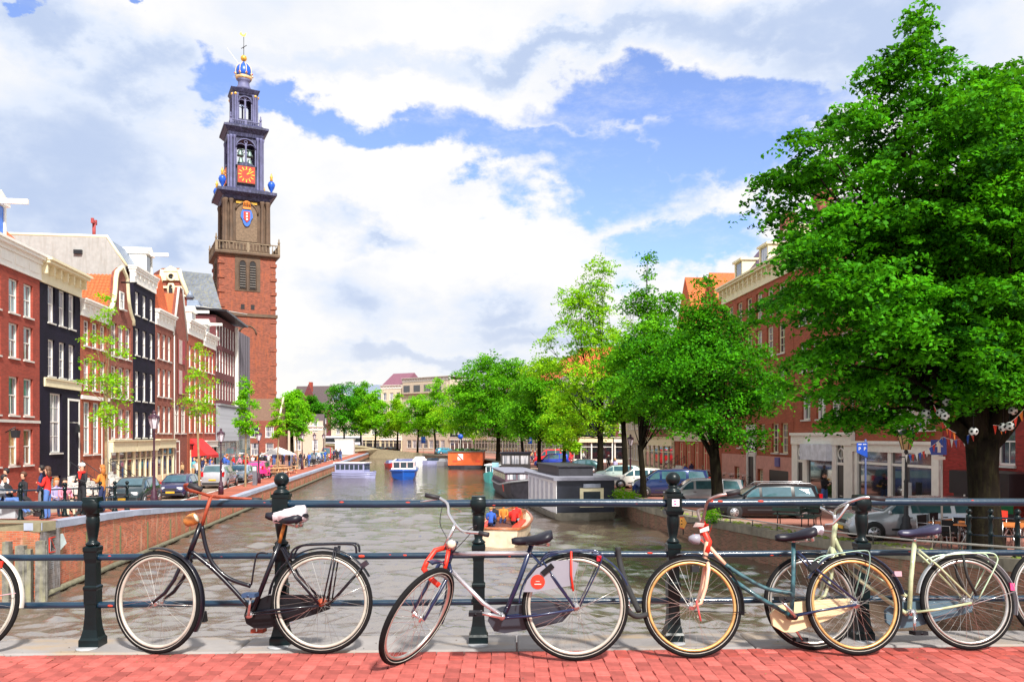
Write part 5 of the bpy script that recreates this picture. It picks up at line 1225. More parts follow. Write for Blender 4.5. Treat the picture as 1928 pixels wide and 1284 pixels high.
def saddle(bk, px, py, tilt, m=M_saddle, top=None, L_=.27, parent=None):
    c = bk.p(px, py); b = MB(); n = 10; V = []
    for i in range(n+1):
        t = i/n; x = L_*(t-.5); w = .105*(1-smoothstep(.25, .75, t))+.024; h = .035+.02*(1-t)
        zz = .022*(1-t)**2-.012*math.sin(math.pi*t)
        ring = [(-w, -h), (-w*1.02, -.012), (-w*.75, .008), (0, .014), (w*.75, .008), (w*1.02, -.012), (w, -h), (0, -h*.5)]
        if i in (0, n): ring = [(a*.7, q*.7-.005) for a, q in ring]
        for a, q in ring: V.append((x, a, q+zz))
    F = [(i*8+k, i*8+(k+1) % 8, (i+1)*8+(k+1) % 8, (i+1)*8+k) for i in range(n) for k in range(8)]+[tuple(range(8))[::-1], tuple(n*8+k for k in range(8))]
    b.M = Matrix.Translation(c) @ Matrix.Rotation(R(-tilt), 4, 'Y'); b._add(V, F, True); o = b.build('saddle', m, bk.root)
    sp = MB(); sp.M = Matrix.Translation(c) @ Matrix.Rotation(R(-tilt), 4, 'Y')
    for sg in (-1, 1):
        P = [(-.09+.0035*i, sg*.05+.012*math.cos(i*1.3), -.075+.0025*i*0+.012*math.sin(i*1.3)) for i in range(0)]
        sp.tube([(-.1, sg*.055, -.07), (-.1, sg*.055, -.03)], .014, 8); sp.tube([(-.1, sg*.05, -.07), (0, sg*.02, -.055), (.1, sg*.01, -.03)], .004, 5)
    sp.build('saddle_springs', M_spoke, o); return o
def pedal(root, c, m=M_case):
    b = MB(); b.box(c, (.085, .095, .026)); b.tube([(c[0], c[1]-.05, c[2]), (c[0], c[1]+.05, c[2])], .01, 6); return b.build('pedal', m, root)

# ---- 1: black omafiets
k = Bike('dutch_bicycle', 'black step through city bicycle with rusty handlebar and a plastic bag over its saddle', 300, 5.504, 606, 5.504, 4)
fc, rc = k.p(296, 1135), k.p(606, 1137); Rw = .345
fc.z = Rw; rc.z = Rw
st = R(16); Nf = (math.sin(st), math.cos(st), 0)
wheel(k.root, fc, Rw, Nf, M_rimw); wheel(k.root, rc, Rw, (0, 1, 0), M_rimw, hubm=M_rust)
mudguard(k.root, fc, Rw, 10-40, 100, M_bblack, Nf); mudguard(k.root, rc, Rw, 28, 172, M_bblack)
k.tube('head_tube', [(378, 985), (352, 1056)], .0185, M_bblack)
k.tube('down_tube', curve([(358, 1036), (400, 1070), (440, 1110), (472, 1146)], 4), .0155, M_bblack)
k.tube('top_tube', curve([(380, 990), (388, 1030), (402, 1062), (430, 1088), (472, 1103)], 5), .0145, M_bblack)
k.tube('seat_tube', [(526, 1022), (505, 1075), (474, 1155)], .0165, M_bblack)
k.pair('seat_stays', [(532, 1030), (560, 1085), (604, 1134)], .0085, M_bblack, .03, .06)
k.pair('chain_stays', [(480, 1152), (530, 1145), (604, 1138)], .0095, M_bblack, .03, .06)
b = MB()
for sg in (-1, 1):
    P = [k.p(352, 1056), k.p(338, 1090), k.p(322, 1115), k.p(300, 1134)]; P = [Vector((q.x+(fc.x-P[3].x)*i/3, 0, q.z+(fc.z-P[3].z)*i/3)) for i, q in enumerate(P)]
    P = [Vector((q.x+sg*Nf[0]*.045, sg*.045, q.z)) for q in P]; P.insert(0, k.p(354, 1050)); b.tube(P, [.016]+[.013]*3+[.009], 8)
b.build('fork', M_bblack, k.root)
k.tube('stem', [(380, 990), (397, 934)], .0125, M_rust)
hb = MB(); B0 = k.p(397, 934)
g1 = k.p(372, 922); P = curve([tuple(B0), tuple(k.p(384, 928, -.06)), tuple(k.p(371, 922, -.16)), tuple(k.p(374, 914, -.235)), tuple(k.p(385, 913, -.26))], 5); hb.tube([Vector(q) for q in P], .011, 8)
P2 = curve([tuple(B0), tuple(k.p(408, 936, .08)), tuple(k.p(425, 938, .2)), tuple(k.p(455, 940, .26))], 5); hb.tube([Vector(q) for q in P2], .011, 8); hb.build('handlebar', M_rust, k.root)
k.tube('grip', [(384, 913, -.26), (407, 922, -.26)], .017, M_rubber); k.tube('grip', [(440, 940, .26), (470, 942, .26)], .017, M_rubber)
b = MB(); c = k.p(362, 978); b.M = Matrix.Translation(c) @ Matrix.Rotation(R(-65), 4, 'Y'); b.lathe([(.012, -.06), (.035, -.045), (.043, 0), (.04, .03)], (0, 0, 0), 12); lamp = b.build('headlamp', mat('lamp_rust_orange', (.66, .26, .06), .45, var=.3, vs=20), k.root)
b = MB(); b.M = Matrix.Translation(c) @ Matrix.Rotation(R(-65), 4, 'Y'); b.lathe([(.037, .028), (.02, .036)], (0, 0, 0), 12); b.build('lamp_lens', M_lens, lamp)
k.tube('seat_post', [(526, 1022), (536, 985)], .0125, mat('seat_post_rust', (.55, .22, .05), .5, .4, var=.3, vs=25))
sd_ = saddle(k, 538, 970, 6, M_saddle)
b = MB(); c = k.p(546, 972); n = 12; V = []; rg = random.Random(3)
b.M = Matrix.Translation(c) @ Matrix.Rotation(R(12), 4, 'Y')
for i in range(n+1):
    t = i/n; x = .11-.21*t; w = .03+.08*smoothstep(0, .6, t); 
    for j in range(10):
        a = 2*math.pi*j/10; r_ = 1+rg.uniform(-.12, .12); V.append((x+rg.uniform(-.008, .008), w*math.cos(a)*r_, .012+(.036+.016*t)*math.sin(a)*r_ - (.02*t if math.sin(a) < 0 else 0)))
b._add(V, [(i*10+j, i*10+(j+1) % 10, (i+1)*10+(j+1) % 10, (i+1)*10+j) for i in range(n) for j in range(10)]+[tuple(range(10))[::-1], tuple(n*10+j for j in range(10))], True)
bag = b.build('saddle_cover_bag', M_bag, k.root); b = MB(); c = k.p(560, 978, -.09); b.sphere(c, .012, 6, 4, (1, .3, 1)); b.build('print', mat('bag_print', (.75, .1, .3), .5), bag)
b = MB(); zt_ = 1024
for sg in (-1, 1):
    P = curve([(548, 1052), (556, 1034), (572, 1026), (600, 1024), (660, 1023), (672, 1027), (674, 1040)], 4); b.tube([Vector((k.p(*q).x, sg*.055, k.p(*q).z)) for q in P], .0075, 6)
for px in (580, 606, 634, 660): q = k.p(px, 1024); b.tube([(q.x, -.055, q.z), (q.x, .055, q.z)], .006, 6)
b.build('luggage_rack', M_bblack, k.root)
for a_, c_ in (((634, 1028), (612, 1130)), ((637, 1028), (622, 1130)), ((686, 1064), (622, 1136))): k.pair('rack_stay', [a_, c_], .0055, M_bblack, .058)
b = MB(); c = k.p(686, 1062); b.box(c, (.05, .05, .035), ry=R(35)); b.build('rear_lamp', mat('lamp_dark', (.03, .02, .03), .3), k.root)
# chaincase, bottom bracket, cranks
b = MB(); cp = [k.p(*q) for q in ((456, 1160), (462, 1140), (480, 1131), (500, 1122), (560, 1121), (604, 1121), (622, 1130), (618, 1148), (590, 1158), (530, 1176), (500, 1184), (475, 1184), (460, 1175))]
b.prism([(q.x, -.038, q.z) for q in cp], (0, -.03, 0)); b.build('chaincase', M_case, k.root)
bb_ = k.p(474, 1155); b = MB(); b.tube([(bb_.x, -.05, bb_.z), (bb_.x, .07, bb_.z)], .022, 12); b.build('bottom_bracket', M_chrome, k.root)
c1, c2 = k.p(480, 1115), k.p(476, 1192); b = MB(); b.tube([(bb_.x, .07, bb_.z), (c1.x, .075, c1.z)], [.012, .008], 8); b.tube([(bb_.x, -.08, bb_.z), (c2.x, -.085, c2.z)], [.012, .008], 8); b.build('crank', M_chrome, k.root)
pedal(k.root, (c1.x-.01, .13, c1.z), mat('pedal_blue', (.03, .07, .16), .5)); pedal(k.root, (c2.x, -.13, c2.z), M_rust)
k.tube('lock_bar', curve([(476, 1100), (484, 1050), (492, 1040), (506, 1041)], 4), .006, M_bblack, off=-.03)
k.tube('rear_brake_rod', [(604, 1137), (540, 1150), (480, 1155)], .006, M_bblack, off=-.05); 
for a_ in ((606, 1137, 692, 1100),): k.tube('mudguard_stay', [(a_[0], a_[1]), (a_[2], a_[3])], .0025, M_spoke, off=-.045)
k.tube('mudguard_stay', [(292, 1135), (382, 1138)], .0025, M_spoke, off=-.05)
b = MB(); q = k.p(384, 1160); b.box((q.x, 0, q.z), (.035, .06, .07), taper=.6); b.build('mud_flap', M_case, k.root)

# ---- 2: silver and navy bike with its front wheel turned to the camera
k = Bike('city_bicycle', 'silver and navy city bicycle with red tape round its fork and front wheel turned outwards', 800, 5.33, 1083, 5.334, 3)
rc = k.p(1083, 1147); Rw = .352; rc.z = Rw; wheel(k.root, rc, Rw, (0, 1, 0), M_rimw)
mudguard(k.root, rc, Rw, 22, 176, M_bnavy)
Nw = Vector((.78, -.44, -.40)).normalized()          # world normal of the turned wheel
Yc = 5.20; wc = at(787, 1160, Yc); wc.z = max(wc.z, DECK+.006+.348*math.sqrt(1-Nw.z**2)); lc = k.Mi @ wc; ln = (k.Mi.to_3x3() @ Nw)
wheel(k.root, lc, .348, ln, M_rimc)
hd = k.p(842, 1060); ht_ = k.p(850, 1042)
b = MB(); u_ = (hd-lc).normalized()
for sg in (-1, 1):
    off = ln*(sg*.05); b.tube([hd+off*.3, hd+off-u_*.03, lerp(lc, hd, .5)+off, lc+off+u_*.0], [.014, .013, .012, .008], 8)
b.build('fork', M_bnavy, k.root)
b = MB(); Xw = ln.cross(u_).normalized(); Vv = []
for i in range(21):
    a = R(lerp(-75, 40, i/20)); 
    for (rr_, s_) in ((.368, -.026), (.378, -.012), (.378, .012), (.368, .026), (.372, 0)): 
        Vv.append(lc+(u_*math.cos(a)+Xw*math.sin(a))*rr_+ln*s_)
if (k.M.to_3x3() @ Xw).y < 0: pass
b._add(Vv, [(i*5+j, i*5+(j+1) % 5, (i+1)*5+(j+1) % 5, (i+1)*5+j) for i in range(20) for j in range(5)], True); b.build('mudguard', M_bnavy, k.root)
k.tube('head_tube', [(858, 1018), (843, 1060)], .019, M_bnavy)
k.tube('top_tube', [(846, 1042), (1000, 1041)], .0155, M_silver)
k.tube('down_tube', [(846, 1070), (910, 1135), (945, 1158)], .0155, M_silver)
k.tube('seat_tube', [(1002, 1022), (978, 1090), (952, 1152)], .016, M_bnavy)
k.pair('seat_stays', [(1000, 1042), (1035, 1080), (1080, 1140)], .0075, M_bnavy, .03, .06)
k.pair('chain_stays', [(945, 1162), (1010, 1156), (1080, 1144)], .0085, M_bnavy, .035, .06)
k.tube('seat_post', [(1002, 1022), (1002, 1010)], .0125, M_chrome); saddle(k, 1001, 1010, -7, M_saddle, L_=.27)
k.tube('stem', [(836, 1032), (858, 985)], .012, M_chrome)
b = MB(); S0 = k.p(858, 988)
P = curve([tuple(S0), tuple(k.p(843, 970, .12)), tuple(k.p(838, 950, .2)), tuple(k.p(820, 938, .25))], 5); b.tube([Vector(q) for q in P], .011, 8)
P = curve([tuple(S0), tuple(k.p(872, 997, -.12)), tuple(k.p(890, 998, -.22)), tuple(k.p(910, 998, -.27))], 5); b.tube([Vector(q) for q in P], .011, 8); b.build('handlebar', M_chrome, k.root)
b = MB(); b.tube([k.p(793, 933, .25), k.p(822, 939, .25)], .016, 10); b.build('grip', M_rubber, k.root); b = MB(); b.tube([k.p(905, 998, -.27), k.p(922, 1001, -.29)], .016, 10); b.build('grip', M_rubber, k.root)
b = MB(); b.tube([k.p(822, 941, .25), k.p(805, 943, .26), k.p(783, 947, .27)], .006, 6); b.build('brake_lever', M_chrome, k.root)
b = MB(); 
for pts_ in ([(830, 945, .22), (826, 985, .1), (840, 1010), (850, 1030)], [(880, 997, -.18), (900, 985, -.2), (880, 1010, -.1), (852, 1040, -.02)]): b.tube([Vector(q) for q in curve([tuple(k.p(*q)) for q in pts_], 5)], .0025, 5)
b.build('brake_cable', M_bblack, k.root)
b = MB(); c = k.p(851, 1023, -.05); b.M = Matrix.Translation(c) @ Matrix.Rotation(R(-100), 4, 'X'); b.lathe([(.02, -.03), (.034, -.01), (.038, .012)], (0, 0, 0), 14); lamp = b.build('headlamp', M_chrome, k.root)
b = MB(); b.M = Matrix.Translation(c) @ Matrix.Rotation(R(-100), 4, 'X'); b.lathe([(.034, .01), (.015, .018)], (0, 0, 0), 14); b.build('lamp_lens', M_lens, lamp)
b = MB(); b.tube([k.p(842, 1030, .02), k.p(820, 1035, -.03), k.p(806, 1055, -.08), k.p(800, 1070, -.1)], .017, 8); b.tube([k.p(800, 1066, -.1), k.p(815, 1085, -.12), k.p(830, 1098, -.12)], .018, 8); b.tube([k.p(846, 1030, -.03), k.p(842, 1055, -.06), k.p(838, 1072, -.07)], .014, 8); b.build('red_padded_lock', M_redt, k.root)
# chaincase etc
b = MB(); cp = [k.p(*q) for q in ((918, 1170), (924, 1152), (945, 1144), (1000, 1138), (1070, 1138), (1080, 1150), (1060, 1172), (1010, 1184), (950, 1194), (930, 1190))]
b.prism([(q.x, -.04, q.z) for q in cp], (0, -.03, 0)); b.build('chaincase', mat('chaincase_grey_black', (.03, .035, .05), .4), k.root)
bb_ = k.p(945, 1158); b = MB(); b.tube([(bb_.x, -.05, bb_.z), (bb_.x, .06, bb_.z)], .022, 12); b.build('bottom_bracket', M_chrome, k.root)
c1, c2 = k.p(897, 1148), k.p(990, 1176); b = MB(); b.tube([(bb_.x, .07, bb_.z), (c1.x, .075, c1.z)], [.015, .01], 8); b.tube([(bb_.x, -.08, bb_.z), (c2.x, -.085, c2.z)], [.015, .01], 8); b.build('crank', M_chrome, k.root)
pedal(k.root, (c1.x, .13, c1.z)); pedal(k.root, (c2.x, -.13, c2.z))
# coat guard: grey sheet over the rear wheel with a red disc
b = MB(); P = [(985, 1112), (992, 1090), (1010, 1068), (1040, 1054), (1072, 1052), (1088, 1058), (1076, 1100), (1040, 1106), (1005, 1112)]
for y_ in (-.052, .05): b.prism([(k.p(*q).x, y_, k.p(*q).z) for q in P], (0, .002, 0))
cg = b.build('coat_guard', M_guard, k.root); q = k.p(1012, 1093); b = MB(); b.lathe([(.047, 0), (.047, .002)], (q.x, .053, q.z), 24, axis='Y', smooth=False); rd = b.build('round_badge', M_redp, cg); b = MB(); b.b2(q.x-.022, q.x+.022, .0575, .059, q.z-.018, q.z-.011); b.b2(q.x-.012, q.x+.014, .0575, .059, q.z+.002, q.z+.006); b.build('badge_print', mat('badge_pale', (.8, .55, .5), .5), cg)
b = MB()
for sg in (-1, 1):
    P = curve([(1018, 1056), (1030, 1042), (1060, 1038), (1110, 1036), (1128, 1040), (1130, 1056), (1090, 1140)], 4); b.tube([Vector((k.p(*q).x, sg*.055, k.p(*q).z)) for q in P], .0048, 6)
for px in (1035, 1062, 1090, 1115): q = k.p(px, 1038); b.tube([(q.x, -.055, q.z), (q.x, .055, q.z)], .004, 6)
b.build('luggage_rack', M_bnavy, k.root); k.pair('rack_stay', [(1022, 1055), (1078, 1136)], .005, M_bnavy, .055)
b = MB()
for sg in (-1, 1): b.tube([Vector((k.p(*q).x, sg*.062, k.p(*q).z)) for q in ((1074, 1036), (1074, 1080), (1078, 1110))], .007, 6)
b.build('rack_strap', M_redt, k.root); b = MB(); b.box(k.p(1127, 1050), (.03, .06, .035)); b.build('rear_lamp', mat('lens_red', (.6, .01, .03), .2), k.root)
b = MB(); b.box(k.p(1030, 1070, -.04), (.09, .05, .035), ry=R(40)); b.build('ring_lock', M_case, k.root)
k.tube('mudguard_stay', [(1083, 1147), (1160, 1108)], .0025, M_spoke, off=-.045)
# black strap lock between bike 2 and 3, hung on the middle rail
lk = thing('cable_lock', 'thick black sleeved chain lock hanging from the middle rail between two bicycles', 'lock', (0, 0, 0))
b = MB(); pa = [rp(1163, 0)]; 
def rpz(px, py, off=0): t = (px-CX)/FP; Y = (RY0+off)/(1-RAILS*t); return Vector((t*Y, Y, ZC-(py-HY)/FP*Y))
P = [rpz(1163, 1030, -.03), rpz(1168, 1062, -.05), rpz(1180, 1100, -.2), rpz(1203, 1150, -.38)]; b.tube([Vector(q) for q in curve([tuple(q) for q in P], 5)], [.02]*6+[.02]*10, 8); b.tube([Vector(q) for q in curve([tuple(rpz(1218, 1156, -.4)), tuple(rpz(1200, 1160, -.42)), tuple(rpz(1185, 1152, -.42)), tuple(rpz(1180, 1140, -.42))], 4)], .018, 8); b.build('sleeve', mat('lock_fabric', (.02, .02, .022), .8), lk)
b = MB()
for i in range(4): b.torus(rpz(1180+i*1.5, 1126+i*7, -.42), .013, .0045, (0, 1, 0) if i % 2 else (1, .3, 0), 12, 6)
b.build('chain_links', M_chrome, lk)

# ---- 3: peach and flaked blue bike
k = Bike('ladies_bicycle', 'peach and flaked blue step through bicycle with red and white tape tied at its handlebar', 1303, 5.40, 1608, 5.46, 11)
Rw = .335; fc = k.p(1303, 1157); rc = k.p(1608, 1136); fc.z = Rw; rc.z = Rw; fc.y = rc.y = 0
wheel(k.root, fc, Rw, (.06, 1, 0), M_rimo); wheel(k.root, rc, Rw, (0, 1, 0), M_rimo)
mudguard(k.root, fc, Rw, -10, 105, M_bblack); mudguard(k.root, rc, Rw, 10, 150, M_bnavy)
k.tube('head_tube', [(1332, 1020), (1326, 1060)], .018, M_peach)
b = MB()
for sg in (-1, 1): b.tube([Vector((q.x, sg*(.0 if i == 0 else .05), q.z)) for i, q in enumerate([k.p(1332, 1055), k.p(1330, 1072), k.p(1325, 1105), k.p(1316, 1135), fc])], [.016, .014, .013, .011, .008], 8)
b.build('fork', M_peach, k.root)
k.tube('top_tube', [(1336, 1030), (1365, 1062)], .0145, M_peach); k.tube('top_tube_blue', curve([(1365, 1062), (1400, 1085), (1445, 1108), (1495, 1117)], 4), .0145, M_teal)
k.tube('down_tube', [(1338, 1062), (1375, 1088)], .0155, M_peach); k.tube('down_tube_blue', [(1375, 1088), (1430, 1125), (1490, 1160)], .0155, M_teal)
k.tube('seat_tube', [(1494, 1022), (1494, 1080), (1490, 1160)], .016, M_teal); k.tube('seat_post', [(1494, 1022), (1494, 1012)], .0125, M_chrome)
k.pair('seat_stays', [(1498, 1038), (1530, 1070), (1604, 1130)], .008, M_bnavy, .03, .06); k.pair('chain_stays', [(1490, 1160), (1540, 1148), (1604, 1138)], .009, M_bnavy, .035, .06)
saddle(k, 1494, 1004, -7, M_saddle, L_=.26)
k.tube('stem', [(1331, 1022), (1322, 990)], .0125, M_rimc)
b = MB(); S0 = k.p(1322, 988); P = curve([tuple(S0), tuple(k.p(1320, 968, -.08)), tuple(k.p(1317, 950, -.2)), tuple(k.p(1330, 942, -.26)), tuple(k.p(1348, 939, -.27))], 5); b.tube([Vector(q) for q in P], .011, 8)
P = curve([tuple(S0), tuple(k.p(1324, 970, .1)), tuple(k.p(1330, 955, .2)), tuple(k.p(1350, 950, .27))], 5); b.tube([Vector(q) for q in P], .011, 8); b.build('handlebar', mat('bar_worn_chrome', (.42, .3, .28), .35, .7, var=.3, vs=15), k.root)
b = MB(); b.tube([k.p(1345, 939, -.27), k.p(1368, 934, -.28)], .0165, 10); b.build('grip', M_rubber, k.root); b = MB(); b.tube([k.p(1345, 951, .27), k.p(1368, 945, .27)], .0165, 10); b.build('grip', M_rubber, k.root)
rg = random.Random(11); b = MB(); c0 = k.p(1325, 1000)
for i in range(9):
    a = rg.uniform(0, 6.3); q = c0+Vector((rg.uniform(-.04, .04), rg.uniform(-.05, .03), rg.uniform(-.07, .07))); d = Vector((math.cos(a)*.06, rg.uniform(-.03, .03), math.sin(a)*.05)); n_ = Vector((rg.uniform(-.02, .02), .01, .022))
    b.mi = 0 if i % 3 else 1; b.prism([q-d*.5, q-d*.5+n_, q+d*.6+n_*1.4, q+d*.6], (0, .004, 0))
b.build('tape_bow', [M_redt, M_trim], k.root); k.tube('tape_wrap', [(1318, 985), (1335, 1020), (1330, 1040)], .0215, M_redt)
b = MB(); q = k.p(1309, 1015, -.02); b.M = Matrix.Translation(q) @ Matrix.Rotation(R(-95), 4, 'Y'); b.lathe([(.015, -.05), (.034, -.02), (.036, .02), (.028, .024)], (0, 0, 0), 12); b.build('headlamp', M_guard, k.root)
b = MB(); cp = [k.p(*q) for q in ((1455, 1155), (1470, 1140), (1500, 1133), (1560, 1128), (1605, 1126), (1612, 1145), (1560, 1168), (1500, 1190), (1480, 1190), (1460, 1178))]
b.prism([(q.x, -.036, q.z) for q in cp], (0, -.03, 0)); b.build('chaincase', M_casec, k.root)
bb_ = k.p(1490, 1160); b = MB(); b.tube([(bb_.x, -.05, bb_.z), (bb_.x, .06, bb_.z)], .024, 12); b.build('bottom_bracket', M_bblack, k.root)
c1, c2 = k.p(1461, 1126), k.p(1520, 1205); b = MB(); b.tube([(bb_.x, .07, bb_.z), (c1.x, .075, c1.z)], [.013, .009], 8); b.tube([(bb_.x, -.08, bb_.z), (c2.x, -.085, c2.z)], [.013, .009], 8); b.build('crank', M_chrome, k.root)
pedal(k.root, (c1.x+.005, .13, c1.z)); pedal(k.root, (c2.x, -.13, c2.z))
b = MB()
for sg in (-1, 1):
    P = curve([(1528, 1068), (1545, 1050), (1575, 1042), (1620, 1037), (1630, 1045), (1628, 1075), (1615, 1125)], 4); b.tube([Vector((k.p(*q).x, sg*.055, k.p(*q).z)) for q in P], .0048, 6)
b.build('luggage_rack', mat('rack_worn_green', (.25, .36, .30), .4, .4), k.root); b = MB(); b.box(k.p(1688, 1080), (.05, .045, .035)); b.build('rear_lamp', mat('lamp_pinkish', (.5, .3, .35), .3), k.root)
b = MB(); b.box(k.p(1526, 1066, -.04), (.07, .05, .04), ry=R(35)); b.build('ring_lock', M_case, k.root); k.tube('mudguard_stay', [(1608, 1137), (1682, 1104)], .003, M_bblack, off=-.05); k.tube('mudguard_stay', [(1303, 1150), (1400, 1152)], .003, M_bblack, off=-.05)
k.tube('red_ribbon', [(1306, 1130), (1310, 1150), (1314, 1168)], .006, mat('ribbon_red', (.6, .08, .08), .6), off=-.07)
b = MB(); b.box(k.p(1308, 1071), (.05, .05, .04)); b.build('front_brake', M_case, k.root)

# ---- 4: pale green bike
k = Bike('touring_bicycle', 'pale green city bicycle with silver mudguards, rearmost wheel at the right end', 1528, 5.60, 1823, 5.60, 9)
Rw = .325; fc = k.p(1528, 1146); rc = k.p(1821, 1142); fc.z = Rw; rc.z = Rw; fc.y = rc.y = 0
wheel(k.root, fc, Rw, (.04, 1, 0), M_rimc); wheel(k.root, rc, Rw, (0, 1, 0), M_rimc)
M_mg = mat('mudguard_silver', (.5, .52, .56), .3, .6); mudguard(k.root, fc, Rw, 5, 110, M_bblack); mudguard(k.root, rc, Rw, -15, 170, M_mg)
k.tube('head_tube', [(1573, 985), (1567, 1030)], .0185, M_mint)
b = MB()
for sg in (-1, 1): b.tube([Vector((q.x, sg*(.0 if i == 0 else .05), q.z)) for i, q in enumerate([k.p(1566, 1030), k.p(1563, 1048), k.p(1560, 1085), k.p(1548, 1120), fc])], [.016, .014, .013, .011, .008], 8)
b.build('fork', M_mint, k.root)
k.tube('top_tube', curve([(1570, 1010), (1592, 1050), (1640, 1082), (1690, 1112), (1706, 1122)], 4), .015, M_mint); k.tube('down_tube', curve([(1566, 1030), (1590, 1068), (1650, 1115), (1708, 1156)], 4), .0155, M_mint)
k.tube('seat_tube', [(1722, 1020), (1715, 1090), (1712, 1158)], .0165, M_mint); k.tube('seat_post', [(1722, 1022), (1722, 1008)], .0125, M_chrome); saddle(k, 1725, 997, -6, mat('saddle_navy', (.03, .03, .07), .4), L_=.26)
k.pair('seat_stays', [(1726, 1035), (1760, 1065), (1818, 1124)], .008, M_mint, .03, .06); k.pair('chain_stays', [(1715, 1152), (1760, 1146), (1820, 1134)], .009, M_mint, .035, .06)
k.tube('stem', [(1573, 985), (1570, 965)], .0125, M_chrome)
b = MB(); S0 = k.p(1571, 968); P = curve([tuple(S0), tuple(k.p(1570, 958, -.06)), tuple(k.p(1576, 950, -.2)), tuple(k.p(1592, 943, -.27)), tuple(k.p(1605, 943, -.28))], 5); b.tube([Vector(q) for q in P], .011, 8)
P = curve([tuple(S0), tuple(k.p(1566, 960, .08)), tuple(k.p(1566, 952, .2)), tuple(k.p(1580, 948, .27))], 5); b.tube([Vector(q) for q in P], .011, 8); b.build('handlebar', M_chrome, k.root)
b = MB(); b.tube([k.p(1605, 943, -.28), k.p(1632, 945, -.28)], .0165, 10); b.build('grip', M_rubber, k.root); b = MB(); b.tube([k.p(1580, 948, .27), k.p(1606, 950, .27)], .0165, 10); b.build('grip', M_rubber, k.root)
b = MB(); b.tube([k.p(1576, 952, -.2), k.p(1566, 975, -.15), k.p(1556, 988, -.12), k.p(1543, 989, -.1)], .009, 6); b.build('brake_lever', M_chrome, k.root)
b = MB(); q = k.p(1540, 998, -.02); b.M = Matrix.Translation(q) @ Matrix.Rotation(R(-95), 4, 'Y'); b.lathe([(.012, -.06), (.03, -.03), (.034, .02), (.026, .026)], (0, 0, 0), 12); b.build('headlamp', mat('lamp_white', (.7, .7, .78), .3), k.root)
b = MB(); cp = [k.p(*q) for q in ((1672, 1150), (1690, 1134), (1740, 1132), (1800, 1130), (1838, 1140), (1836, 1152), (1790, 1164), (1730, 1180), (1690, 1184), (1674, 1172))]; b.prism([(q.x, -.036, q.z) for q in cp], (0, -.03, 0)); b.build('chaincase', mat('chaincase_blue_grey', (.07, .12, .16), .4), k.root)
bb_ = k.p(1712, 1152); b = MB(); b.tube([(bb_.x, -.05, bb_.z), (bb_.x, .06, bb_.z)], .024, 12); b.build('bottom_bracket', M_chrome, k.root)
c1, c2 = k.p(1712, 1188), k.p(1713, 1115); b = MB(); b.tube([(bb_.x, .07, bb_.z), (c1.x, .075, c1.z)], [.013, .009], 8); b.tube([(bb_.x, -.08, bb_.z), (c2.x, -.085, c2.z)], [.013, .009], 8); b.build('crank', M_chrome, k.root); pedal(k.root, (c1.x, .13, c1.z)); pedal(k.root, (c2.x, -.13, c2.z))
b = MB()
for sg in (-1, 1):
    P = curve([(1745, 1058), (1770, 1046), (1810, 1042), (1855, 1041), (1868, 1048), (1866, 1065), (1835, 1125)], 4); b.tube([Vector((k.p(*q).x, sg*.055, k.p(*q).z)) for q in P], .0052, 6)
b.build('luggage_rack', mat('rack_pale_green', (.5, .66, .46), .4, .4), k.root)
b = MB()
for sg in (-1, 1): b.tube([Vector((k.p(*q).x, sg*.062, k.p(*q).z)) for q in ((1803, 1043), (1812, 1085), (1829, 1120))], .01, 6)
b.build('rack_strap', mat('strap_black', (.015, .015, .015), .7), k.root); b = MB(); b.box(k.p(1903, 1104), (.03, .045, .05)); b.build('rear_lamp', mat('lens_pink', (.7, .06, .2), .2), k.root)
k.tube('mudguard_stay', [(1823, 1137), (1905, 1112)], .003, M_chrome, off=-.05)
# ---- 5: bicycle cut by the left edge
k = Bike('parked_bicycle', 'bicycle with a white mudguard and red lamp cut off by the left edge', -345, 5.45, -58, 5.45, 10)
Rw = .345; rc = k.p(-58, 1130); fc = k.p(-345, 1130); rc.z = fc.z = Rw; wheel(k.root, rc, Rw, (0, 1, 0), M_rimw); wheel(k.root, fc, Rw, (0, 1, 0), M_rimw); mudguard(k.root, rc, Rw, -5, 160, mat('mudguard_cream', (.68, .66, .58), .4)); mudguard(k.root, fc, Rw, 10, 110, M_bblack)
k.tube('seat_tube', [(-140, 1010), (-172, 1150)], .016, M_bblack); k.tube('head_tube', [(-280, 990), (-296, 1050)], .018, M_bblack); k.tube('down_tube', [(-292, 1040), (-172, 1150)], .015, M_bblack); k.tube('top_tube', [(-285, 1010), (-145, 1030)], .015, M_bblack)
k.pair('seat_stays', [(-145, 1030), (-60, 1130)], .008, M_bblack, .03, .06); k.pair('chain_stays', [(-172, 1150), (-60, 1132)], .009, M_bblack, .035, .06); k.pair('fork', [(-296, 1050), (-320, 1100), (-345, 1130)], .011, M_bblack, .04, .055); saddle(k, -135, 995, -4); k.tube('handlebar', [(-280, 990), (-270, 950), (-235, 945)], .011, M_chrome)
b = MB(); b.box(k.p(2, 1062), (.045, .05, .045)); b.build('rear_lamp', M_redt, k.root); k.tube('mudguard_stay', [(-58, 1130), (38, 1116)], .003, mat('stay_pink', (.5, .3, .35), .4), off=-.05)
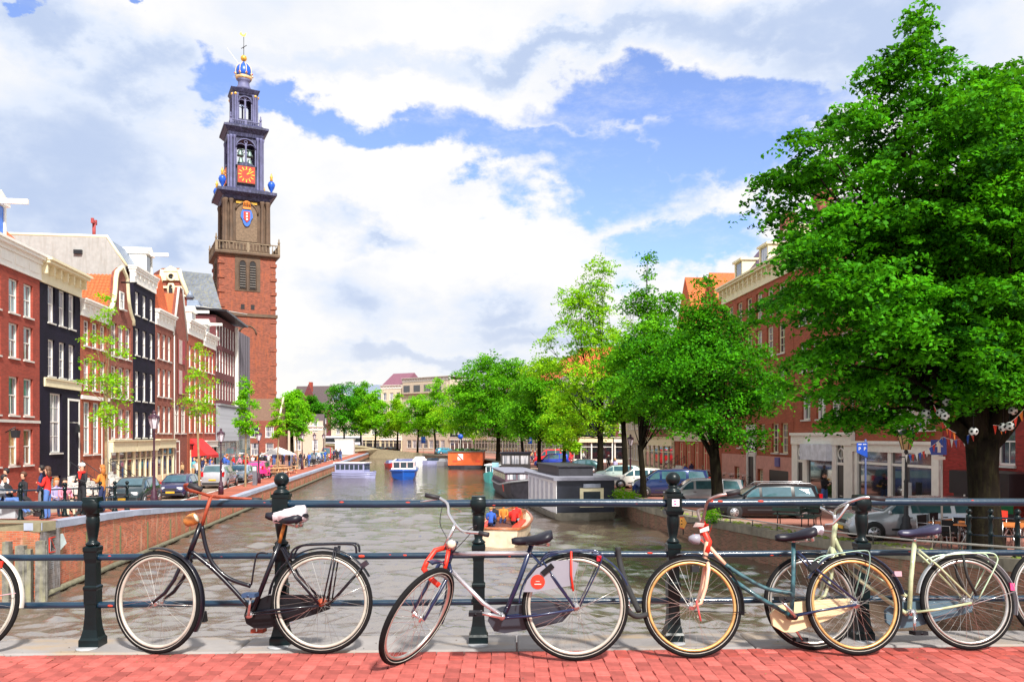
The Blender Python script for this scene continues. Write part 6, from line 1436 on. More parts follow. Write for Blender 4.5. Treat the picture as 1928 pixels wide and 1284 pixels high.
# ---- 6: bicycle cut by the right edge
k = Bike('parked_bicycle', 'dark bicycle whose front wheel is cut off by the right edge', 1990, 5.72, 2290, 5.72, 12)
Rw = .345; fc = k.p(1990, 1110); rc = k.p(2290, 1110); rc.z = fc.z = Rw; wheel(k.root, fc, Rw, (0, 1, 0), M_rimc); wheel(k.root, rc, Rw, (0, 1, 0), M_rimc)
k.tube('seat_tube', [(2200, 1000), (2170, 1140)], .016, M_bblack); k.tube('head_tube', [(2050, 985), (2035, 1040)], .018, M_bblack); k.tube('down_tube', [(2040, 1030), (2170, 1140)], .015, M_bblack); k.tube('top_tube', [(2048, 1000), (2200, 1010)], .015, M_bblack); k.pair('fork', [(2035, 1040), (2015, 1080), (1990, 1110)], .011, M_bblack, .04, .055); k.pair('seat_stays', [(2200, 1010), (2290, 1110)], .008, M_bblack, .03, .06); k.pair('chain_stays', [(2170, 1140), (2290, 1112)], .009, M_bblack, .035, .06); saddle(k, 2205, 985, -4); k.tube('handlebar', [(2050, 985), (2060, 950), (2095, 945)], .011, M_chrome)
# ================================================================== trees
def leafmat(name, a, b_): return mat(name, a, .6, kind='leaf', col2=b_, spec=.12)
LM = dict(deep=leafmat('leaf_deep_green', (.004, .055, .002), (.09, .42, .006)),
          green=leafmat('leaf_green', (.03, .18, .004), (.16, .48, .008)),
          lime=leafmat('leaf_lime', (.10, .34, .006), (.34, .60, .012)),
          bright=leafmat('leaf_bright', (.07, .32, .004), (.26, .60, .01)))
M_bark = mat('bark_dark', (.011, .008, .005), .95, spec=.15, var=.35, vs=4, bump=.02, bs=14, streak=(.022, .02, .008), streak_scale=(6, 6, .8))
M_barkl = mat('bark_young', (.28, .20, .11), .9, var=.2, vs=6, bump=.006, bs=25)
def foliage(name, lobes, n_sprays, per, spray_r, leaf, m, parent, rs, flat=.28, shell=.45, droop=.5):
    """leaf-sized folded faces set in flattened sprays through the crown's volume"""
    g = np.random.RandomState(rs); Lb = np.array(lobes, float)          # cx cy cz rx ry rz
    wgt = (Lb[:, 3]*Lb[:, 4]*Lb[:, 5])**(2/3); wgt /= wgt.sum()
    idx = g.choice(len(Lb), n_sprays, p=wgt); d = g.normal(size=(n_sprays, 3)); d /= np.linalg.norm(d, axis=1)[:, None]
    r = g.uniform(0, 1, n_sprays)**shell; C = Lb[idx, :3]+d*r[:, None]*Lb[idx, 3:6]
    out = C-Lb[:, :3].mean(0); out[:, 2] *= .3; out /= (np.linalg.norm(out, axis=1)[:, None]+1e-6)
    tone_s = np.clip(g.normal(.5, .22, n_sprays), 0, 1)
    nrm = np.stack([out[:, 0]*.35, out[:, 1]*.35, np.ones(n_sprays)], 1)+g.normal(0, .28, (n_sprays, 3)); nrm /= np.linalg.norm(nrm, axis=1)[:, None]
    N = n_sprays*per; si = np.repeat(np.arange(n_sprays), per)
    sr = (spray_r*g.uniform(.6, 1.3, n_sprays))[si]
    a = g.uniform(0, 2*np.pi, N); rr = np.sqrt(g.uniform(0, 1, N))
    u = np.cross(nrm, out); u /= (np.linalg.norm(u, axis=1)[:, None]+1e-6); v = np.cross(nrm, u)
    off = u[si]*(np.cos(a)*rr*sr*.75)[:, None]+v[si]*(np.sin(a)*rr*sr*1.2)[:, None]+nrm[si]*(g.normal(0, flat*.5, N)*sr)[:, None]
    P = C[si]+off; P[:, 2] -= droop*rr**2*sr*.6
    t = g.normal(size=(N, 3)); t[:, 2] *= .5; t[:, 2] -= .35; t /= np.linalg.norm(t, axis=1)[:, None]
    ln = nrm[si]+g.normal(0, .42, (N, 3)); w = np.cross(t, ln); w /= (np.linalg.norm(w, axis=1)[:, None]+1e-6)
    s = (leaf*g.uniform(.6, 1.3, N))[:, None]; fold = np.cross(w, t)*s*.12
    V = np.empty((N, 4, 3)); V[:, 0] = P-t*s*.5; V[:, 1] = P+w*s*.34+fold; V[:, 2] = P+t*s*.55; V[:, 3] = P-w*s*.34+fold
    me = bpy.data.meshes.new(name); me.vertices.add(N*4); me.loops.add(N*4); me.polygons.add(N)
    me.vertices.foreach_set('co', V.reshape(-1).astype(np.float32)); me.loops.foreach_set('vertex_index', np.arange(N*4, dtype=np.int32))
    me.polygons.foreach_set('loop_start', np.arange(0, N*4, 4, dtype=np.int32)); me.polygons.foreach_set('loop_total', np.full(N, 4, np.int32))
    at_ = me.attributes.new('tone', 'FLOAT', 'FACE'); at_.data.foreach_set('value', np.clip(tone_s[si]+g.normal(0, .16, N), 0, 1).astype(np.float32))
    me.materials.append(m); me.update(); me.validate()
    return put(name, me, parent)
def limbs(root, base, h, lobes, r0, rs, m=None, n_sub=5, bend=.3, fork=.35, trunk_top=None):
    g = random.Random(rs); m = m or M_bark
    tr = MB(); tt = trunk_top or h*fork; jx, jy = g.uniform(-bend, bend), g.uniform(-bend, bend)
    P = [(0, 0, -.3), (0, 0, 0), (jx*.2, jy*.2, tt*.35), (jx*.6, jy*.6, tt*.7), (jx, jy, tt)]; tr.tube(P, [r0*1.5, r0*1.15, r0*.95, r0*.88, r0*.8], 10); tr.build('trunk', m, root)
    b = MB(); T = Vector(P[-1])
    for i, L_ in enumerate(lobes):
        c = Vector(L_[:3]); d = c-T; st = T if (c-T).length < h*.6 or i % 2 else T
        s0 = st+Vector((0, 0, -g.uniform(0, tt*.25))); mid = s0+(c-s0)*.5+Vector((g.uniform(-.3, .3), g.uniform(-.3, .3), abs(d.x)*.12)); ra = r0*g.uniform(.22, .38)*(1 if len(lobes) < 14 else .7)
        pts = curve([tuple(s0), tuple(mid), tuple(c)], 4); b.tube([Vector(q) for q in pts], [lerp(ra, ra*.25, k/(len(pts)-1)) for k in range(len(pts))], 6)
        for _ in range(n_sub):
            e = c+Vector((g.gauss(0, .6)*L_[3], g.gauss(0, .6)*L_[4], g.gauss(.2, .5)*L_[5])); f = g.uniform(.4, .95); k_ = min(len(pts)-1, int(f*len(pts))); q0 = Vector(pts[k_])
            b.tube([q0, (q0+e)/2+Vector((0, 0, .1)), e], [ra*.32, ra*.2, ra*.06], 4)
    return b.build('branches', m, root)
def auto_lobes(cx, cy, z0, z1, hw, n, rs, shape='round', sq=1.0):
    g = random.Random(rs); out = []
    for i in range(n):
        t = (i+.5)/n; z = lerp(z0, z1, t)
        if shape == 'round': w = hw*math.sin(math.pi*min(.96, max(.1, t*.86+.12)))**.6
        elif shape == 'cone': w = hw*(1-t)**.62*(1 if t > .12 else .75)
        else: w = hw*(.55+.45*math.sin(math.pi*t))*(1-.55*t)
        a = i*2.4+g.uniform(-.4, .4); q = w*.55; r = w*.46+.12*hw
        out.append((cx+math.cos(a)*q, cy+math.sin(a)*q*sq, z+g.uniform(-.3, .3), r, r, min(r*.62, (z1-z0)/n*1.7+.2)))
    return out
def tree(name, label, px, Y, zb, top, bot, hw_px, kind, n, per, leaf, r0, rs, shape='round', group=None, cpx=None, nl=12, spray=.6, barkm=None, shell=.45, spires=(), fork=None, flat=.28, sub=4):
    s = Y/FP; X = (px-CX)*s; t = thing(name, label, 'tree', (X, Y, zb), 0, group)
    zt_, zb_ = ZC-(top-HY)*s-zb, ZC-(bot-HY)*s-zb; hw = hw_px*s; cx = ((cpx or px)-px)*s
    lb = auto_lobes(cx, 0, zb_+.1*(zt_-zb_), zt_-.06*(zt_-zb_), hw, nl, rs, shape)
    for (sx, sy, rx, rz) in spires: lb.append(((sx-px)*s, random.uniform(-.5, .5), ZC-(sy-HY)*s-zb, rx*s, rx*s, rz*s))
    limbs(t, None, zt_, lb, r0, rs, barkm, sub, trunk_top=max(zb_+.16*(zt_-zb_), .8) if fork is None else fork)
    foliage('crown', lb, n, per, spray, leaf, LM[kind], t, rs, shell=shell, flat=flat); return t
# the big elm on the right
s = 22/FP; bx = (1858-CX)*s; bz = ZR(22)-.05
t = thing('elm_tree', 'huge dark elm on the right whose crown fills the upper right of the view', 'tree', (bx, 22, bz))
L0 = [(1712, 30, 14, 42), (1706, 62, 26, 30), (1660, 140, 50, 34), (1575, 255, 60, 34), (1500, 300, 50, 24), (1455, 345, 40, 20), (1468, 560, 56, 32), (1860, 190, 80, 60), (1930, 190, 60, 60), (2010, 160, 60, 60), (1600, 780, 50, 22), (1500, 735, 50, 22), (1700, 790, 40, 20), (1850, 735, 80, 30), (1762, 752, 56, 24), (1935, 742, 70, 26), (1870, 690, 110, 40), (1690, 100, 38, 40), (1715, 165, 80, 48), (1640, 215, 62, 40), (1775, 190, 60, 55), (1705, 260, 130, 50), (1590, 300, 80, 36), (1840, 250, 75, 60), (1905, 165, 42, 60), (1935, 240, 70, 60), (1500, 335, 60, 26), (1640, 360, 110, 50), (1790, 350, 120, 70), (1900, 340, 110, 80),
      (1460, 395, 62, 28), (1540, 440, 105, 42), (1670, 460, 120, 60), (1820, 450, 130, 80), (1960, 440, 130, 90), (1470, 500, 66, 34), (1590, 540, 120, 48), (1740, 560, 130, 65), (1880, 560, 130, 80), (2010, 560, 130, 90), (1480, 590, 70, 34), (1600, 640, 120, 45), (1740, 660, 120, 55), (1870, 650, 100, 60), (2000, 660, 130, 60),
      (1520, 690, 64, 28), (1620, 725, 80, 30), (1720, 735, 80, 34), (1665, 780, 52, 26), (1560, 745, 40, 22), (1900, 120, 24, 26), (2080, 350, 120, 110), (2150, 500, 120, 110), (2120, 640, 120, 70), (2040, 230, 90, 70), (1800, 720, 60, 30), (1930, 720, 70, 26)]
g = random.Random(4); lb = []
for (px, py, rx, rz) in L0:
    w = rx*s; dy = g.uniform(-1, 1)*max(.3, 2.6-abs(py-480)/220); lb.append(((px-1858)*s, dy, ZC-(py-HY)*s-bz, w, w*1.25, rz*s))
    if rx > 90: lb.append(((px-1858)*s+g.uniform(-.5, .5), -dy*.9+g.choice((-1.2, 1.4)), ZC-(py+20-HY)*s-bz, w*.9, w*1.1, rz*s*.8))
tr = MB(); P = [(0, 0, -.4), (0, 0, 0), (-.03, 0, .5), (-.06, .02, 1.4), (-.1, .03, 2.3), (-.12, 0, 3.1)]; tr.tube(P, [.62, .50, .42, .38, .38, .42], 14); tr.build('trunk', M_bark, t)
b = MB(); T = Vector((-.12, 0, 3.0))
for (dx, dz, ex, ez, ra) in ((-.55, 1.0, -2.4, 3.6, .30), (-.2, 1.5, -1.3, 7.0, .30), (.5, 1.2, 1.0, 6.0, .28), (.9, .7, 3.0, 3.4, .26), (-.9, .5, -3.6, 2.0, .2), (.1, 1.4, .3, 8.0, .24), (-.5, 1.0, -2.3, 8.5, .22)):
    A = T+Vector((dx, g.uniform(-.3, .3), dz)); E = T+Vector((ex, g.uniform(-1, 1), ez)); pts = curve([tuple(T-Vector((0, 0, .3))), tuple(A), tuple((A+E)/2+Vector((g.uniform(-.3, .3), 0, .2))), tuple(E)], 5)
    b.tube([Vector(q) for q in pts], [lerp(ra, ra*.3, k/(len(pts)-1)) for k in range(len(pts))], 9)
    for _ in range(8):
        k_ = g.randint(4, len(pts)-1); q0 = Vector(pts[k_]); L_ = g.choice(lb); e = Vector(L_[:3]); b.tube([q0, (q0+e)/2+Vector((0, 0, .3)), e], [ra*.3, ra*.18, .015], 5)
b.build('branches', M_bark, t)
foliage('crown', lb, 4100, 56, .48, .135, LM['deep'], t, 21, shell=.5, flat=.12, droop=.6)
# the smaller quay trees
tree('quay_tree', 'dark green tree with a stout trunk in front of the parked silver hatchback', 1352, 40, 1.1, 585, 842, 138, 'deep', 900, 46, .15, .3, 31, 'round', nl=15, spray=.66, cpx=1335, spires=((1335, 545, 22, 34), (1325, 590, 44, 30), (1215, 640, 40, 18), (1440, 665, 34, 16), (1460, 730, 40, 25), (1205, 700, 45, 22)), fork=3.3)
tree('quay_tree', 'tall mid green tree with a thin leafy spire, second from the big elm', 1212, 50, 1.1, 565, 815, 98, 'green', 950, 40, .17, .2, 32, 'round', nl=18, spray=.6, cpx=1228, spires=((1214, 510, 14, 38), (1218, 560, 28, 30), (1262, 560, 26, 20), (1182, 560, 16, 26), (1295, 620, 34, 26)), fork=3.2)
tree('quay_tree', 'loose yellow green tree beside the white houseboat, its branches showing', 1130, 70, 1.1, 500, 850, 96, 'lime', 820, 32, .2, .3, 33, 'round', nl=20, spray=.62, cpx=1108, spires=((1135, 505, 28, 30), (1090, 560, 36, 22), (1030, 640, 30, 14), (1020, 690, 46, 16), (1060, 830, 24, 16)), fork=4.2, sub=7)
tree('quay_tree', 'dense green tree above the parked blue car on the right quay', 1015, 98, 1.1, 690, 842, 62, 'green', 950, 24, .27, .25, 34, 'round', nl=10, spray=.75, spires=((1030, 690, 25, 18),))
tree('quay_tree', 'large round elm with dark forked limbs behind the orange houseboat', 938, 124, 1.1, 660, 838, 88, 'green', 1500, 26, .3, .35, 35, 'round', nl=16, spray=.9, cpx=925, spires=((890, 740, 45, 25), (870, 790, 35, 20), (960, 700, 45, 25)), fork=5, sub=6)
for i, (px, Y, top, bot, hw, kind, lb_, sh) in enumerate(((648, 188, 716, 822, 44, 'deep', 'dark green tree leftmost of the far row across the canal bend', 'round'), (680, 192, 714, 815, 30, 'green', 'taller dark tree behind the leftmost far tree', 'round'), (706, 186, 724, 824, 44, 'bright', 'bright green far tree right of the white kiosk', 'cone'),
        (748, 184, 736, 822, 28, 'lime', 'slim light green far tree between the bright ones', 'cone'), (786, 178, 738, 824, 34, 'bright', 'bright bushy far tree before the beige block', 'round'), (820, 172, 704, 826, 46, 'bright', 'tall bright green tree before the beige apartment block', 'cone'), (866, 150, 716, 830, 46, 'lime', 'light green tree just left of the round elm', 'round'), (985, 112, 700, 838, 42, 'green', 'shaded green tree between the elm and the blue car', 'round'),
        (1062, 86, 740, 852, 44, 'lime', 'low light green tree left of the yellow green one', 'round'), (1178, 60, 640, 815, 50, 'green', 'green tree tucked behind the tall spired tree', 'round'))):
    k_ = Y/186; tree('far_tree', lb_, px, Y, 1.1, top, bot, hw, kind, int(520 if Y > 140 else 760), 24, .36*k_ if Y > 100 else .22, .22, 50+i, sh, nl=9, spray=1.0*k_+.1, group=None)
tree('round_tree', 'round green tree beyond the church corner at the end of the left row', 550, 128, 1.1, 730, 820, 38, 'bright', 900, 20, .3, .3, 71, 'round', nl=9, spray=.8)
tree('round_tree', 'smaller dark tree right behind the round one at the end of the left row', 588, 160, 1.1, 738, 820, 26, 'deep', 520, 20, .3, .25, 72, 'round', nl=8, spray=.8)
# left saplings
def sapling(label, px, Y, top, bot, hw, n, rs, kind='lime', leaf=.12, r0=.07):
    zb = ZL(Y); return tree('young_tree', label, px, Y, zb, top, bot, hw, kind, n, 13, leaf, r0, rs, 'x', nl=15, spray=.26, barkm=M_barkl, shell=.6, fork=(ZC-(bot-HY)*Y/FP-zb)*.9+2.4, sub=3, flat=.5)
sapling('thin young tree with sparse lime leaves before the low red house', 200, 34, 545, 832, 62, 190, 81)
sapling('thin young tree beside the silver parked car before the red awning', 376, 48, 640, 815, 46, 190, 82)
sapling('young leafy tree in front of the grey louvres', 462, 60, 702, 835, 30, 230, 83, 'bright', .17)
sapling('young tree before the small gabled house by the church', 522, 76, 742, 832, 20, 170, 84, 'lime', .18)
sapling('young tree among the crowd near the white parasol', 560, 92, 752, 838, 18, 170, 85, 'green', .2)
# ================================================================== cars
M_glass = mat('car_glass', (.05, .12, .15), .05, var=.3, vs=1.2, spec=.9, coat=1)
M_glassd = mat('car_glass_dark', (.02, .03, .035), .05, spec=.9, coat=1)
M_tyrec = mat('car_tyre', (.015, .015, .016), .8)
M_rimcar = mat('car_rim', (.55, .55, .58), .3, .7)
M_lampc = mat('car_headlight', (.72, .74, .78), .08, coat=1)
M_lampr = mat('car_taillight', (.50, .01, .015), .1, coat=1)
M_plate = mat('plate_yellow', (.75, .42, .03), .5)
M_plast = mat('car_plastic', (.03, .03, .035), .5)
def car_body(L, W, H, hood, belt, wsx, roofx, rearx, rear_slope, gc=.18, nose=.55, tail=.8):
    """stations from tail to nose: x, z low, z belt, z top, half width, half width at the top"""
    w = W/2; hb = belt
    st = [(-L/2, gc+.22, hb*.72, hb*.78, w*.80, w*.70), (-L/2+.06, gc+.04, hb*.93, hb*1.0, w*.93, w*.74), (-L/2+.22, gc, hb, lerp(hb+.06, H*.86, 1-rear_slope), w*.985, w*.76),
          (rearx, gc, hb+.01, H*.97, w, w*.74), (rearx+(roofx-rearx)*.5, gc, hb, H, w, w*.75), (roofx, gc, hb-.01, H*.965, w, w*.75), (roofx+(wsx-roofx)*.55, gc, hb-.02, lerp(H*.965, hood, .5), w, w*.80), (wsx, gc, hb-.03, hood+.02, w*.995, w*.86),
          (wsx+(L/2-wsx)*.55, gc, hood-.09, hood-.035, w*.97, w*.80), (L/2-.16, gc+.04, hood*.80, hood*.86, w*.90, w*.70), (L/2-.02, gc+.12, hood*.55, hood*.66, w*.80, w*.62), (L/2, gc+.18, hood*.5, hood*.56, w*.74, w*.58)]
    return st
def car_mesh(st, m):
    b = MB(); V = []
    for (x, zl, zb, zt, w, wt) in st:
        ring = [(w*.86, zl), (w*.985, zl+.10), (w, lerp(zl, zb, .55)), (w*.985, zb), (lerp(w, wt, .85), lerp(zb, zt, .80)), (wt, lerp(zb, zt, .95)), (wt*.55, zt), (0, zt+.01)]
        full = ring+[(-a, c) for a, c in ring[:-1][::-1]]
        for a, c in full: V.append((x, a, c))
    k = 15; n = len(st); F = [(i*k+j, (i+1)*k+j, (i+1)*k+(j+1) % k, i*k+(j+1) % k) for i in range(n-1) for j in range(k)]
    F += [tuple(range(k)), tuple((n-1)*k+j for j in range(k))[::-1]]
    b._add(V, F, True); return b.mesh('body', m)
def side_pt(st, x, t, sg):
    for A, B in zip(st, st[1:]):
        if A[0] <= x <= B[0]:
            u = (x-A[0])/(B[0]-A[0]); zb, zt, w, wt = (lerp(A[i], B[i], u) for i in (2, 3, 4, 5)); return Vector((x, sg*(lerp(w*.985, lerp(w, wt, .85), t/.8)+.012), lerp(zb, zt, t)))
CARN = [0]
def car(label, x, y, z, yaw, paint, kind='hatch', plate='', L=4.0, W=1.70, H=1.42, hood=.93, belt=.92, name='parked_car', glass=None, group=None, rearlook=False, roofbars=False, light_rim=True, van=False, text=None):
    pr = dict(hatch=(.30, .13, .33, .25), wagon=(.26, .11, .44, .35), suv=(.27, .11, .43, .18), van=(.34, .2, .46, .15), sedan=(.22, .07, .28, .8), mpv=(.33, .17, .44, .25))[kind]
    wsx = L*pr[0]; roofx = L*pr[1]; rearx = -L*pr[2]; st = car_body(L, W, H, hood, belt, wsx, roofx, rearx, pr[3])
    root = thing(name, label, 'car' if not van else 'van', (x, y, z), yaw, group); g = glass or M_glass
    put('body', car_mesh(st, paint), root)
    w = W/2; Lx = [rearx+.05, lerp(rearx, roofx, .36), lerp(rearx, roofx, .42), lerp(rearx, roofx, .92), lerp(rearx, roofx, .97), lerp(roofx, wsx, .72)]
    if kind in ('wagon', 'suv', 'van', 'mpv'): Lx[0] = -L/2+.32
    for sg in (-1, 1):
        for i in range(3):
            if van and i == 0 and text is None and kind == 'van' and 'panel' in label: continue
            xa, xb = Lx[2*i], Lx[2*i+1]; P = [side_pt(st, xa, .06, sg), side_pt(st, xb, .06, sg), side_pt(st, xb, .80 if i < 2 else .35, sg), side_pt(st, (xa+xb)/2 if i == 2 else xb, .84, sg), side_pt(st, xa+(.14 if i == 0 else 0), .80, sg)]
            b = MB(); b.prism(P, (0, sg*.004, 0)); b.build('side_window', g, root)
    A = st[5]; B = st[7]   # windscreen
    b = MB(); P = [(lerp(A[0], B[0], .06)+.012, -A[5]*.84, A[3]-.045), (lerp(A[0], B[0], .06)+.012, A[5]*.84, A[3]-.045), (lerp(A[0], B[0], .93)+.015, B[5]*.90, B[3]+.05), (lerp(A[0], B[0], .93)+.015, -B[5]*.90, B[3]+.05)]
    b.prism(P, (.012, 0, .03)); b.build('windscreen', g, root)
    A = st[3]; B = st[2] if kind != 'sedan' else st[2]
    b = MB(); P = [(lerp(A[0], B[0], .12)-.02, -A[5]*.82, lerp(A[3], B[3], .12)-.02), (lerp(A[0], B[0], .12)-.02, A[5]*.82, lerp(A[3], B[3], .12)-.02), (B[0]-.05, B[4]*.78, B[2]+.06), (B[0]-.05, -B[4]*.78, B[2]+.06)]
    b.prism(P, (-.06, 0, .03)); b.build('rear_window', g, root)
    rw = .31 if kind != 'suv' else .35
    for sx in (-1, 1):
        for sg in (-1, 1):
            cx = sx*L*.315+(.02*L if sx > 0 else -.0)
            b = MB(); b.lathe([(rw+.05, 0), (rw+.05, .012)], (cx, sg*(w+.001)-(0 if sg > 0 else .012), rw+.01), 20, axis='Y'); b.build('wheel_arch', M_plast, root)
            b = MB(); b.lathe([(rw*.8, -.1), (rw, -.08), (rw, .05), (rw*.93, .075), (rw*.6, .075)], (cx, sg*(w-.055), rw), 20, axis='Y'); 
            if sg < 0: b.v = [(p[0], 2*sg*(w-.055)-p[1], p[2]) for p in b.v]
            wl = b.build('wheel', M_tyrec, root)
            r = MB()
            yy = sg*(w+.022); r.lathe([(rw*.64, -.008), (rw*.64, .008)], (cx, yy, rw), 16, axis='Y'); rimb = r.build('rim', M_rimcar if light_rim else M_plast, wl)
            r = MB()
            for kk in range(7): a = 2*math.pi*kk/7; r.box((cx+math.cos(a)*rw*.40, yy+sg*.009, rw+math.sin(a)*rw*.40), (rw*.30, .006, rw*.10), ry=-a)
            r.build('rim_slots', M_tyrec, wl)
    for sg in (-1, 1):
        b = MB(); b.box((L/2-.10, sg*w*.60, hood*.70), (.14, .32, .15), rz=-sg*R(14), ry=R(-12)); b.build('headlight', M_lampc, root)
        b = MB()
        if kind in ('wagon', 'suv', 'van', 'mpv', 'hatch'): b.box((-L/2+.06, sg*w*.80, belt*.98), (.16, .17, .34), rz=sg*R(10))
        else: b.box((-L/2+.05, sg*w*.68, belt*.86), (.12, .34, .15), rz=sg*R(8))
        b.build('taillight', M_lampr, root)
        b = MB(); b.sphere((wsx-.12, sg*(w+.09), belt+.05), .1, 8, 5, (.6, 1, .75)); b.build('mirror', paint, root)
        b = MB(); b.box((lerp(rearx, roofx, .5), sg*(w+.004), belt-.10), (.15, .02, .03)); b.box((lerp(rearx, roofx, .95), sg*(w+.004), belt-.12), (.15, .02, .03)); b.box((0, sg*(w+.004), .42), (L*.42, .02, .07)); b.build('side_trim', M_plast, root)
    b = MB(); b.box((L/2-.02, 0, hood*.66), (.06, W*.42, .11)); b.box((L/2-.04, 0, .34), (.1, W*.74, .13)); b.build('front_grille', M_plast, root)
    b = MB(); b.box((L/2+.025, 0, .42), (.02, .5, .11)); b.build('number_plate', M_plate, root); b = MB(); b.box((-L/2-.03, 0, .62), (.02, .5, .11)); b.build('number_plate', M_plate, root)
    b = MB(); b.box((-L/2+.05, 0, .36), (.12, W*.8, .16)); b.build('rear_bumper', M_plast, root)
    if roofbars:
        b = MB()
        for sg in (-1, 1): b.tube([(rearx, sg*W*.35, H*.96), (rearx+.2, sg*W*.36, H+.05), (roofx-.2, sg*W*.36, H+.05), (roofx, sg*W*.35, H*.96)], .018, 5)
        b.build('roof_rails', M_rimcar, root)
    return root
def paint(n, c, met=.3): return mat('paint_'+n, c, .22, met, var=.04, coat=1.0)
LQ = R(90)+math.atan(.115)         # pointing away along the left quay
def lcar(label, Yf, L, face_us, **k):
    Yc = Yf+L/2; return car(label, XL(Yc)-3.35, Yc, ZL(Yc), LQ+(R(180) if face_us else 0), L=L, **k)
lcar('small dark green car with round headlights, nearest parked on the left quay', 40.2, 3.6, True, paint=paint('dark_green_metal', (.03, .05, .06)), kind='hatch', H=1.45, hood=.98, W=1.65)
lcar('dark blue hatchback with yellow number plate parked by the left street lamp', 47.8, 4.0, True, paint=paint('dark_blue', (.03, .03, .10)), kind='hatch', hood=.9)
lcar('silver off road wagon seen from behind on the left quay', 57.6, 4.4, False, paint=paint('silver', (.45, .46, .50)), kind='suv', H=1.68, W=1.78, belt=1.05, hood=1.05, roofbars=True)
lcar('pale blue sedan parked behind the silver off road wagon', 64.5, 4.4, True, paint=paint('ice_blue', (.35, .45, .55)), kind='sedan', H=1.40)
lcar('bright pink car on the left quay', 72.5, 3.9, False, paint=paint('hot_pink', (.80, .03, .22), 0), kind='hatch', H=1.5)
for i, (lb, c, kd, Y, h) in enumerate((('red van near the far end of the left quay', (.6, .02, .02), 'van', 128, 2.0), ('pale yellow taxi parked before the red van', (.7, .6, .25), 'sedan', 121, 1.45), ('light blue car near the white kiosk', (.3, .42, .6), 'hatch', 114, 1.45), ('dark grey car behind the red van on the left quay', (.05, .05, .06), 'hatch', 136, 1.5))):
    lcar(lb, Y, 4.2, i % 2 == 0, paint=paint('far_%s' % ('red', 'yellow', 'blue', 'grey')[i], c), kind=kd, H=h)
def rcar(label, px, Y, L, yaw=0, dz=0, **k): X = (px-CX)/FP*Y; return car(label, X, Y, ZR(Y)+dz, R(180)+R(yaw), L=L, **k)
rcar('silver family wagon parked nearest behind the right quay rail', 1713, 27, 4.5, -2, paint=paint('silver_grey', (.42, .46, .50)), kind='wagon', H=1.45, W=1.72, hood=.95, roofbars=False)
rcar('black estate car with multi spoke rims on the right quay', 1440, 37.5, 4.65, -4, paint=paint('black', (.004, .004, .008)), kind='wagon', H=1.56, W=1.84, hood=1.0, belt=1.0, roofbars=True)
rcar('silver hatchback behind the dark quay tree', 1325, 44, 4.2, -5, paint=paint('silver_light', (.50, .52, .55)), kind='mpv', H=1.5)
rcar('dark blue people carrier with white markings on its side', 1262, 51, 4.75, -6, paint=paint('navy', (.02, .04, .14)), kind='mpv', H=1.72, W=1.85, belt=1.1, hood=1.1)
rcar('white hatchback behind the blue people carrier', 1205, 59, 4.1, -8, paint=paint('white', (.68, .68, .70), 0), kind='hatch', H=1.45)
rcar('pale green compact car behind the white houseboat roof', 1165, 67, 4.0, -8, paint=paint('pale_green', (.45, .58, .55)), kind='hatch', H=1.42)
rcar('dark teal car between the houseboat and the tree trunk', 1093, 84, 4.3, -10, paint=paint('teal_dark', (.02, .07, .08)), kind='sedan', H=1.42)
rcar('bright blue off road car under the yellow green tree', 1040, 99, 4.3, -10, paint=paint('royal_blue', (.02, .06, .50)), kind='suv', H=1.7, belt=1.02)
rcar('red delivery van behind the bright blue car', 1042, 108, 5.2, -10, paint=paint('red', (.65, .015, .02), 0), kind='van', H=2.1, belt=1.2, hood=1.15, van=True, name='delivery_van')
for i, (px, Y, c, lb, yw) in enumerate(((713, 196, (.01, .015, .02), 'black car leftmost at the far bend of the canal', 60), (738, 190, (.04, .02, .03), 'dark car beside the black one at the far bend', 50), (838, 172, (.05, .35, .55), 'turquoise blue car on the far quay above the small boats', 30))):
    car(lb, (px-CX)/FP*Y, Y, 1.08, R(yw), paint('bend_%s' % ('black', 'plum', 'turquoise')[i], c), 'hatch', L=4.2)
# tram far behind the bend
tr = thing('tram', 'tram passing far behind on the bridge beyond the left quay', 'tram', (-47, 212, 1.8), R(5)); b = MB(); b.b2(-8, 8, -1.2, 1.2, .5, 3.2); b.build('body', mat('tram_white', (.6, .62, .7), .4), tr); b = MB(); b.b2(-7.8, 7.8, -1.23, -1.2, 1.6, 2.7); b.build('window_band', M_glassd, tr); b = MB(); b.b2(-8, 8, -1.24, -1.2, .6, 1.0); b.build('blue_stripe', mat('tram_blue', (.05, .1, .4), .4), tr)
# ================================================================== boats (local x = bow)
def hull(b, L, W, H, z0=-.25, bow=.30, stern=.75, sheer=.25, n=12, round_stern=False):
    V = []; k = 6
    for i in range(n+1):
        t = i/n; x = L*(t-.5)
        w = W/2*(min(1, stern+(1-stern)*t*4) if t < .25 else 1)*(1 if t < 1-bow else math.sqrt(max(0, 1-((t-(1-bow))/bow)**2))*.98+.02)
        top = H+sheer*(max(0, t-.55)/.45)**2+sheer*.25*(max(0, .3-t)/.3)**2
        for f, zz in ((.0, z0), (.70, z0), (.93, z0+(top-z0)*.45), (1.0, top)): V.append((x+(.12*(t > .9)*(zz-z0)), w*f, zz))
        for f, zz in ((1.0, top), (.93, z0+(top-z0)*.45), (.70, z0)): V.append((x+(.12*(t > .9)*(zz-z0)), -w*f, zz))
    m = 7; F = [(i*m+j, (i+1)*m+j, (i+1)*m+(j+1) % m, i*m+(j+1) % m) for i in range(n) for j in range(m)]+[tuple(range(m)), tuple(n*m+j for j in range(m))[::-1]]
    b._add(V, F, False)
    return [(V[i*m+3][0], V[i*m+3][1], V[i*m+3][2]) for i in range(n+1)]
def rub(b, edge, r=.05, dz=0):
    P = [(x, y, z+dz) for x, y, z in edge]+[(x, -y, z+dz) for x, y, z in edge[::-1]]
    b.tube(P, r, 5, False, True)
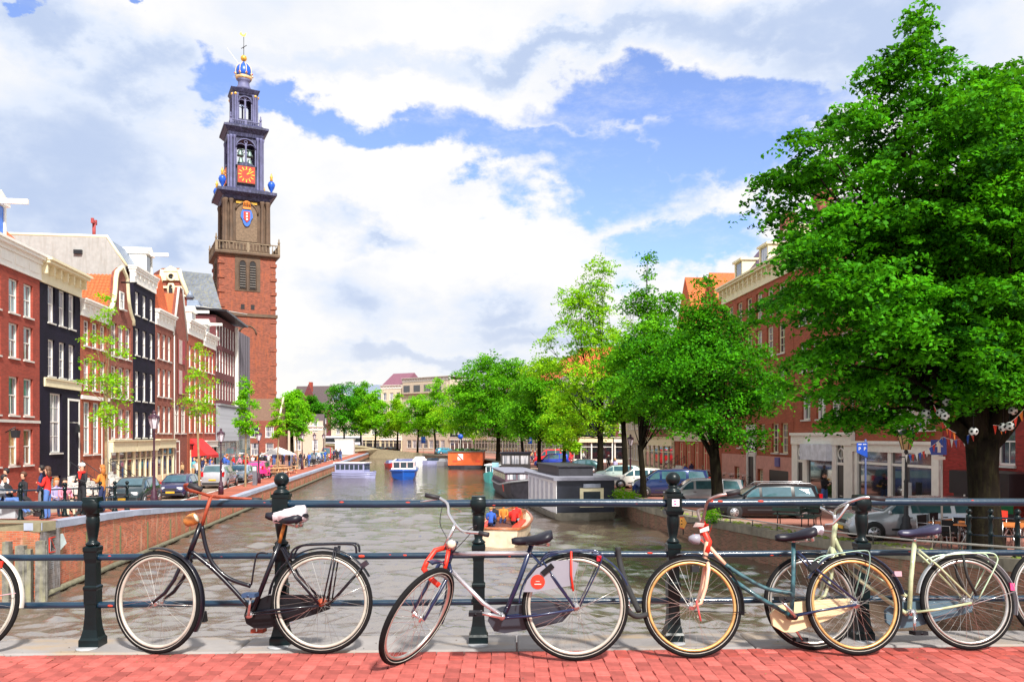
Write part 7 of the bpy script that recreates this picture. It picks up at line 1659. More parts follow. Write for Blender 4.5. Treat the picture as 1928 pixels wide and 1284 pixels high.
def boat(name, label, px, Y, heading, cat='boat', X=None): return thing(name, label, cat, (X if X is not None else (px-CX)/FP*Y, Y, 0), R(heading))
def cabin(root, x0, x1, W, z0, z1, wall, glass, name='cabin', n=4, band=(.35, .85), roof=None, over=.15, front=True, y0=0):
    b = MB(); b.b2(x0, x1, y0-W/2, y0+W/2, z0, z1); c = b.build(name, wall, root)
    za, zb = lerp(z0, z1, band[0]), lerp(z0, z1, band[1]); w = (x1-x0-.2)/n
    for sg in (-1, 1):
        for i in range(n): g = MB(); xa = x0+.1+w*i+.06; g.b2(xa, xa+w-.12, y0+sg*(W/2+.012)-.01, y0+sg*(W/2+.012)+.01, za, zb); g.build('window', glass, c)
    if front:
        for xx in (x0-.012, x1+.012):
            for i in (-1, 0, 1): g = MB(); g.b2(xx-.01, xx+.01, y0+i*W*.31-W*.13, y0+i*W*.31+W*.13, za, zb); g.build('window', glass, c)
    g = MB(); g.b2(x0-over, x1+over, y0-W/2-over, y0+W/2+over, z1, z1+.08); g.build('roof', roof or wall, c); return c
M_lil = mat('boat_lilac_grey', (.30, .31, .50), .4, coat=.3, var=.06); M_bw = mat('boat_white', (.84, .83, .86), .4, coat=.3, var=.05); M_bblue = mat('boat_blue', (.004, .07, .36), .35, coat=.5, var=.05)
M_bg = mat('boat_glass', (.03, .045, .06), .12, coat=.2, spec=.5); M_tar = mat('barge_tar', (.03, .028, .04), .55, var=.3, vs=3); M_bor = mat('houseboat_orange', (.72, .11, .02), .5, var=.1, vs=2)
M_bred = mat('boat_red', (.70, .05, .02), .45, var=.1); M_wood = mat('varnished_wood', (.42, .12, .04), .35, coat=.6, var=.25, vs=6); M_teal2 = mat('boat_turquoise', (.08, .42, .40), .45, var=.1)
def zbk(k): return 4.8*FP/k
# lilac cabin boat
r = boat('cabin_boat', 'small lilac grey cabin boat moving along the left quay wall', 668, 95, -12); b = MB(); e = hull(b, 5.0, 2.1, .62, bow=.25, sheer=.12); b.build('hull', M_lil, r); b = MB(); rub(b, e, .06); rub(b, e, .04, -.25); b.build('rubbing_strake', M_lil, r)
cabin(r, -2.1, 1.5, 1.75, .6, 1.75, M_lil, M_bg, n=6, roof=M_bw); b = MB(); b.tube([(2.3, 0, .7), (2.55, 0, .75)], .18, 8); b.build('fender', mat('fender_dark', (.08, .08, .12), .7), r)
# blue tour boat coming to us
r = boat('tour_boat', 'blue and white glass roofed tour boat coming up the middle of the canal', 762, 97, -84); b = MB(); e = hull(b, 14, 3.0, .95, bow=.16, sheer=.18); b.build('hull', M_bblue, r); b = MB(); rub(b, e, .12, -.05); b.build('rubbing_strake', M_bblue, r)
b = MB(); b.box((-.4, 0, 1.1), (12, 2.7, .35)); b.build('coaming', M_bw, r); c = cabin(r, -6, 5.0, 2.5, 1.2, 1.95, mat('tour_cabin_pinkish', (.62, .45, .44), .4), M_bg, n=9, band=(.1, .92), roof=M_bw, over=.05)
b = MB(); b.box((1.2, 0, 2.08), (7.6, 1.9, .12)); b.build('roof_hatch', M_bblue, r)
r = boat('sloop', 'small red and dark blue boat passing behind the tour boat', 738, 125, -70); b = MB(); e = hull(b, 5, 1.9, .7); b.build('hull', mat('boat_dark_red', (.45, .03, .03), .4), r); b = MB(); b.box((0, 0, .95), (2.6, 1.6, .5), taper=.8); b.build('canopy', M_bblue, r)
# small moored boats far behind
for i, (px, Y, lb, c) in enumerate(((794, 150, 'little white motorboat moored at the far bend', M_bw), (818, 142, 'grey open workboat with people near the far bend', M_lil), (836, 137, 'small white boat moored beside the orange houseboat', M_bw))):
    r = boat('moored_boat', lb, px, Y, 20+30*i); b = MB(); e = hull(b, 4.6, 1.8, .65); b.build('hull', c, r); b = MB(); b.box((-.4, 0, .9), (2.0, 1.3, .5), taper=.75); b.build('cabin', M_bg if i % 2 else c, r)
# orange houseboat
r = boat('houseboat', 'orange houseboat with flat dark roof and a white and red emblem on its side', 880, 128, -90, 'houseboat'); b = MB(); e = hull(b, 13, 5.6, .45, bow=.14, stern=.98, sheer=.1); b.build('hull', M_tar, r)
b = MB(); b.b2(-5.5, 5.6, -2.6, 2.6, .5, 2.5); c = b.build('cabin', M_bor, r); b = MB(); b.b2(-5.7, 5.8, -2.75, 2.75, 2.5, 2.65); b.build('roof', mat('roof_felt', (.10, .12, .10), .8), c)
b = MB(); b.b2(5.6, 5.64, -1.15, -.35, 1.3, 2.2); w = b.build('emblem', M_bw, c); b = MB(); b.prism([(5.65, -1.15, 2.2), (5.65, -.35, 1.3), (5.65, -.6, 1.3), (5.65, -1.15, 1.9)], (.01, 0, 0)); b.build('emblem_stripe', M_bred, w)
for y_ in (-1.9, 1.5): b = MB(); b.b2(5.6, 5.63, y_, y_+.7, 1.0, 1.25); b.build('rail', M_bred, c)
for i in range(4): b = MB(); b.b2(-4.8+i*2.6, -3.4+i*2.6, -2.63, -2.6, 1.1, 2.1); b.build('window', M_bg, c)
b = MB(); b.sphere((1, 0, 2.65), .55, 10, 6, (1, 1, .7)); b.build('roof_dome', mat('dome_pale', (.6, .62, .55), .4), c)
b = MB(); rg = random.Random(8)
for i in range(30): b.sphere((rg.uniform(-5, 5.2), rg.uniform(-2, 2), 2.72), rg.uniform(.12, .3), 6, 4)
b.build('roof_plants', mat('plant_green', (.06, .2, .03), .8, var=.4), c, kind='stuff')
# turquoise boat, dark glass boat, barge
r = boat('turquoise_boat', 'white and turquoise cabin boat moored between the orange houseboat and the dark barge', 930, 88, -95); b = MB(); e = hull(b, 7.5, 1.9, .7, bow=.3, sheer=.5); b.build('hull', M_teal2, r); cabin(r, -3, 1.2, 1.5, .7, 1.75, M_bw, M_bg, n=3)
r = boat('glass_houseboat', 'dark houseboat with a many windowed wheelhouse behind the barge', 972, 90, -92, 'houseboat'); b = MB(); e = hull(b, 12, 3.6, .8, bow=.2, sheer=.3); b.build('hull', M_tar, r); cabin(r, -3.5, 3.2, 3.1, .8, 3.0, mat('wheelhouse_dark', (.06, .05, .05), .4), M_panew, n=6, band=(.5, .9), roof=M_wblack)
b = MB(); b.b2(4.8, 4.86, -2.4, -1.7, .9, 2.1); b.build('notice_board', mat('board_blue_white', (.35, .62, .78), .5), r)
r = boat('dark_barge', 'black hulled barge with an orange red bow panel and slatted deckhouse', 972, 68, -83, 'barge'); b = MB(); e = hull(b, 15, 3.3, 1.05, bow=.22, sheer=.65); b.build('hull', M_tar, r); b = MB(); rub(b, e, .07, -.1); b.build('rubbing_strake', mat('strake_pale', (.3, .3, .32), .6), r)
cabin(r, -6.5, 3.5, 2.6, 1.05, 1.95, mat('deckhouse_plum', (.16, .09, .12), .5), M_panew, n=7, band=(.4, .85), roof=mat('roof_grey_lilac', (.25, .25, .33), .6)); b = MB()
for sg in (-1, 1): b.prism([(4.3, sg*1.52, .55), (6.2, sg*1.08, .62), (6.2, sg*1.16, 1.38), (4.3, sg*1.62, 1.12)], (0, sg*.05, 0))
b.build('bow_panel', M_bred, r)
# white and black houseboat in front
r = boat('white_houseboat', 'white and black houseboat with cream framed window, nearest on the right of the canal', 1100, 53, -81, 'houseboat', X=3.55); r.location.y = 51.2
b = MB(); e = hull(b, 10.2, 3.7, .35, bow=.08, stern=.98, sheer=.15); b.build('hull', mat('hull_grey_cream', (.20, .18, .14), .6, var=.2), r); xf = 4.4
b = MB(); b.b2(-4.6, xf, -1.7, 1.7, .35, 2.3); c = b.build('cabin', mat('cabin_navy_black', (.018, .022, .04), .5), r)
b = MB(); b.b2(-4.9, xf+.3, -1.95, 1.95, 2.3, 2.46); b.build('roof', mat('roof_pale_lilac', (.24, .24, .30), .6), c); b = MB(); b.b2(-4, 2.6, -1.2, .9, 2.46, 3.0); b.build('roof_box', mat('roof_box_black', (.03, .03, .04), .5), c); b = MB(); b.b2(-4.1, 2.7, -1.3, 1.0, 3.0, 3.07); b.build('roof_box_lid', M_tar, c)
b = MB(); b.b2(-4.6, xf, -1.735, -1.7, .4, 2.28); b.build('white_side', M_bw, c)
for i in range(6): b = MB(); b.b2(-4.3+i*1.4, -3.6+i*1.4, -1.75, -1.735, .7, 2.1); b.build('side_window', mat('curtain_grey', (.5, .5, .58), .4), c)
b = MB(); b.b2(xf, xf+.05, -.35, 1.05, .75, 1.85); fr = b.build('window_frame', M_cream, c); b = MB(); b.b2(xf+.05, xf+.06, -.15, .85, .9, 1.65); b.build('window', M_bg, fr); b = MB(); b.b2(xf, xf+.12, -.15, .85, 1.87, 2.1); b.build('window_hood', mat('hood_grey', (.3, .33, .42), .5), fr)
# open launch with people
r = boat('open_launch', 'varnished open launch with passengers heading away under the bridge rail', 953, 39, 84, X=-.28); b = MB(); e = hull(b, 7.4, 2.3, .72, bow=.38, stern=.8, sheer=.35); b.build('hull', mat('launch_cream', (.62, .48, .34), .4, coat=.3), r)
b = MB(); rub(b, e, .07, .0); b.build('gunwale', M_wood, r); b = MB(); b.b2(-3.2, 1.8, -.85, .85, .4, .74); b.build('floor', mat('launch_inside', (.1, .03, .02), .6), r); b = MB(); b.b2(.6, 2.4, -.75, .75, .7, 1.15); b.b2(-3.3, -2.9, -.9, .9, .7, .8); b.build('cuddy', M_wood, r); b = MB()
for sg in (-1, 1): b.b2(-2.8, .5, sg*.75-.16, sg*.75+.16, .6, .82)
b.build('bench', M_bred, r)
# ================================================================== people
M_skin = mat('skin', (.62, .33, .22), .6, var=.05)
BODY = {}
def skeleton(pose, rs=0):
    """joints in metres for a 1.72 m person facing +x; returns joints, radii, edges with a material zone"""
    g = random.Random(rs); J = {}; sit = pose.startswith('sit')
    hip = .50 if sit else .93
    lean = {'stand': .0, 'walk': .05, 'bend': .55, 'sit': .05, 'sitback': -.35, 'talk': .02}[pose]
    def up(h): return (math.sin(lean)*h, 0, hip+math.cos(lean)*h)
    J['pel'] = (0, 0, hip); J['wai'] = up(.16); J['che'] = up(.38); J['nek'] = up(.52); hx, hy, hz_ = up(.64); J['chin'] = (hx+.015, 0, hz_-.03); J['head'] = (hx+.01, 0, hz_+.06); J['crown'] = (hx, 0, hz_+.125)
    for s, n in ((1, 'l'), (-1, 'r')):
        cx, _, cz = up(.455); J['sh'+n] = (cx, s*.17, cz)
        arm = {'stand': ((.02, .22, -.28), (.08, .22, -.52)), 'walk': ((s*.12, .2, -.26), (s*.22+.06, .2, -.48)), 'bend': ((.1, .2, -.25), (.3, .12, -.40)), 'sit': ((.08, .2, -.26), (.30, .12, -.30)), 'sitback': ((.1, .2, -.22), (.32, .14, -.2)), 'talk': ((.06, .22, -.26), (.26, .10, -.16) if s > 0 else (.28, .06, -.22))}[pose]
        J['el'+n] = (cx+arm[0][0], s*arm[0][1], cz+arm[0][2]); J['wr'+n] = (cx+arm[1][0], s*arm[1][1], cz+arm[1][2]); J['ha'+n] = (J['wr'+n][0]+.06, J['wr'+n][1]-s*.01, J['wr'+n][2]-(.05 if pose in ('stand', 'walk') else .0))
        J['hi'+n] = (0, s*.09, hip-.03)
        if pose == 'walk': kn, an = (.14*s+.06, s*.09, .50), ((.28 if s > 0 else -.26), s*.08, .09)
        elif sit: kn, an = (.42, s*.10, hip+.02), ((.46 if pose == 'sit' else .72), s*.10, .09 if pose == 'sit' else .12)
        else: kn, an = (.03, s*.10, .50), (.0, s*.11, .09)
        J['kn'+n] = kn; J['an'+n] = an; J['to'+n] = (an[0]+.17, an[1]+s*.02, an[2]-.05)
    Rr = dict(pel=.125, wai=.115, che=.135, nek=.052, chin=.065, head=.092, crown=.07); 
    for n in 'lr': Rr.update({'sh'+n: .068, 'el'+n: .047, 'wr'+n: .033, 'ha'+n: .038, 'hi'+n: .092, 'kn'+n: .062, 'an'+n: .042, 'to'+n: .036})
    E = [('pel', 'wai', 1), ('wai', 'che', 1), ('che', 'nek', 1), ('nek', 'chin', 0), ('chin', 'head', 0), ('head', 'crown', 0)]
    for n in 'lr': E += [('che', 'sh'+n, 1), ('sh'+n, 'el'+n, 1), ('el'+n, 'wr'+n, 1), ('wr'+n, 'ha'+n, 0), ('pel', 'hi'+n, 2), ('hi'+n, 'kn'+n, 2), ('kn'+n, 'an'+n, 2), ('an'+n, 'to'+n, 3)]
    return J, Rr, E
M_z = [M_skin, mat('cloth_top', (.5, .5, .5), .8), mat('cloth_bottom', (.1, .1, .3), .8), mat('shoe', (.03, .03, .03), .6)]
def body(pose, sub=1):
    if (pose, sub) in BODY: return BODY[pose, sub]
    J, Rr, E = skeleton(pose); names = list(J); me = bpy.data.meshes.new('body'); me.from_pydata([J[n] for n in names], [(names.index(a), names.index(b)) for a, b, _ in E], [])
    o = bpy.data.objects.new('body', me); COL.objects.link(o); m = o.modifiers.new('skin', 'SKIN'); m.use_smooth_shade = True; m.branch_smoothing = .6
    sv = me.skin_vertices[0].data
    for i, n in enumerate(names):
        r = Rr[n]; sv[i].radius = (r*(.82 if n in ('pel', 'wai', 'che') else 1), r*(1.18 if n in ('pel', 'wai', 'che') else 1)); sv[i].use_root = (n == 'pel')
        if n in ('head', 'chin'): sv[i].radius = (r*1.06, r*.86)
    s = o.modifiers.new('sub', 'SUBSURF'); s.levels = sub
    dg = bpy.context.evaluated_depsgraph_get(); out = bpy.data.meshes.new_from_object(o.evaluated_get(dg)); bpy.data.objects.remove(o)
    for mm in M_z: out.materials.append(mm)
    segs = [(Vector(J[a]), Vector(J[b]), z, .5*(Rr[a]+Rr[b])) for a, b, z in E]
    for p in out.polygons:
        c = p.center; best = 1e9
        for a, b, z, r in segs:
            d = b-a; t = min(1, max(0, (c-a).dot(d)/max(1e-9, d.dot(d)))); q = (c-(a+d*t)).length/r
            if q < best: best = q; zz = z
        p.material_index = zz
    out.update(); BODY[pose, sub] = (out, J); return BODY[pose, sub]
def cloth(n, c): return mat('cloth_'+n, c, .85, var=.12, vs=12)
CL = dict(red=(.70, .02, .015), black=(.015, .015, .02), blue=(.03, .10, .45), jeans=(.08, .16, .42), navy=(.02, .03, .10), orange=(.62, .22, .03), tan=(.45, .28, .14), white=(.70, .70, .68), grey=(.2, .2, .22), pink=(.70, .25, .35), green=(.05, .2, .1), brown=(.14, .07, .04), teal=(.1, .35, .4), cream=(.6, .5, .36), lilac=(.4, .36, .6), yellow=(.75, .5, .03))
HAIR = dict(brown=(.10, .04, .02), black=(.015, .01, .01), ginger=(.50, .16, .03), blond=(.50, .32, .12), grey=(.4, .4, .4))
PN = [0]
def person(label, x, y, z, yaw, pose, top, bottom, hair='brown', h=1.0, long=False, extra=None, group=None, hat=None, sub=1):
    me, J = body(pose, sub); r = thing('person', label, 'person', (x, y, z), R(yaw), group); r.scale = (h, h, h)
    o = put('body', me, r); 
    for i, mm in ((1, cloth(top, CL[top])), (2, cloth(bottom, CL[bottom]))): o.material_slots[i].link = 'OBJECT'; o.material_slots[i].material = mm
    hd = Vector(J['head']); b = MB(); b.sphere((hd.x-.018, 0, hd.z+.03), .108, 12, 8, (1.0, .93, 1.02)); b.v = [(p[0], p[1], p[2]) if not (p[0] > hd.x+.03 and p[2] < hd.z+.045) else (hd.x+.01, p[1]*.9, p[2]) for p in b.v]
    if long: b.sphere((hd.x-.06, 0, hd.z-.10), .095, 10, 7, (.75, 1.05, 1.5))
    b.build('hair', mat('hair_'+hair, HAIR[hair], .6, var=.3, vs=30), r)
    if sub > 1:
        f = MB(); f.sphere((hd.x+.098, 0, hd.z-.005), .018, 6, 4, (1, .7, 1.4)); f.build('nose', M_skin, r); f = MB()
        for s in (-1, 1): f.sphere((hd.x+.088, s*.032, hd.z+.02), .010, 6, 4)
        f.b2(hd.x+.088, hd.x+.094, -.022, .022, hd.z-.048, hd.z-.040); f.build('eyes_and_mouth', M_wblack, r)
    if hat: b = MB(); b.sphere((hd.x-.005, 0, hd.z+.07), .115, 12, 6, (1.05, 1, .75)); b.build('hat', cloth(hat, CL[hat]), r)
    if extra == 'scarf': nk = Vector(J['nek']); b = MB(); b.torus((nk.x+.02, 0, nk.z+.0), .075, .05, (0, 0, 1), 16, 8); b.tube([(nk.x+.11, .03, nk.z-.02), (nk.x+.15, .05, nk.z-.3)], [.055, .03], 8); b.build('scarf', cloth('red', CL['red']), r)
    if extra == 'bag': c = Vector(J['har']); b = MB(); b.box((c.x, c.y-.02, c.z-.2), (.3, .12, .3)); b.build('bag', cloth('tan', CL['tan']), r)
    if extra == 'skirt': b = MB(); hz_ = J['pel'][2]; b.lathe([(.15, hz_+.08), (.19, hz_-.1), (.24, hz_-.35)], (0, 0, 0), 14); b.build('skirt', cloth(bottom, CL[bottom]), r)
    return r
def gl(px, Y): return (px-CX)/FP*Y
def P_(label, px, Y, yaw, pose, top, bottom, hair='brown', **k): return person(label, gl(px, Y), Y, k.pop('z', ZL(Y) if px < 700 else ZR(Y)), yaw, pose, top, bottom, hair, **k)
P_('woman in a bright red jacket and blue jeans standing at the left railing', 90, 25.9, 185, 'talk', 'red', 'jeans', 'brown', long=True, sub=2, h=.97)
P_('person in a black coat with red scarf and white cap by the left railing', 155, 28.6, 250, 'talk', 'black', 'black', 'brown', extra='scarf', hat='white', sub=2, h=1.04)
P_('ginger haired woman in an orange brown jacket seen from behind', 193, 30.3, 175, 'talk', 'orange', 'navy', 'ginger', long=True, sub=2, h=1.02)
P_('person in a dark blue coat partly behind the woman in red', 78, 28.4, 200, 'stand', 'navy', 'grey', 'black')
P_('man in bright blue jeans leaning back at the far left edge', 6, 25.3, 5, 'sitback', 'grey', 'jeans', 'brown', z=2.35, sub=2)
P_('seated person in black beside the left edge, legs stretched', 22, 26.4, 10, 'sitback', 'black', 'black', 'black', z=2.3)
P_('seated woman in a pale blue top on the quay bench', 106, 28.4, -40, 'sit', 'lilac', 'navy', 'ginger', z=2.05, long=True)
P_('seated dark haired woman in tan trousers next to the woman in pale blue', 121, 28.2, -35, 'sit', 'pink', 'cream', 'black', z=2.05, long=True)
P_('person with dark curly hair behind the second left rail post', 44, 28.0, 240, 'stand', 'black', 'navy', 'brown', z=1.85)
P_('person in white standing behind the left corner lamp stand', 12, 27.2, 230, 'talk', 'white', 'navy', 'black', z=2.0)
bn = thing('quay_bench', 'low wooden bench under the seated people by the left railing', 'bench', (gl(113, 28.4), 28.5, 2.05), R(50)); b = MB(); b.b2(-1.0, 1.0, -.22, .22, .40, .45); b.build('seat', mat('bench_wood', (.25, .16, .09), .7), bn)
for sx in (-.8, .8): b = MB(); b.b2(sx-.04, sx+.04, -.2, .2, 0, .4); b.build('leg', M_iron, bn)
bn = thing('stone_seat', 'low seat that the leaning man in blue jeans sits on', 'bench', (gl(8, 25.7), 25.7, 2.25), 0); b = MB(); b.b2(-1.6, .5, -.25, .35, .0, .44); b.build('seat', mat('seat_grey', (.4, .42, .45), .7), bn)
# people far along the left quay
rg = random.Random(77); tops = ['red', 'blue', 'black', 'white', 'orange', 'teal', 'navy', 'pink', 'tan', 'grey', 'red']; bots = ['jeans', 'black', 'navy', 'grey', 'tan', 'jeans']
first = None
QL = 'people queueing at the museum entrance'
look = ['red top', 'blue coat', 'black coat', 'white shirt', 'orange jacket', 'teal jumper', 'navy coat', 'pink top', 'tan jacket', 'grey coat', 'red jacket']
for i in range(44):
    Y = 66+i*1.05+rg.uniform(-.5, .5); x = XL(Y)-rg.uniform(5.4, 9.6); j = rg.randrange(11)
    person('%s visitor in a %s %s' % (('tall', 'young', 'slim', 'waiting', 'chatting', 'strolling', 'turning')[i % 7], look[j], ('queueing beside the grey louvres', 'before the glass museum front', 'by the foot of the grey block', 'near the small gabled house', 'at the back of the queue by the church')[min(4, i//9)]), x, Y, ZL(Y), rg.uniform(0, 360), rg.choice(['stand', 'walk', 'talk']), tops[j], rg.choice(bots), rg.choice(list(HAIR)), h=rg.uniform(.9, 1.06), group=QL, sub=0)
walk = [(582, 100, 'blue', 'jeans', 'pedestrian in a blue jacket and jeans near the quay edge'), (591, 101, 'grey', 'black', 'pedestrian in grey beside the one in blue jeans'), (573, 98, 'black', 'tan', 'pedestrian in black with light trousers by the parasol'), (566, 104, 'black', 'navy', 'pedestrian in black leaning over the bicycles'), (628, 126, 'navy', 'black', 'pedestrian in dark blue near the far quay end'), (634, 128, 'black', 'black', 'person in black beside the white kiosk'), (641, 127, 'navy', 'jeans', 'person in navy just before the kiosk'), (640, 132, 'grey', 'navy', 'person in grey behind the two by the kiosk'),
        (612, 118, 'blue', 'jeans', 'walker in bright blue between the far cars'), (553, 90, 'brown', 'black', 'tall pedestrian in brown left of the parasol group'), (600, 112, 'white', 'navy', 'walker in white before the far parked cars'), (545, 95, 'black', 'jeans', 'pedestrian in black and jeans behind the parasol')]
for px, Y, a, c, lb in walk: P_(lb, px, Y, rg.uniform(0, 360), rg.choice(['stand', 'walk']), a, c, rg.choice(list(HAIR)), sub=0)
# right quay people
for px, Y, a, c, lb, hp in ((1158, 75, 'lilac', 'black', 'cyclist in a pale lilac shirt by the side street', 'walk'), (1146, 88, 'black', 'black', 'dark dressed person near the yellow green tree trunk', 'stand'), (1098, 112, 'white', 'navy', 'person in white crossing the side street', 'walk'), (1295, 62, 'blue', 'grey', 'person in a bright blue jacket behind the silver hatchback', 'bend'), (1302, 66, 'navy', 'black', 'person in navy on the steps behind the cars', 'stand'), (1323, 56, 'black', 'black', 'person in black by the red shutters', 'stand'),
        (1007, 116, 'red', 'jeans', 'person in red by the far right cars', 'stand'), (1000, 120, 'tan', 'navy', 'person in tan by the far right cars', 'walk'), (1552, 43.5, 'black', 'jeans', 'person in black photographing in front of the white shop', 'talk')):
    P_(lb, px, Y, rg.uniform(0, 360), hp, a, c, rg.choice(list(HAIR)), sub=0)
# launch passengers
for (dx, dy, a, c, hr, lb) in ((-2.2, .45, 'blue', 'navy', 'blond', 'passenger in bright blue at the stern of the launch'), (-1.4, -.5, 'red', 'black', 'ginger', 'passenger in red at the left of the launch'), (-.6, .5, 'black', 'black', 'black', 'passenger in black on the right bench of the launch'), (.1, -.5, 'red', 'grey', 'brown', 'passenger in a red top near the launch cuddy'), (-.2, .1, 'orange', 'navy', 'ginger', 'passenger in orange amidships on the launch')):
    a_ = R(84); X = -.28+dx*math.cos(a_)-dy*math.sin(a_); Y = 39+dx*math.sin(a_)+dy*math.cos(a_); person(lb, X, Y, .38, 84+(180 if dx > -1 else 0), 'sit', a, c, hr, sub=1)
# ================================================================== street furniture
M_lampp = mat('lamp_post_maroon', (.05, .012, .03), .4, coat=.3)
M_lglass = mat('lantern_glass', (.62, .55, .62), .2, trans=.0, coat=.5)
M_lcop = mat('lantern_copper', (.45, .22, .10), .5)
def lamp_post(label, x, y, z, h=4.2, post=M_lampp, crown=True, group=None, glass=M_lglass):
    r = thing('street_lamp', label, 'street lamp', (x, y, z), 0, group)
    b = MB(); b.lathe([(.17, 0), (.17, .5), (.12, .6), (.13, .75), (.07, .85), (.06, h*.5), (.075, h*.51), (.045, h*.53), (.035, h-.95), (.07, h-.9), (.04, h-.82)], (0, 0, 0), 10); b.tube([(-.22, 0, h-1.05), (.22, 0, h-1.05)], .018, 5); b.build('post', post, r)
    zl = h-.82; b = MB(); b.lathe([(.12, zl), (.24, zl+.46)], (0, 0, 0), 6, smooth=False); b.build('lantern', glass, r)
    b = MB()
    for k in range(6): a = 2*math.pi*(k+.5)/6; b.tube([(.125*math.cos(a), .125*math.sin(a), zl), (.25*math.cos(a), .25*math.sin(a), zl+.46)], .012, 4)
    b.lathe([(.27, zl+.46), (.25, zl+.50), (.19, zl+.58), (.10, zl+.64), (.06, zl+.72), (.09, zl+.76), (.02, zl+.84)], (0, 0, 0), 10)
    if crown:
        for k in range(8): a = 2*math.pi*k/8; b.sphere((.22*math.cos(a), .22*math.sin(a), zl+.56), .035, 5, 4)
    b.build('lantern_roof', post, r); return r
lamp_post('old street lamp with crowned lantern beside the dark blue hatchback', gl(290, 36.9), 36.9, ZL(36.9), 4.4)
lamp_post('old street lamp between the red awning and the grey louvres', gl(416, 52), 52, ZL(52))
lamp_post('old street lamp before the small brick gabled house', gl(487, 64.5), 64.5, ZL(64.5))
for i, (px, Y) in enumerate(((569, 92), (592, 110), (609, 128))): lamp_post('old street lamp far along the left quay, %s' % ('nearest of the three by the parasol', 'middle one of the three', 'farthest one before the kiosk')[i], gl(px, Y), Y, 1.12, 4.2)
lamp_post('black lamp post by the side street behind the blue car', gl(1088, 92), 92, 1.08, 4.0, glass=M_lcop)
lamp_post('lamp post before the cream shop front on the right quay', gl(1187, 62), 62, 1.08, 3.9)
lamp_post('copper coloured lantern hanging over the cafe front beside the elm', gl(1706, 26), 26, ZR(26), 3.75, post=M_iron, crown=False, glass=mat('lantern_amber', (.62, .38, .16), .3))
# left background railing: posts are parts, rails too
r = thing('quay_railing', 'dark green two rail railing with ball topped posts on the left quay corner', 'railing')
ys = [24.6, 25.3, 26.5, 27.8, 29.0, 30.2, 31.3, 32.3]
def XR_(y): return -15.25 if y > 25 else -15.25-(25-y)*3
pm = MB(); pm.lathe([(.11, 0), (.10, .08), (.065, .14), (.06, .5), (.08, .53), (.055, .58), (.045, .62), (.06, .75), (.045, .86), (.07, .90), (.07, 1.0), (.03, 1.03)], (0, 0, 0), 10); pm.sphere((0, 0, 1.10), .075, 10, 7); pmm = pm.mesh('post', M_post)
for y in ys[1:]: put('post', pmm, r, (XR_(y), y, ZL(y)))
for zz in (.94, .55):
    b = MB(); b.tube([(-22, 23.4, 2.6+zz+.1), (-17.5, 24.4, 2.42+zz)]+[(XR_(y), y, ZL(y)+zz) for y in ys[1:]], .028, 8); b.build('rail', M_rail, r)
# no mooring sign on the quay wall
s_ = thing('no_mooring_sign', 'white arrow shaped canal sign with a red framed crossed R on the left quay wall', 'sign')
Ys = 24.9; xs = XL(Ys)+.08
def q(px, py, Y=Ys, off=.0): v = at(px, py, Y); return (XL(v.y)+.09+off, v.y, v.z)
def qs(px, py, off=0):
    """point on the quay wall face (X = XL(Y)+off) seen at px, py"""
    t = (px-CX)/FP; Y = (-11.2+off)/(t+.115); return (t*Y, Y, ZC-(py-HY)/FP*Y)
b = MB(); b.prism([qs(91, 1012, .08), qs(91, 1041, .08), qs(110, 1037, .08), qs(124, 1022, .08), qs(117, 1004, .08)], (.03, 0, 0)); b.prism([qs(94, 1053, .08), qs(94, 1075, .08), qs(111, 1072, .08), qs(111, 1050, .08)], (.03, 0, 0)); b.build('plate', mat('sign_white', (.62, .72, .72), .4), s_)
b = MB()
for A, B_ in (((93, 1012), (93, 1040)), ((107, 1008), (107, 1037)), ((93, 1013), (107, 1009)), ((93, 1040), (107, 1037))): b.tube([qs(*A, .125), qs(*B_, .125)], .02, 4)
b.build('red_frame', M_redp, s_)
b = MB(); b.tube([qs(97, 1036, .125), qs(97, 1017, .125), qs(103, 1016, .125), qs(104, 1022, .125), qs(97, 1026, .125), qs(104, 1034, .125)], .014, 4); b.build('letter', M_black, s_)
b = MB(); b.tube([qs(96, 1014, .135), qs(105, 1036, .135)], .01, 4); b.build('cross_bar', M_redp, s_)
b = MB()
for i in range(4): b.tube([qs(96, 1057+i*4, .125), qs(109, 1054.5+i*4, .125)], .006, 4)
b.build('text_lines', mat('print_grey', (.3, .35, .4), .6), s_)
# signs on the right
def pole_sign(label, px, Y, z0, h, shape, m, text=None, tm=None, size=.3, r=.32, yaw=0, wh=(.6, .6)):
    t = thing('road_sign', label, 'sign', (gl(px, Y), Y, z0), R(yaw)); b = MB(); b.tube([(0, 0, 0), (0, 0, h)], .035, 6); b.build('pole', M_stone, t); b = MB()
    if shape == 'round': b.lathe([(r, -.01), (r, .01)], (0, -.05, h-r), 20, axis='Y')
    else: b.b2(-wh[0]/2, wh[0]/2, -.06, -.04, h-wh[1], h)
    o = b.build('plate', m, t)
    if text: lettering('symbol', text, size, tm or M_trim, o, (0, -.068, h-(r if shape == 'round' else wh[1]/2)))
    return t
M_sb = mat('sign_blue', (.01, .08, .5), .4)
pole_sign('blue round arrow sign by the far side street', 1046, 104, 1.08, 3.3, 'round', M_sb, '+', M_trim, .5)
pole_sign('red no entry sign left of the black lamp post', 1081, 96, 1.08, 3.1, 'round', M_redp, '-', M_trim, .8, r=.28)
pole_sign('blue round sign far behind the orange houseboat', 867, 140, 1.08, 4.2, 'round', M_sb, r=.45)
pole_sign('blue parking sign on a pole by the blue car', 998, 106, 1.08, 3.6, 'sq', M_sb, wh=(.5, .8), text='P', size=.6)
pole_sign('blue information board before the beige block', 797, 186, 1.08, 3.8, 'sq', M_sb, wh=(1.0, 1.6))
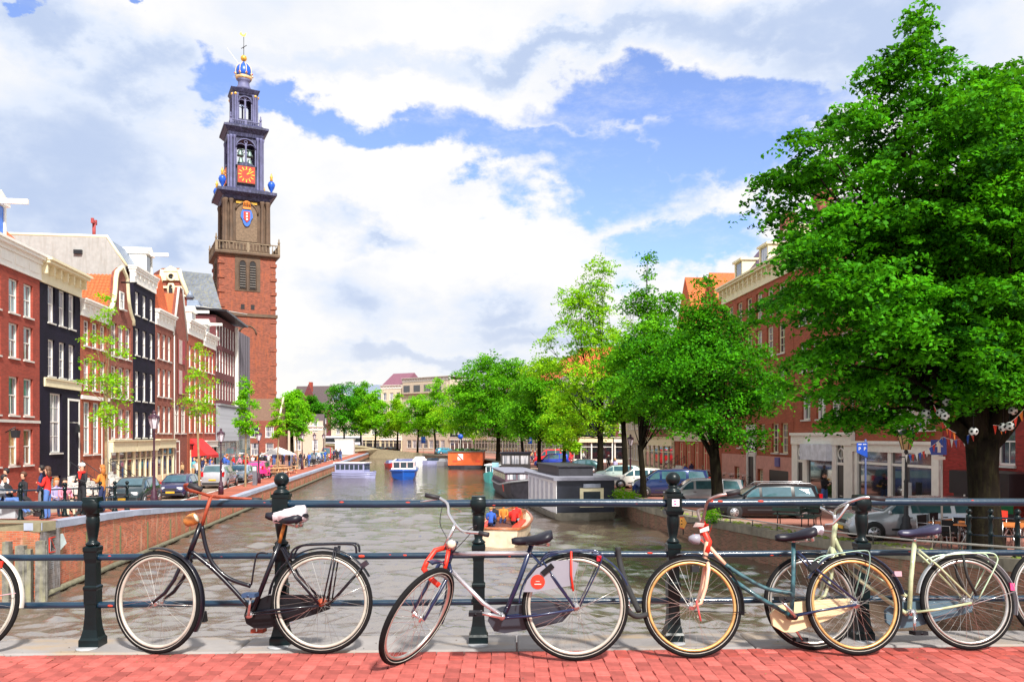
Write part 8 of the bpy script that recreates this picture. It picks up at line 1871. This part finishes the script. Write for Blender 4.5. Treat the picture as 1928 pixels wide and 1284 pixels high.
t = thing('parking_sign', 'blue double parking sign with two white letters before the white shop', 'sign', (gl(1622, 34), 34, ZR(34)), 0); b = MB(); b.tube([(.17, 0, 0), (.17, 0, 3.5)], .04, 6); b.build('pole', mat('pole_blue_grey', (.08, .12, .3), .5), t)
b = MB(); b.prism([(-.22, -.07, 3.35), (.22, -.07, 3.38), (.22, -.07, 2.75), (-.22, -.07, 2.95)], (0, .04, 0)); o = b.build('plate', M_sb, t)
for dx in (-.11, .11): lettering('letter', 'P', .2, M_trim, o, (dx, -.076, 3.1))
for dx in (-.1, .1): b = MB(); b.b2(dx-.07, dx+.07, -.08, -.07, 3.28, 3.31); b.build('small_print', M_trim, o)
t = thing('one_way_sign', 'blue square sign with a white upward arrow among the bunting', 'sign', (gl(1766, 25.5), 25.5, ZR(25.5)), 0); b = MB(); b.tube([(.12, 0, 0), (.12, 0, 3.3)], .03, 6); b.build('pole', M_stone, t)
b = MB(); b.b2(-.24, .24, -.06, -.03, 2.75, 3.22); o = b.build('plate', mat('sign_blue_deep', (.02, .06, .4), .4), t)
b = MB(); b.prism([(-.05, -.075, 2.82), (.05, -.075, 2.82), (.05, -.075, 3.0), (.13, -.075, 3.0), (0, -.075, 3.15), (-.13, -.075, 3.0), (-.05, -.075, 3.0)], (0, .01, 0)); b.build('arrow', M_trim, o)
b = MB(); b.b2(-.18, .2, -.06, -.04, 2.6, 2.7); o = b.build('street_plate', M_trim, t)
# benches on the right quay, planter, bin
def bench(label, px, Y, yaw, m):
    t = thing('park_bench', label, 'bench', (gl(px, Y), Y, ZR(Y)), R(yaw))
    for k in range(3): b = MB(); b.b2(-.9, .9, -.25+k*.17, -.11+k*.17, .42, .46); b.build('seat_slat', m, t)
    for k in range(2): b = MB(); b.b2(-.9, .9, .26, .30, .58+k*.18, .72+k*.18); b.build('back_slat', m, t)
    for sx in (-.7, .7): b = MB(); b.tube([(sx, -.25, 0), (sx, -.2, .42), (sx, .24, .42), (sx, .32, .92)], .022, 5); b.tube([(sx, .25, 0), (sx, .24, .42)], .022, 5); b.build('leg', M_iron, t)
bench('dark green bench before the black estate car', 1500, 33, 150, M_dkgreen); bench('second green bench between the two cars on the right', 1528, 32, 60, M_dkgreen)
# terrace under the elm
M_ttop = mat('table_wood', (.62, .20, .05), .5, var=.15, vs=8); M_alu = mat('aluminium', (.6, .6, .62), .3, .8)
def cafe_table(label, x, y, z, w=.7):
    t = thing('cafe_table', label, 'table', (x, y, z), random.uniform(0, 1)); b = MB(); b.b2(-w, w, -.35, .35, .70, .74); b.build('tabletop', M_ttop, t)
    for sx in (-1, 1): b = MB(); b.tube([(sx*w*.8, -.28, 0), (sx*w*.5, 0, .70)], .02, 5); b.tube([(sx*w*.8, .28, 0), (sx*w*.5, 0, .70)], .02, 5); b.build('leg', M_alu, t)
def cafe_chair(label, x, y, z, yaw, group):
    t = thing('cafe_chair', label, 'chair', (x, y, z), R(yaw), group); b = MB(); b.b2(-.21, .21, -.21, .21, .43, .46); b.build('seat', M_case, t); b = MB(); b.b2(-.21, .21, .19, .22, .55, .88); b.build('backrest', M_case, t)
    for sx in (-1, 1): b = MB(); b.tube([(sx*.22, .24, 0), (sx*.21, .2, .45), (sx*.21, .22, .88)], .013, 5); b.tube([(sx*.22, -.24, 0), (sx*.21, -.2, .66), (sx*.21, .2, .66)], .013, 5); b.build('leg', M_alu, t)
tb = [(1795, 23.6), (1836, 22.6), (1900, 22.2), (1935, 23.8), (1815, 25.2)]
for i, (px, Y) in enumerate(tb):
    cafe_table(('cafe table nearest the silver wagon', 'cafe table left of the elm trunk', 'cafe table right of the elm trunk', 'cafe table at the right edge', 'cafe table farther back by the elm')[i], gl(px, Y), Y, ZR(Y), .55)
    for k in range(3): a = R(120*k+30*i); cafe_chair('black cafe chair with metal legs on the terrace under the elm', gl(px, Y)+math.cos(a)*.85, Y+math.sin(a)*.7, ZR(Y), math.degrees(a)-90, 'cafe chairs on the terrace under the elm')
r = thing('terrace_railing', 'thin dark railing with ball topped posts before the cafe terrace', 'railing')
for Y in (21.0, 20.2, 19.3, 18.4): put('post', pmm, r, (XR(Y)+.5, Y, ZR(Y)))
for zz in (.94, .5): b = MB(); b.tube([(XR(Y)+.5, Y, ZR(Y)+zz) for Y in (21.0, 20.2, 19.3, 18.4, 12)], .022, 6); b.build('rail', M_rail, r)
t = thing('parcel_box', 'red box on the terrace in front of the elm trunk', 'box', (gl(1882, 23), 23, ZR(23)), 0); b = MB(); b.b2(-.16, .16, -.12, .12, .85, 1.1); b.build('lid', M_redp, t); b = MB(); b.b2(-.12, .12, -.1, .1, 0, .85); b.build('stand', M_case, t)
t = thing('green_bin', 'green bin just right of the elm trunk', 'bin', (gl(1886, 30), 30, ZR(30)), 0); b = MB(); b.b2(-.28, .28, -.25, .25, 0, 1.0); b.build('body', mat('bin_green', (.02, .3, .12), .5), t); b = MB(); b.b2(-.32, .32, -.3, .3, 1.0, 1.1); b.build('lid', mat('lid_pale_green', (.3, .6, .45), .5), t)
# footballs hung in the elm and bunting
M_fb = mat('football_white', (.62, .63, .62), .5, var=.05)
for i, (px, py, Y) in enumerate(((1783, 757, 21.0), (1743, 778, 21.2), (1771, 777, 20.8), (1779, 783, 20.6), (1833, 812, 20.6), (1889, 804, 20.9), (1901, 802, 20.7), (1907, 773, 21.3))):
    c = at(px, py, Y); t = thing('hanging_football', 'black and white football hung in the elm, %s' % ('topmost of the cluster left of the trunk', 'leftmost one', 'upper of the close pair', 'lower of the close pair', 'the one against the trunk', 'left of the window pair', 'right of the window pair', 'highest right of the trunk')[i], 'football', c, .7*i)
    b = MB(); b.sphere((0, 0, 0), .11, 14, 9); o = b.build('ball', M_fb, t); b = MB(); ph = (1+5**.5)/2
    for v in [(0, a, b_) for a in (-1, 1) for b_ in (-ph, ph)]+[(a, b_, 0) for a in (-1, 1) for b_ in (-ph, ph)]+[(a, 0, b_) for a in (-ph, ph) for b_ in (-1, 1)]:
        n = Vector(v).normalized(); u = n.orthogonal().normalized(); w = n.cross(u); b.prism([n*.1085+(u*math.cos(R(72*k))+w*math.sin(R(72*k)))*.036 for k in range(5)], n*.004)
    b.build('patches', M_case, t, kind='stuff'); b = MB(); b.tube([(0, 0, .11), (0, 0, .5)], .004, 3); b.build('string', M_case, t)
bcol = [M_redp, M_trim, M_sb, mat('flag_orange', (.8, .2, .02), .7)]
for bi, (A, B_, n, lb) in enumerate(((at(1708, 806, 25.5), at(1752, 770, 21.5), 9, 'red white and blue bunting under the balcony, upper string'), (at(1704, 856, 25.8), at(1776, 822, 24.8), 11, 'bunting strung from the lantern to the arrow sign'), (at(1776, 822, 24.8), at(1836, 810, 20.8), 8, 'bunting from the arrow sign to the elm trunk'), (at(1758, 762, 21.2), at(1800, 815, 21.2), 6, 'short orange and red bunting in the elm branches'), (at(1870, 800, 21), at(1928, 770, 21), 6, 'orange pennants right of the elm trunk'))):
    t = thing('bunting', lb, 'bunting', (0, 0, 0)); P = [lerp(A, B_, k/n)+Vector((0, 0, -.16*math.sin(math.pi*k/n))) for k in range(n+1)]; b = MB(); b.tube(P, .006, 4); b.build('string', M_trim, t)
    for k in range(n):
        q0, q1 = P[k], lerp(P[k], P[k+1], .8); mid = (q0+q1)/2+Vector((.02, .03*(-1)**k, -.24)); b = MB(); b.prism([q0, q1, mid], (0, .006, 0)); b.build('flag', bcol[(k+bi) % 3] if bi < 3 else bcol[(0, 3)[k % 2]], t)
# parasol and picnic tables on the left quay
t = thing('parasol', 'white square parasol over picnic tables on the left quay', 'parasol', (gl(524, 80), 80, 1.12), R(10)); b = MB(); b.tube([(0, 0, 0), (0, 0, 2.6)], .04, 6); b.build('pole', mat('pole_wood', (.6, .35, .15), .6), t)
b = MB(); b._add([(-1.55, -1.55, 1.95), (1.55, -1.55, 1.95), (1.55, 1.55, 1.95), (-1.55, 1.55, 1.95), (0, 0, 2.7)], [(0, 1, 4), (1, 2, 4), (2, 3, 4), (3, 0, 4), (3, 2, 1, 0)]); b.build('canopy', mat('canvas_white', (.82, .78, .74), .8, var=.04), t)
for i, (px, Y) in enumerate(((512, 76), (530, 78), (543, 82), (520, 84), (505, 81))):
    t = thing('picnic_table', 'wooden picnic table by the white parasol, %s' % ('nearest one', 'the one under its pole', 'rightmost one', 'farthest one', 'leftmost one')[i], 'picnic table', (gl(px, Y), Y, 1.12), R(12+10*i)); b = MB(); b.b2(-.9, .9, -.35, .35, .7, .75); b.build('tabletop', mat('picnic_wood', (.62, .33, .16), .7), t)
    for sy in (-1, 1): b = MB(); b.b2(-.9, .9, sy*.65-.12, sy*.65+.12, .42, .46); b.build('bench', MATS['picnic_wood'], t)
    for sx in (-1, 1): b = MB(); b.tube([(sx*.65, -.65, 0), (sx*.6, -.2, .7)], .04, 4); b.tube([(sx*.65, .65, 0), (sx*.6, .2, .7)], .04, 4); b.tube([(sx*.63, -.7, .4), (sx*.63, .7, .4)], .04, 4); b.build('frame', MATS['picnic_wood'], t)
# bollards and pay post on the left
for i, (px, Y) in enumerate(((483, 58),)): t = thing('parking_meter', 'grey parking post beside the pink car', 'parking meter', (gl(480, 62), 62, 1.12)); b = MB(); b.b2(-.15, .15, -.12, .12, 0, 1.5); b.build('body', mat('meter_grey', (.15, .15, .18), .5), t); b = MB(); b.b2(-.13, .13, -.125, -.12, 1.1, 1.4); b.build('panel', M_bw, t)
# simple parked bicycles farther away
def small_bike():
    t = thing('parked_bicycle', 'parked bicycle', 'bicycle', (0, 0, 0))
    for x in (-.53, .53): b = MB(); b.torus((x, 0, .34), .325, .018, (0, 1, 0), 20, 5); w = b.build('wheel', M_tyre, t); b = MB(); b.torus((x, 0, .34), .295, .010, (0, 1, 0), 20, 4); [b.tube([(x, 0, .34), (x+.29*math.cos(k*.7), 0, .34+.29*math.sin(k*.7))], .003, 3) for k in range(9)]; b.build('rim', M_rimc, w)
    b = MB(); b.tube([(-.53, 0, .34), (-.15, 0, .3), (.32, 0, .72), (-.25, 0, .76), (-.15, 0, .3)], .018, 5); b.tube([(-.53, 0, .34), (-.25, 0, .76)], .012, 5); b.tube([(.3, 0, .85), (.38, 0, .6), (.53, 0, .34)], .016, 5); b.build('frame', M_bblack, t)
    b = MB(); b.tube([(.3, 0, .85), (.28, 0, 1.0)], .014, 5); b.tube([(.1, .26, 1.02), (.26, .22, 1.06), (.3, 0, 1.0), (.26, -.22, 1.06), (.1, -.26, 1.02)], .013, 5); b.build('handlebar', M_chrome, t); b = MB(); b.box((-.28, 0, .9), (.26, .16, .06), taper=.7); b.tube([(-.28, 0, .88), (-.25, 0, .76)], .013, 5); b.build('saddle', M_saddle, t); return t
sb = small_bike(); sb['group'] = 'bicycles chained to the left quay railing'; sb['label'] = 'bicycle chained between the ball topped posts of the left quay railing'; sb.location = (-15.5, 29.6, ZL(29.6)); sb.rotation_euler = (0, R(6), R(80))
for x, y, a in ((-15.6, 30.6, 95), (-15.7, 31.4, 85), (-15.6, 28.8, 100)): copy_tree(sb, loc=(x, y, ZL(y)), rz=R(a))
rg = random.Random(9)
for i in range(26):
    Y = rg.uniform(84, 122); X = XR(Y)+rg.uniform(4.8, 7.2); copy_tree(sb, label='bicycle parked in the crowded row on the far right quay', group='bicycles parked on the far right quay', loc=(X, Y, 1.08), rz=rg.uniform(0, 6.28))
for i in range(12):
    Y = rg.uniform(56, 68); X = 21.5-.072*Y-rg.uniform(.6, 1.6); copy_tree(sb, label='bicycle leaning by the right house fronts', group='bicycles by the right house fronts', loc=(X, Y, 1.08), rz=R(90)+rg.uniform(-.4, .4))
for i in range(12):
    Y = rg.uniform(96, 118); X = XL(Y)-rg.uniform(2.6, 3.6); copy_tree(sb, label='bicycle parked by the far left quay cars', group='bicycles parked by the far left quay cars', loc=(X, Y, 1.12), rz=rg.uniform(0, 6.28))
t = thing('scooter', 'pink moped leaning behind the pink car', 'moped', (gl(501, 72), 72, 1.12), R(70)); b = MB()
for x in (-.5, .5): b.torus((x, 0, .25), .2, .06, (0, 1, 0), 16, 6)
b.build('wheels', M_tyre, t); b = MB(); b.box((-.3, 0, .62), (.75, .28, .35), taper=.7); b.tube([(.5, 0, .3), (.38, 0, .95)], .08, 6); b.box((.1, 0, .32), (.6, .25, .08)); b.build('body', MATS['paint_hot_pink'], t)
# green shrubs along the right quay edge and planters
t = thing('shrub', 'light green shrub beside the houseboat mooring', 'shrub', (gl(1172, 47), 47, ZR(47)-.1)); foliage('foliage', [(0, 0, .45, .75, .6, .4), (.7, .3, .35, .5, .5, .3)], 110, 18, .22, .09, LM['lime'], t, 5, flat=.8)
t = thing('shrub', 'low weeds by the bench on the right quay', 'shrub', (gl(1338, 35), 35, ZR(35)-.05)); foliage('foliage', [(0, 0, .3, .4, .3, .35)], 60, 16, .18, .08, LM['bright'], t, 6, flat=.8)
t = thing('shrub', 'potted shrub before the brick block', 'shrub', (gl(1478, 49), 49, 1.08)); foliage('foliage', [(0, 0, .5, .5, .4, .4)], 80, 16, .2, .1, LM['bright'], t, 7, flat=.8)
# orange diamond sign on the right quay wall
t = thing('canal_sign', 'small orange and red canal sign standing at the right water edge', 'sign'); b = MB()
def qr(px, py, Y): v = at(px, py, Y); return v
A = [qr(1280, 973, 34.6), qr(1287, 973, 34.55), qr(1293, 984, 34.5), qr(1288, 995, 34.55), qr(1280, 993, 34.6)]; b.prism(A, (.02, .05, 0)); b.build('plate', mat('sign_orange', (.8, .35, .06), .5), t); b = MB(); b.tube([A[0], A[1]], .02, 4); b.tube([A[4], A[3]], .02, 4); b.build('red_edge', M_redp, t); b = MB(); b.sphere(qr(1283.5, 980, 34.45), .03, 6, 4); b.sphere(qr(1283.5, 986, 34.45), .03, 6, 4); b.build('mark', M_case, t)
b = MB(); c = qr(1285, 984, 34.75); b.tube([(c.x+.03, c.y, c.z-.5), (c.x+.03, c.y, c.z+.1)], .025, 5); b.tube([(c.x, c.y, c.z), (XR(34.7)+.1, 34.9, c.z)], .025, 5); b.build('bracket', M_iron, t)
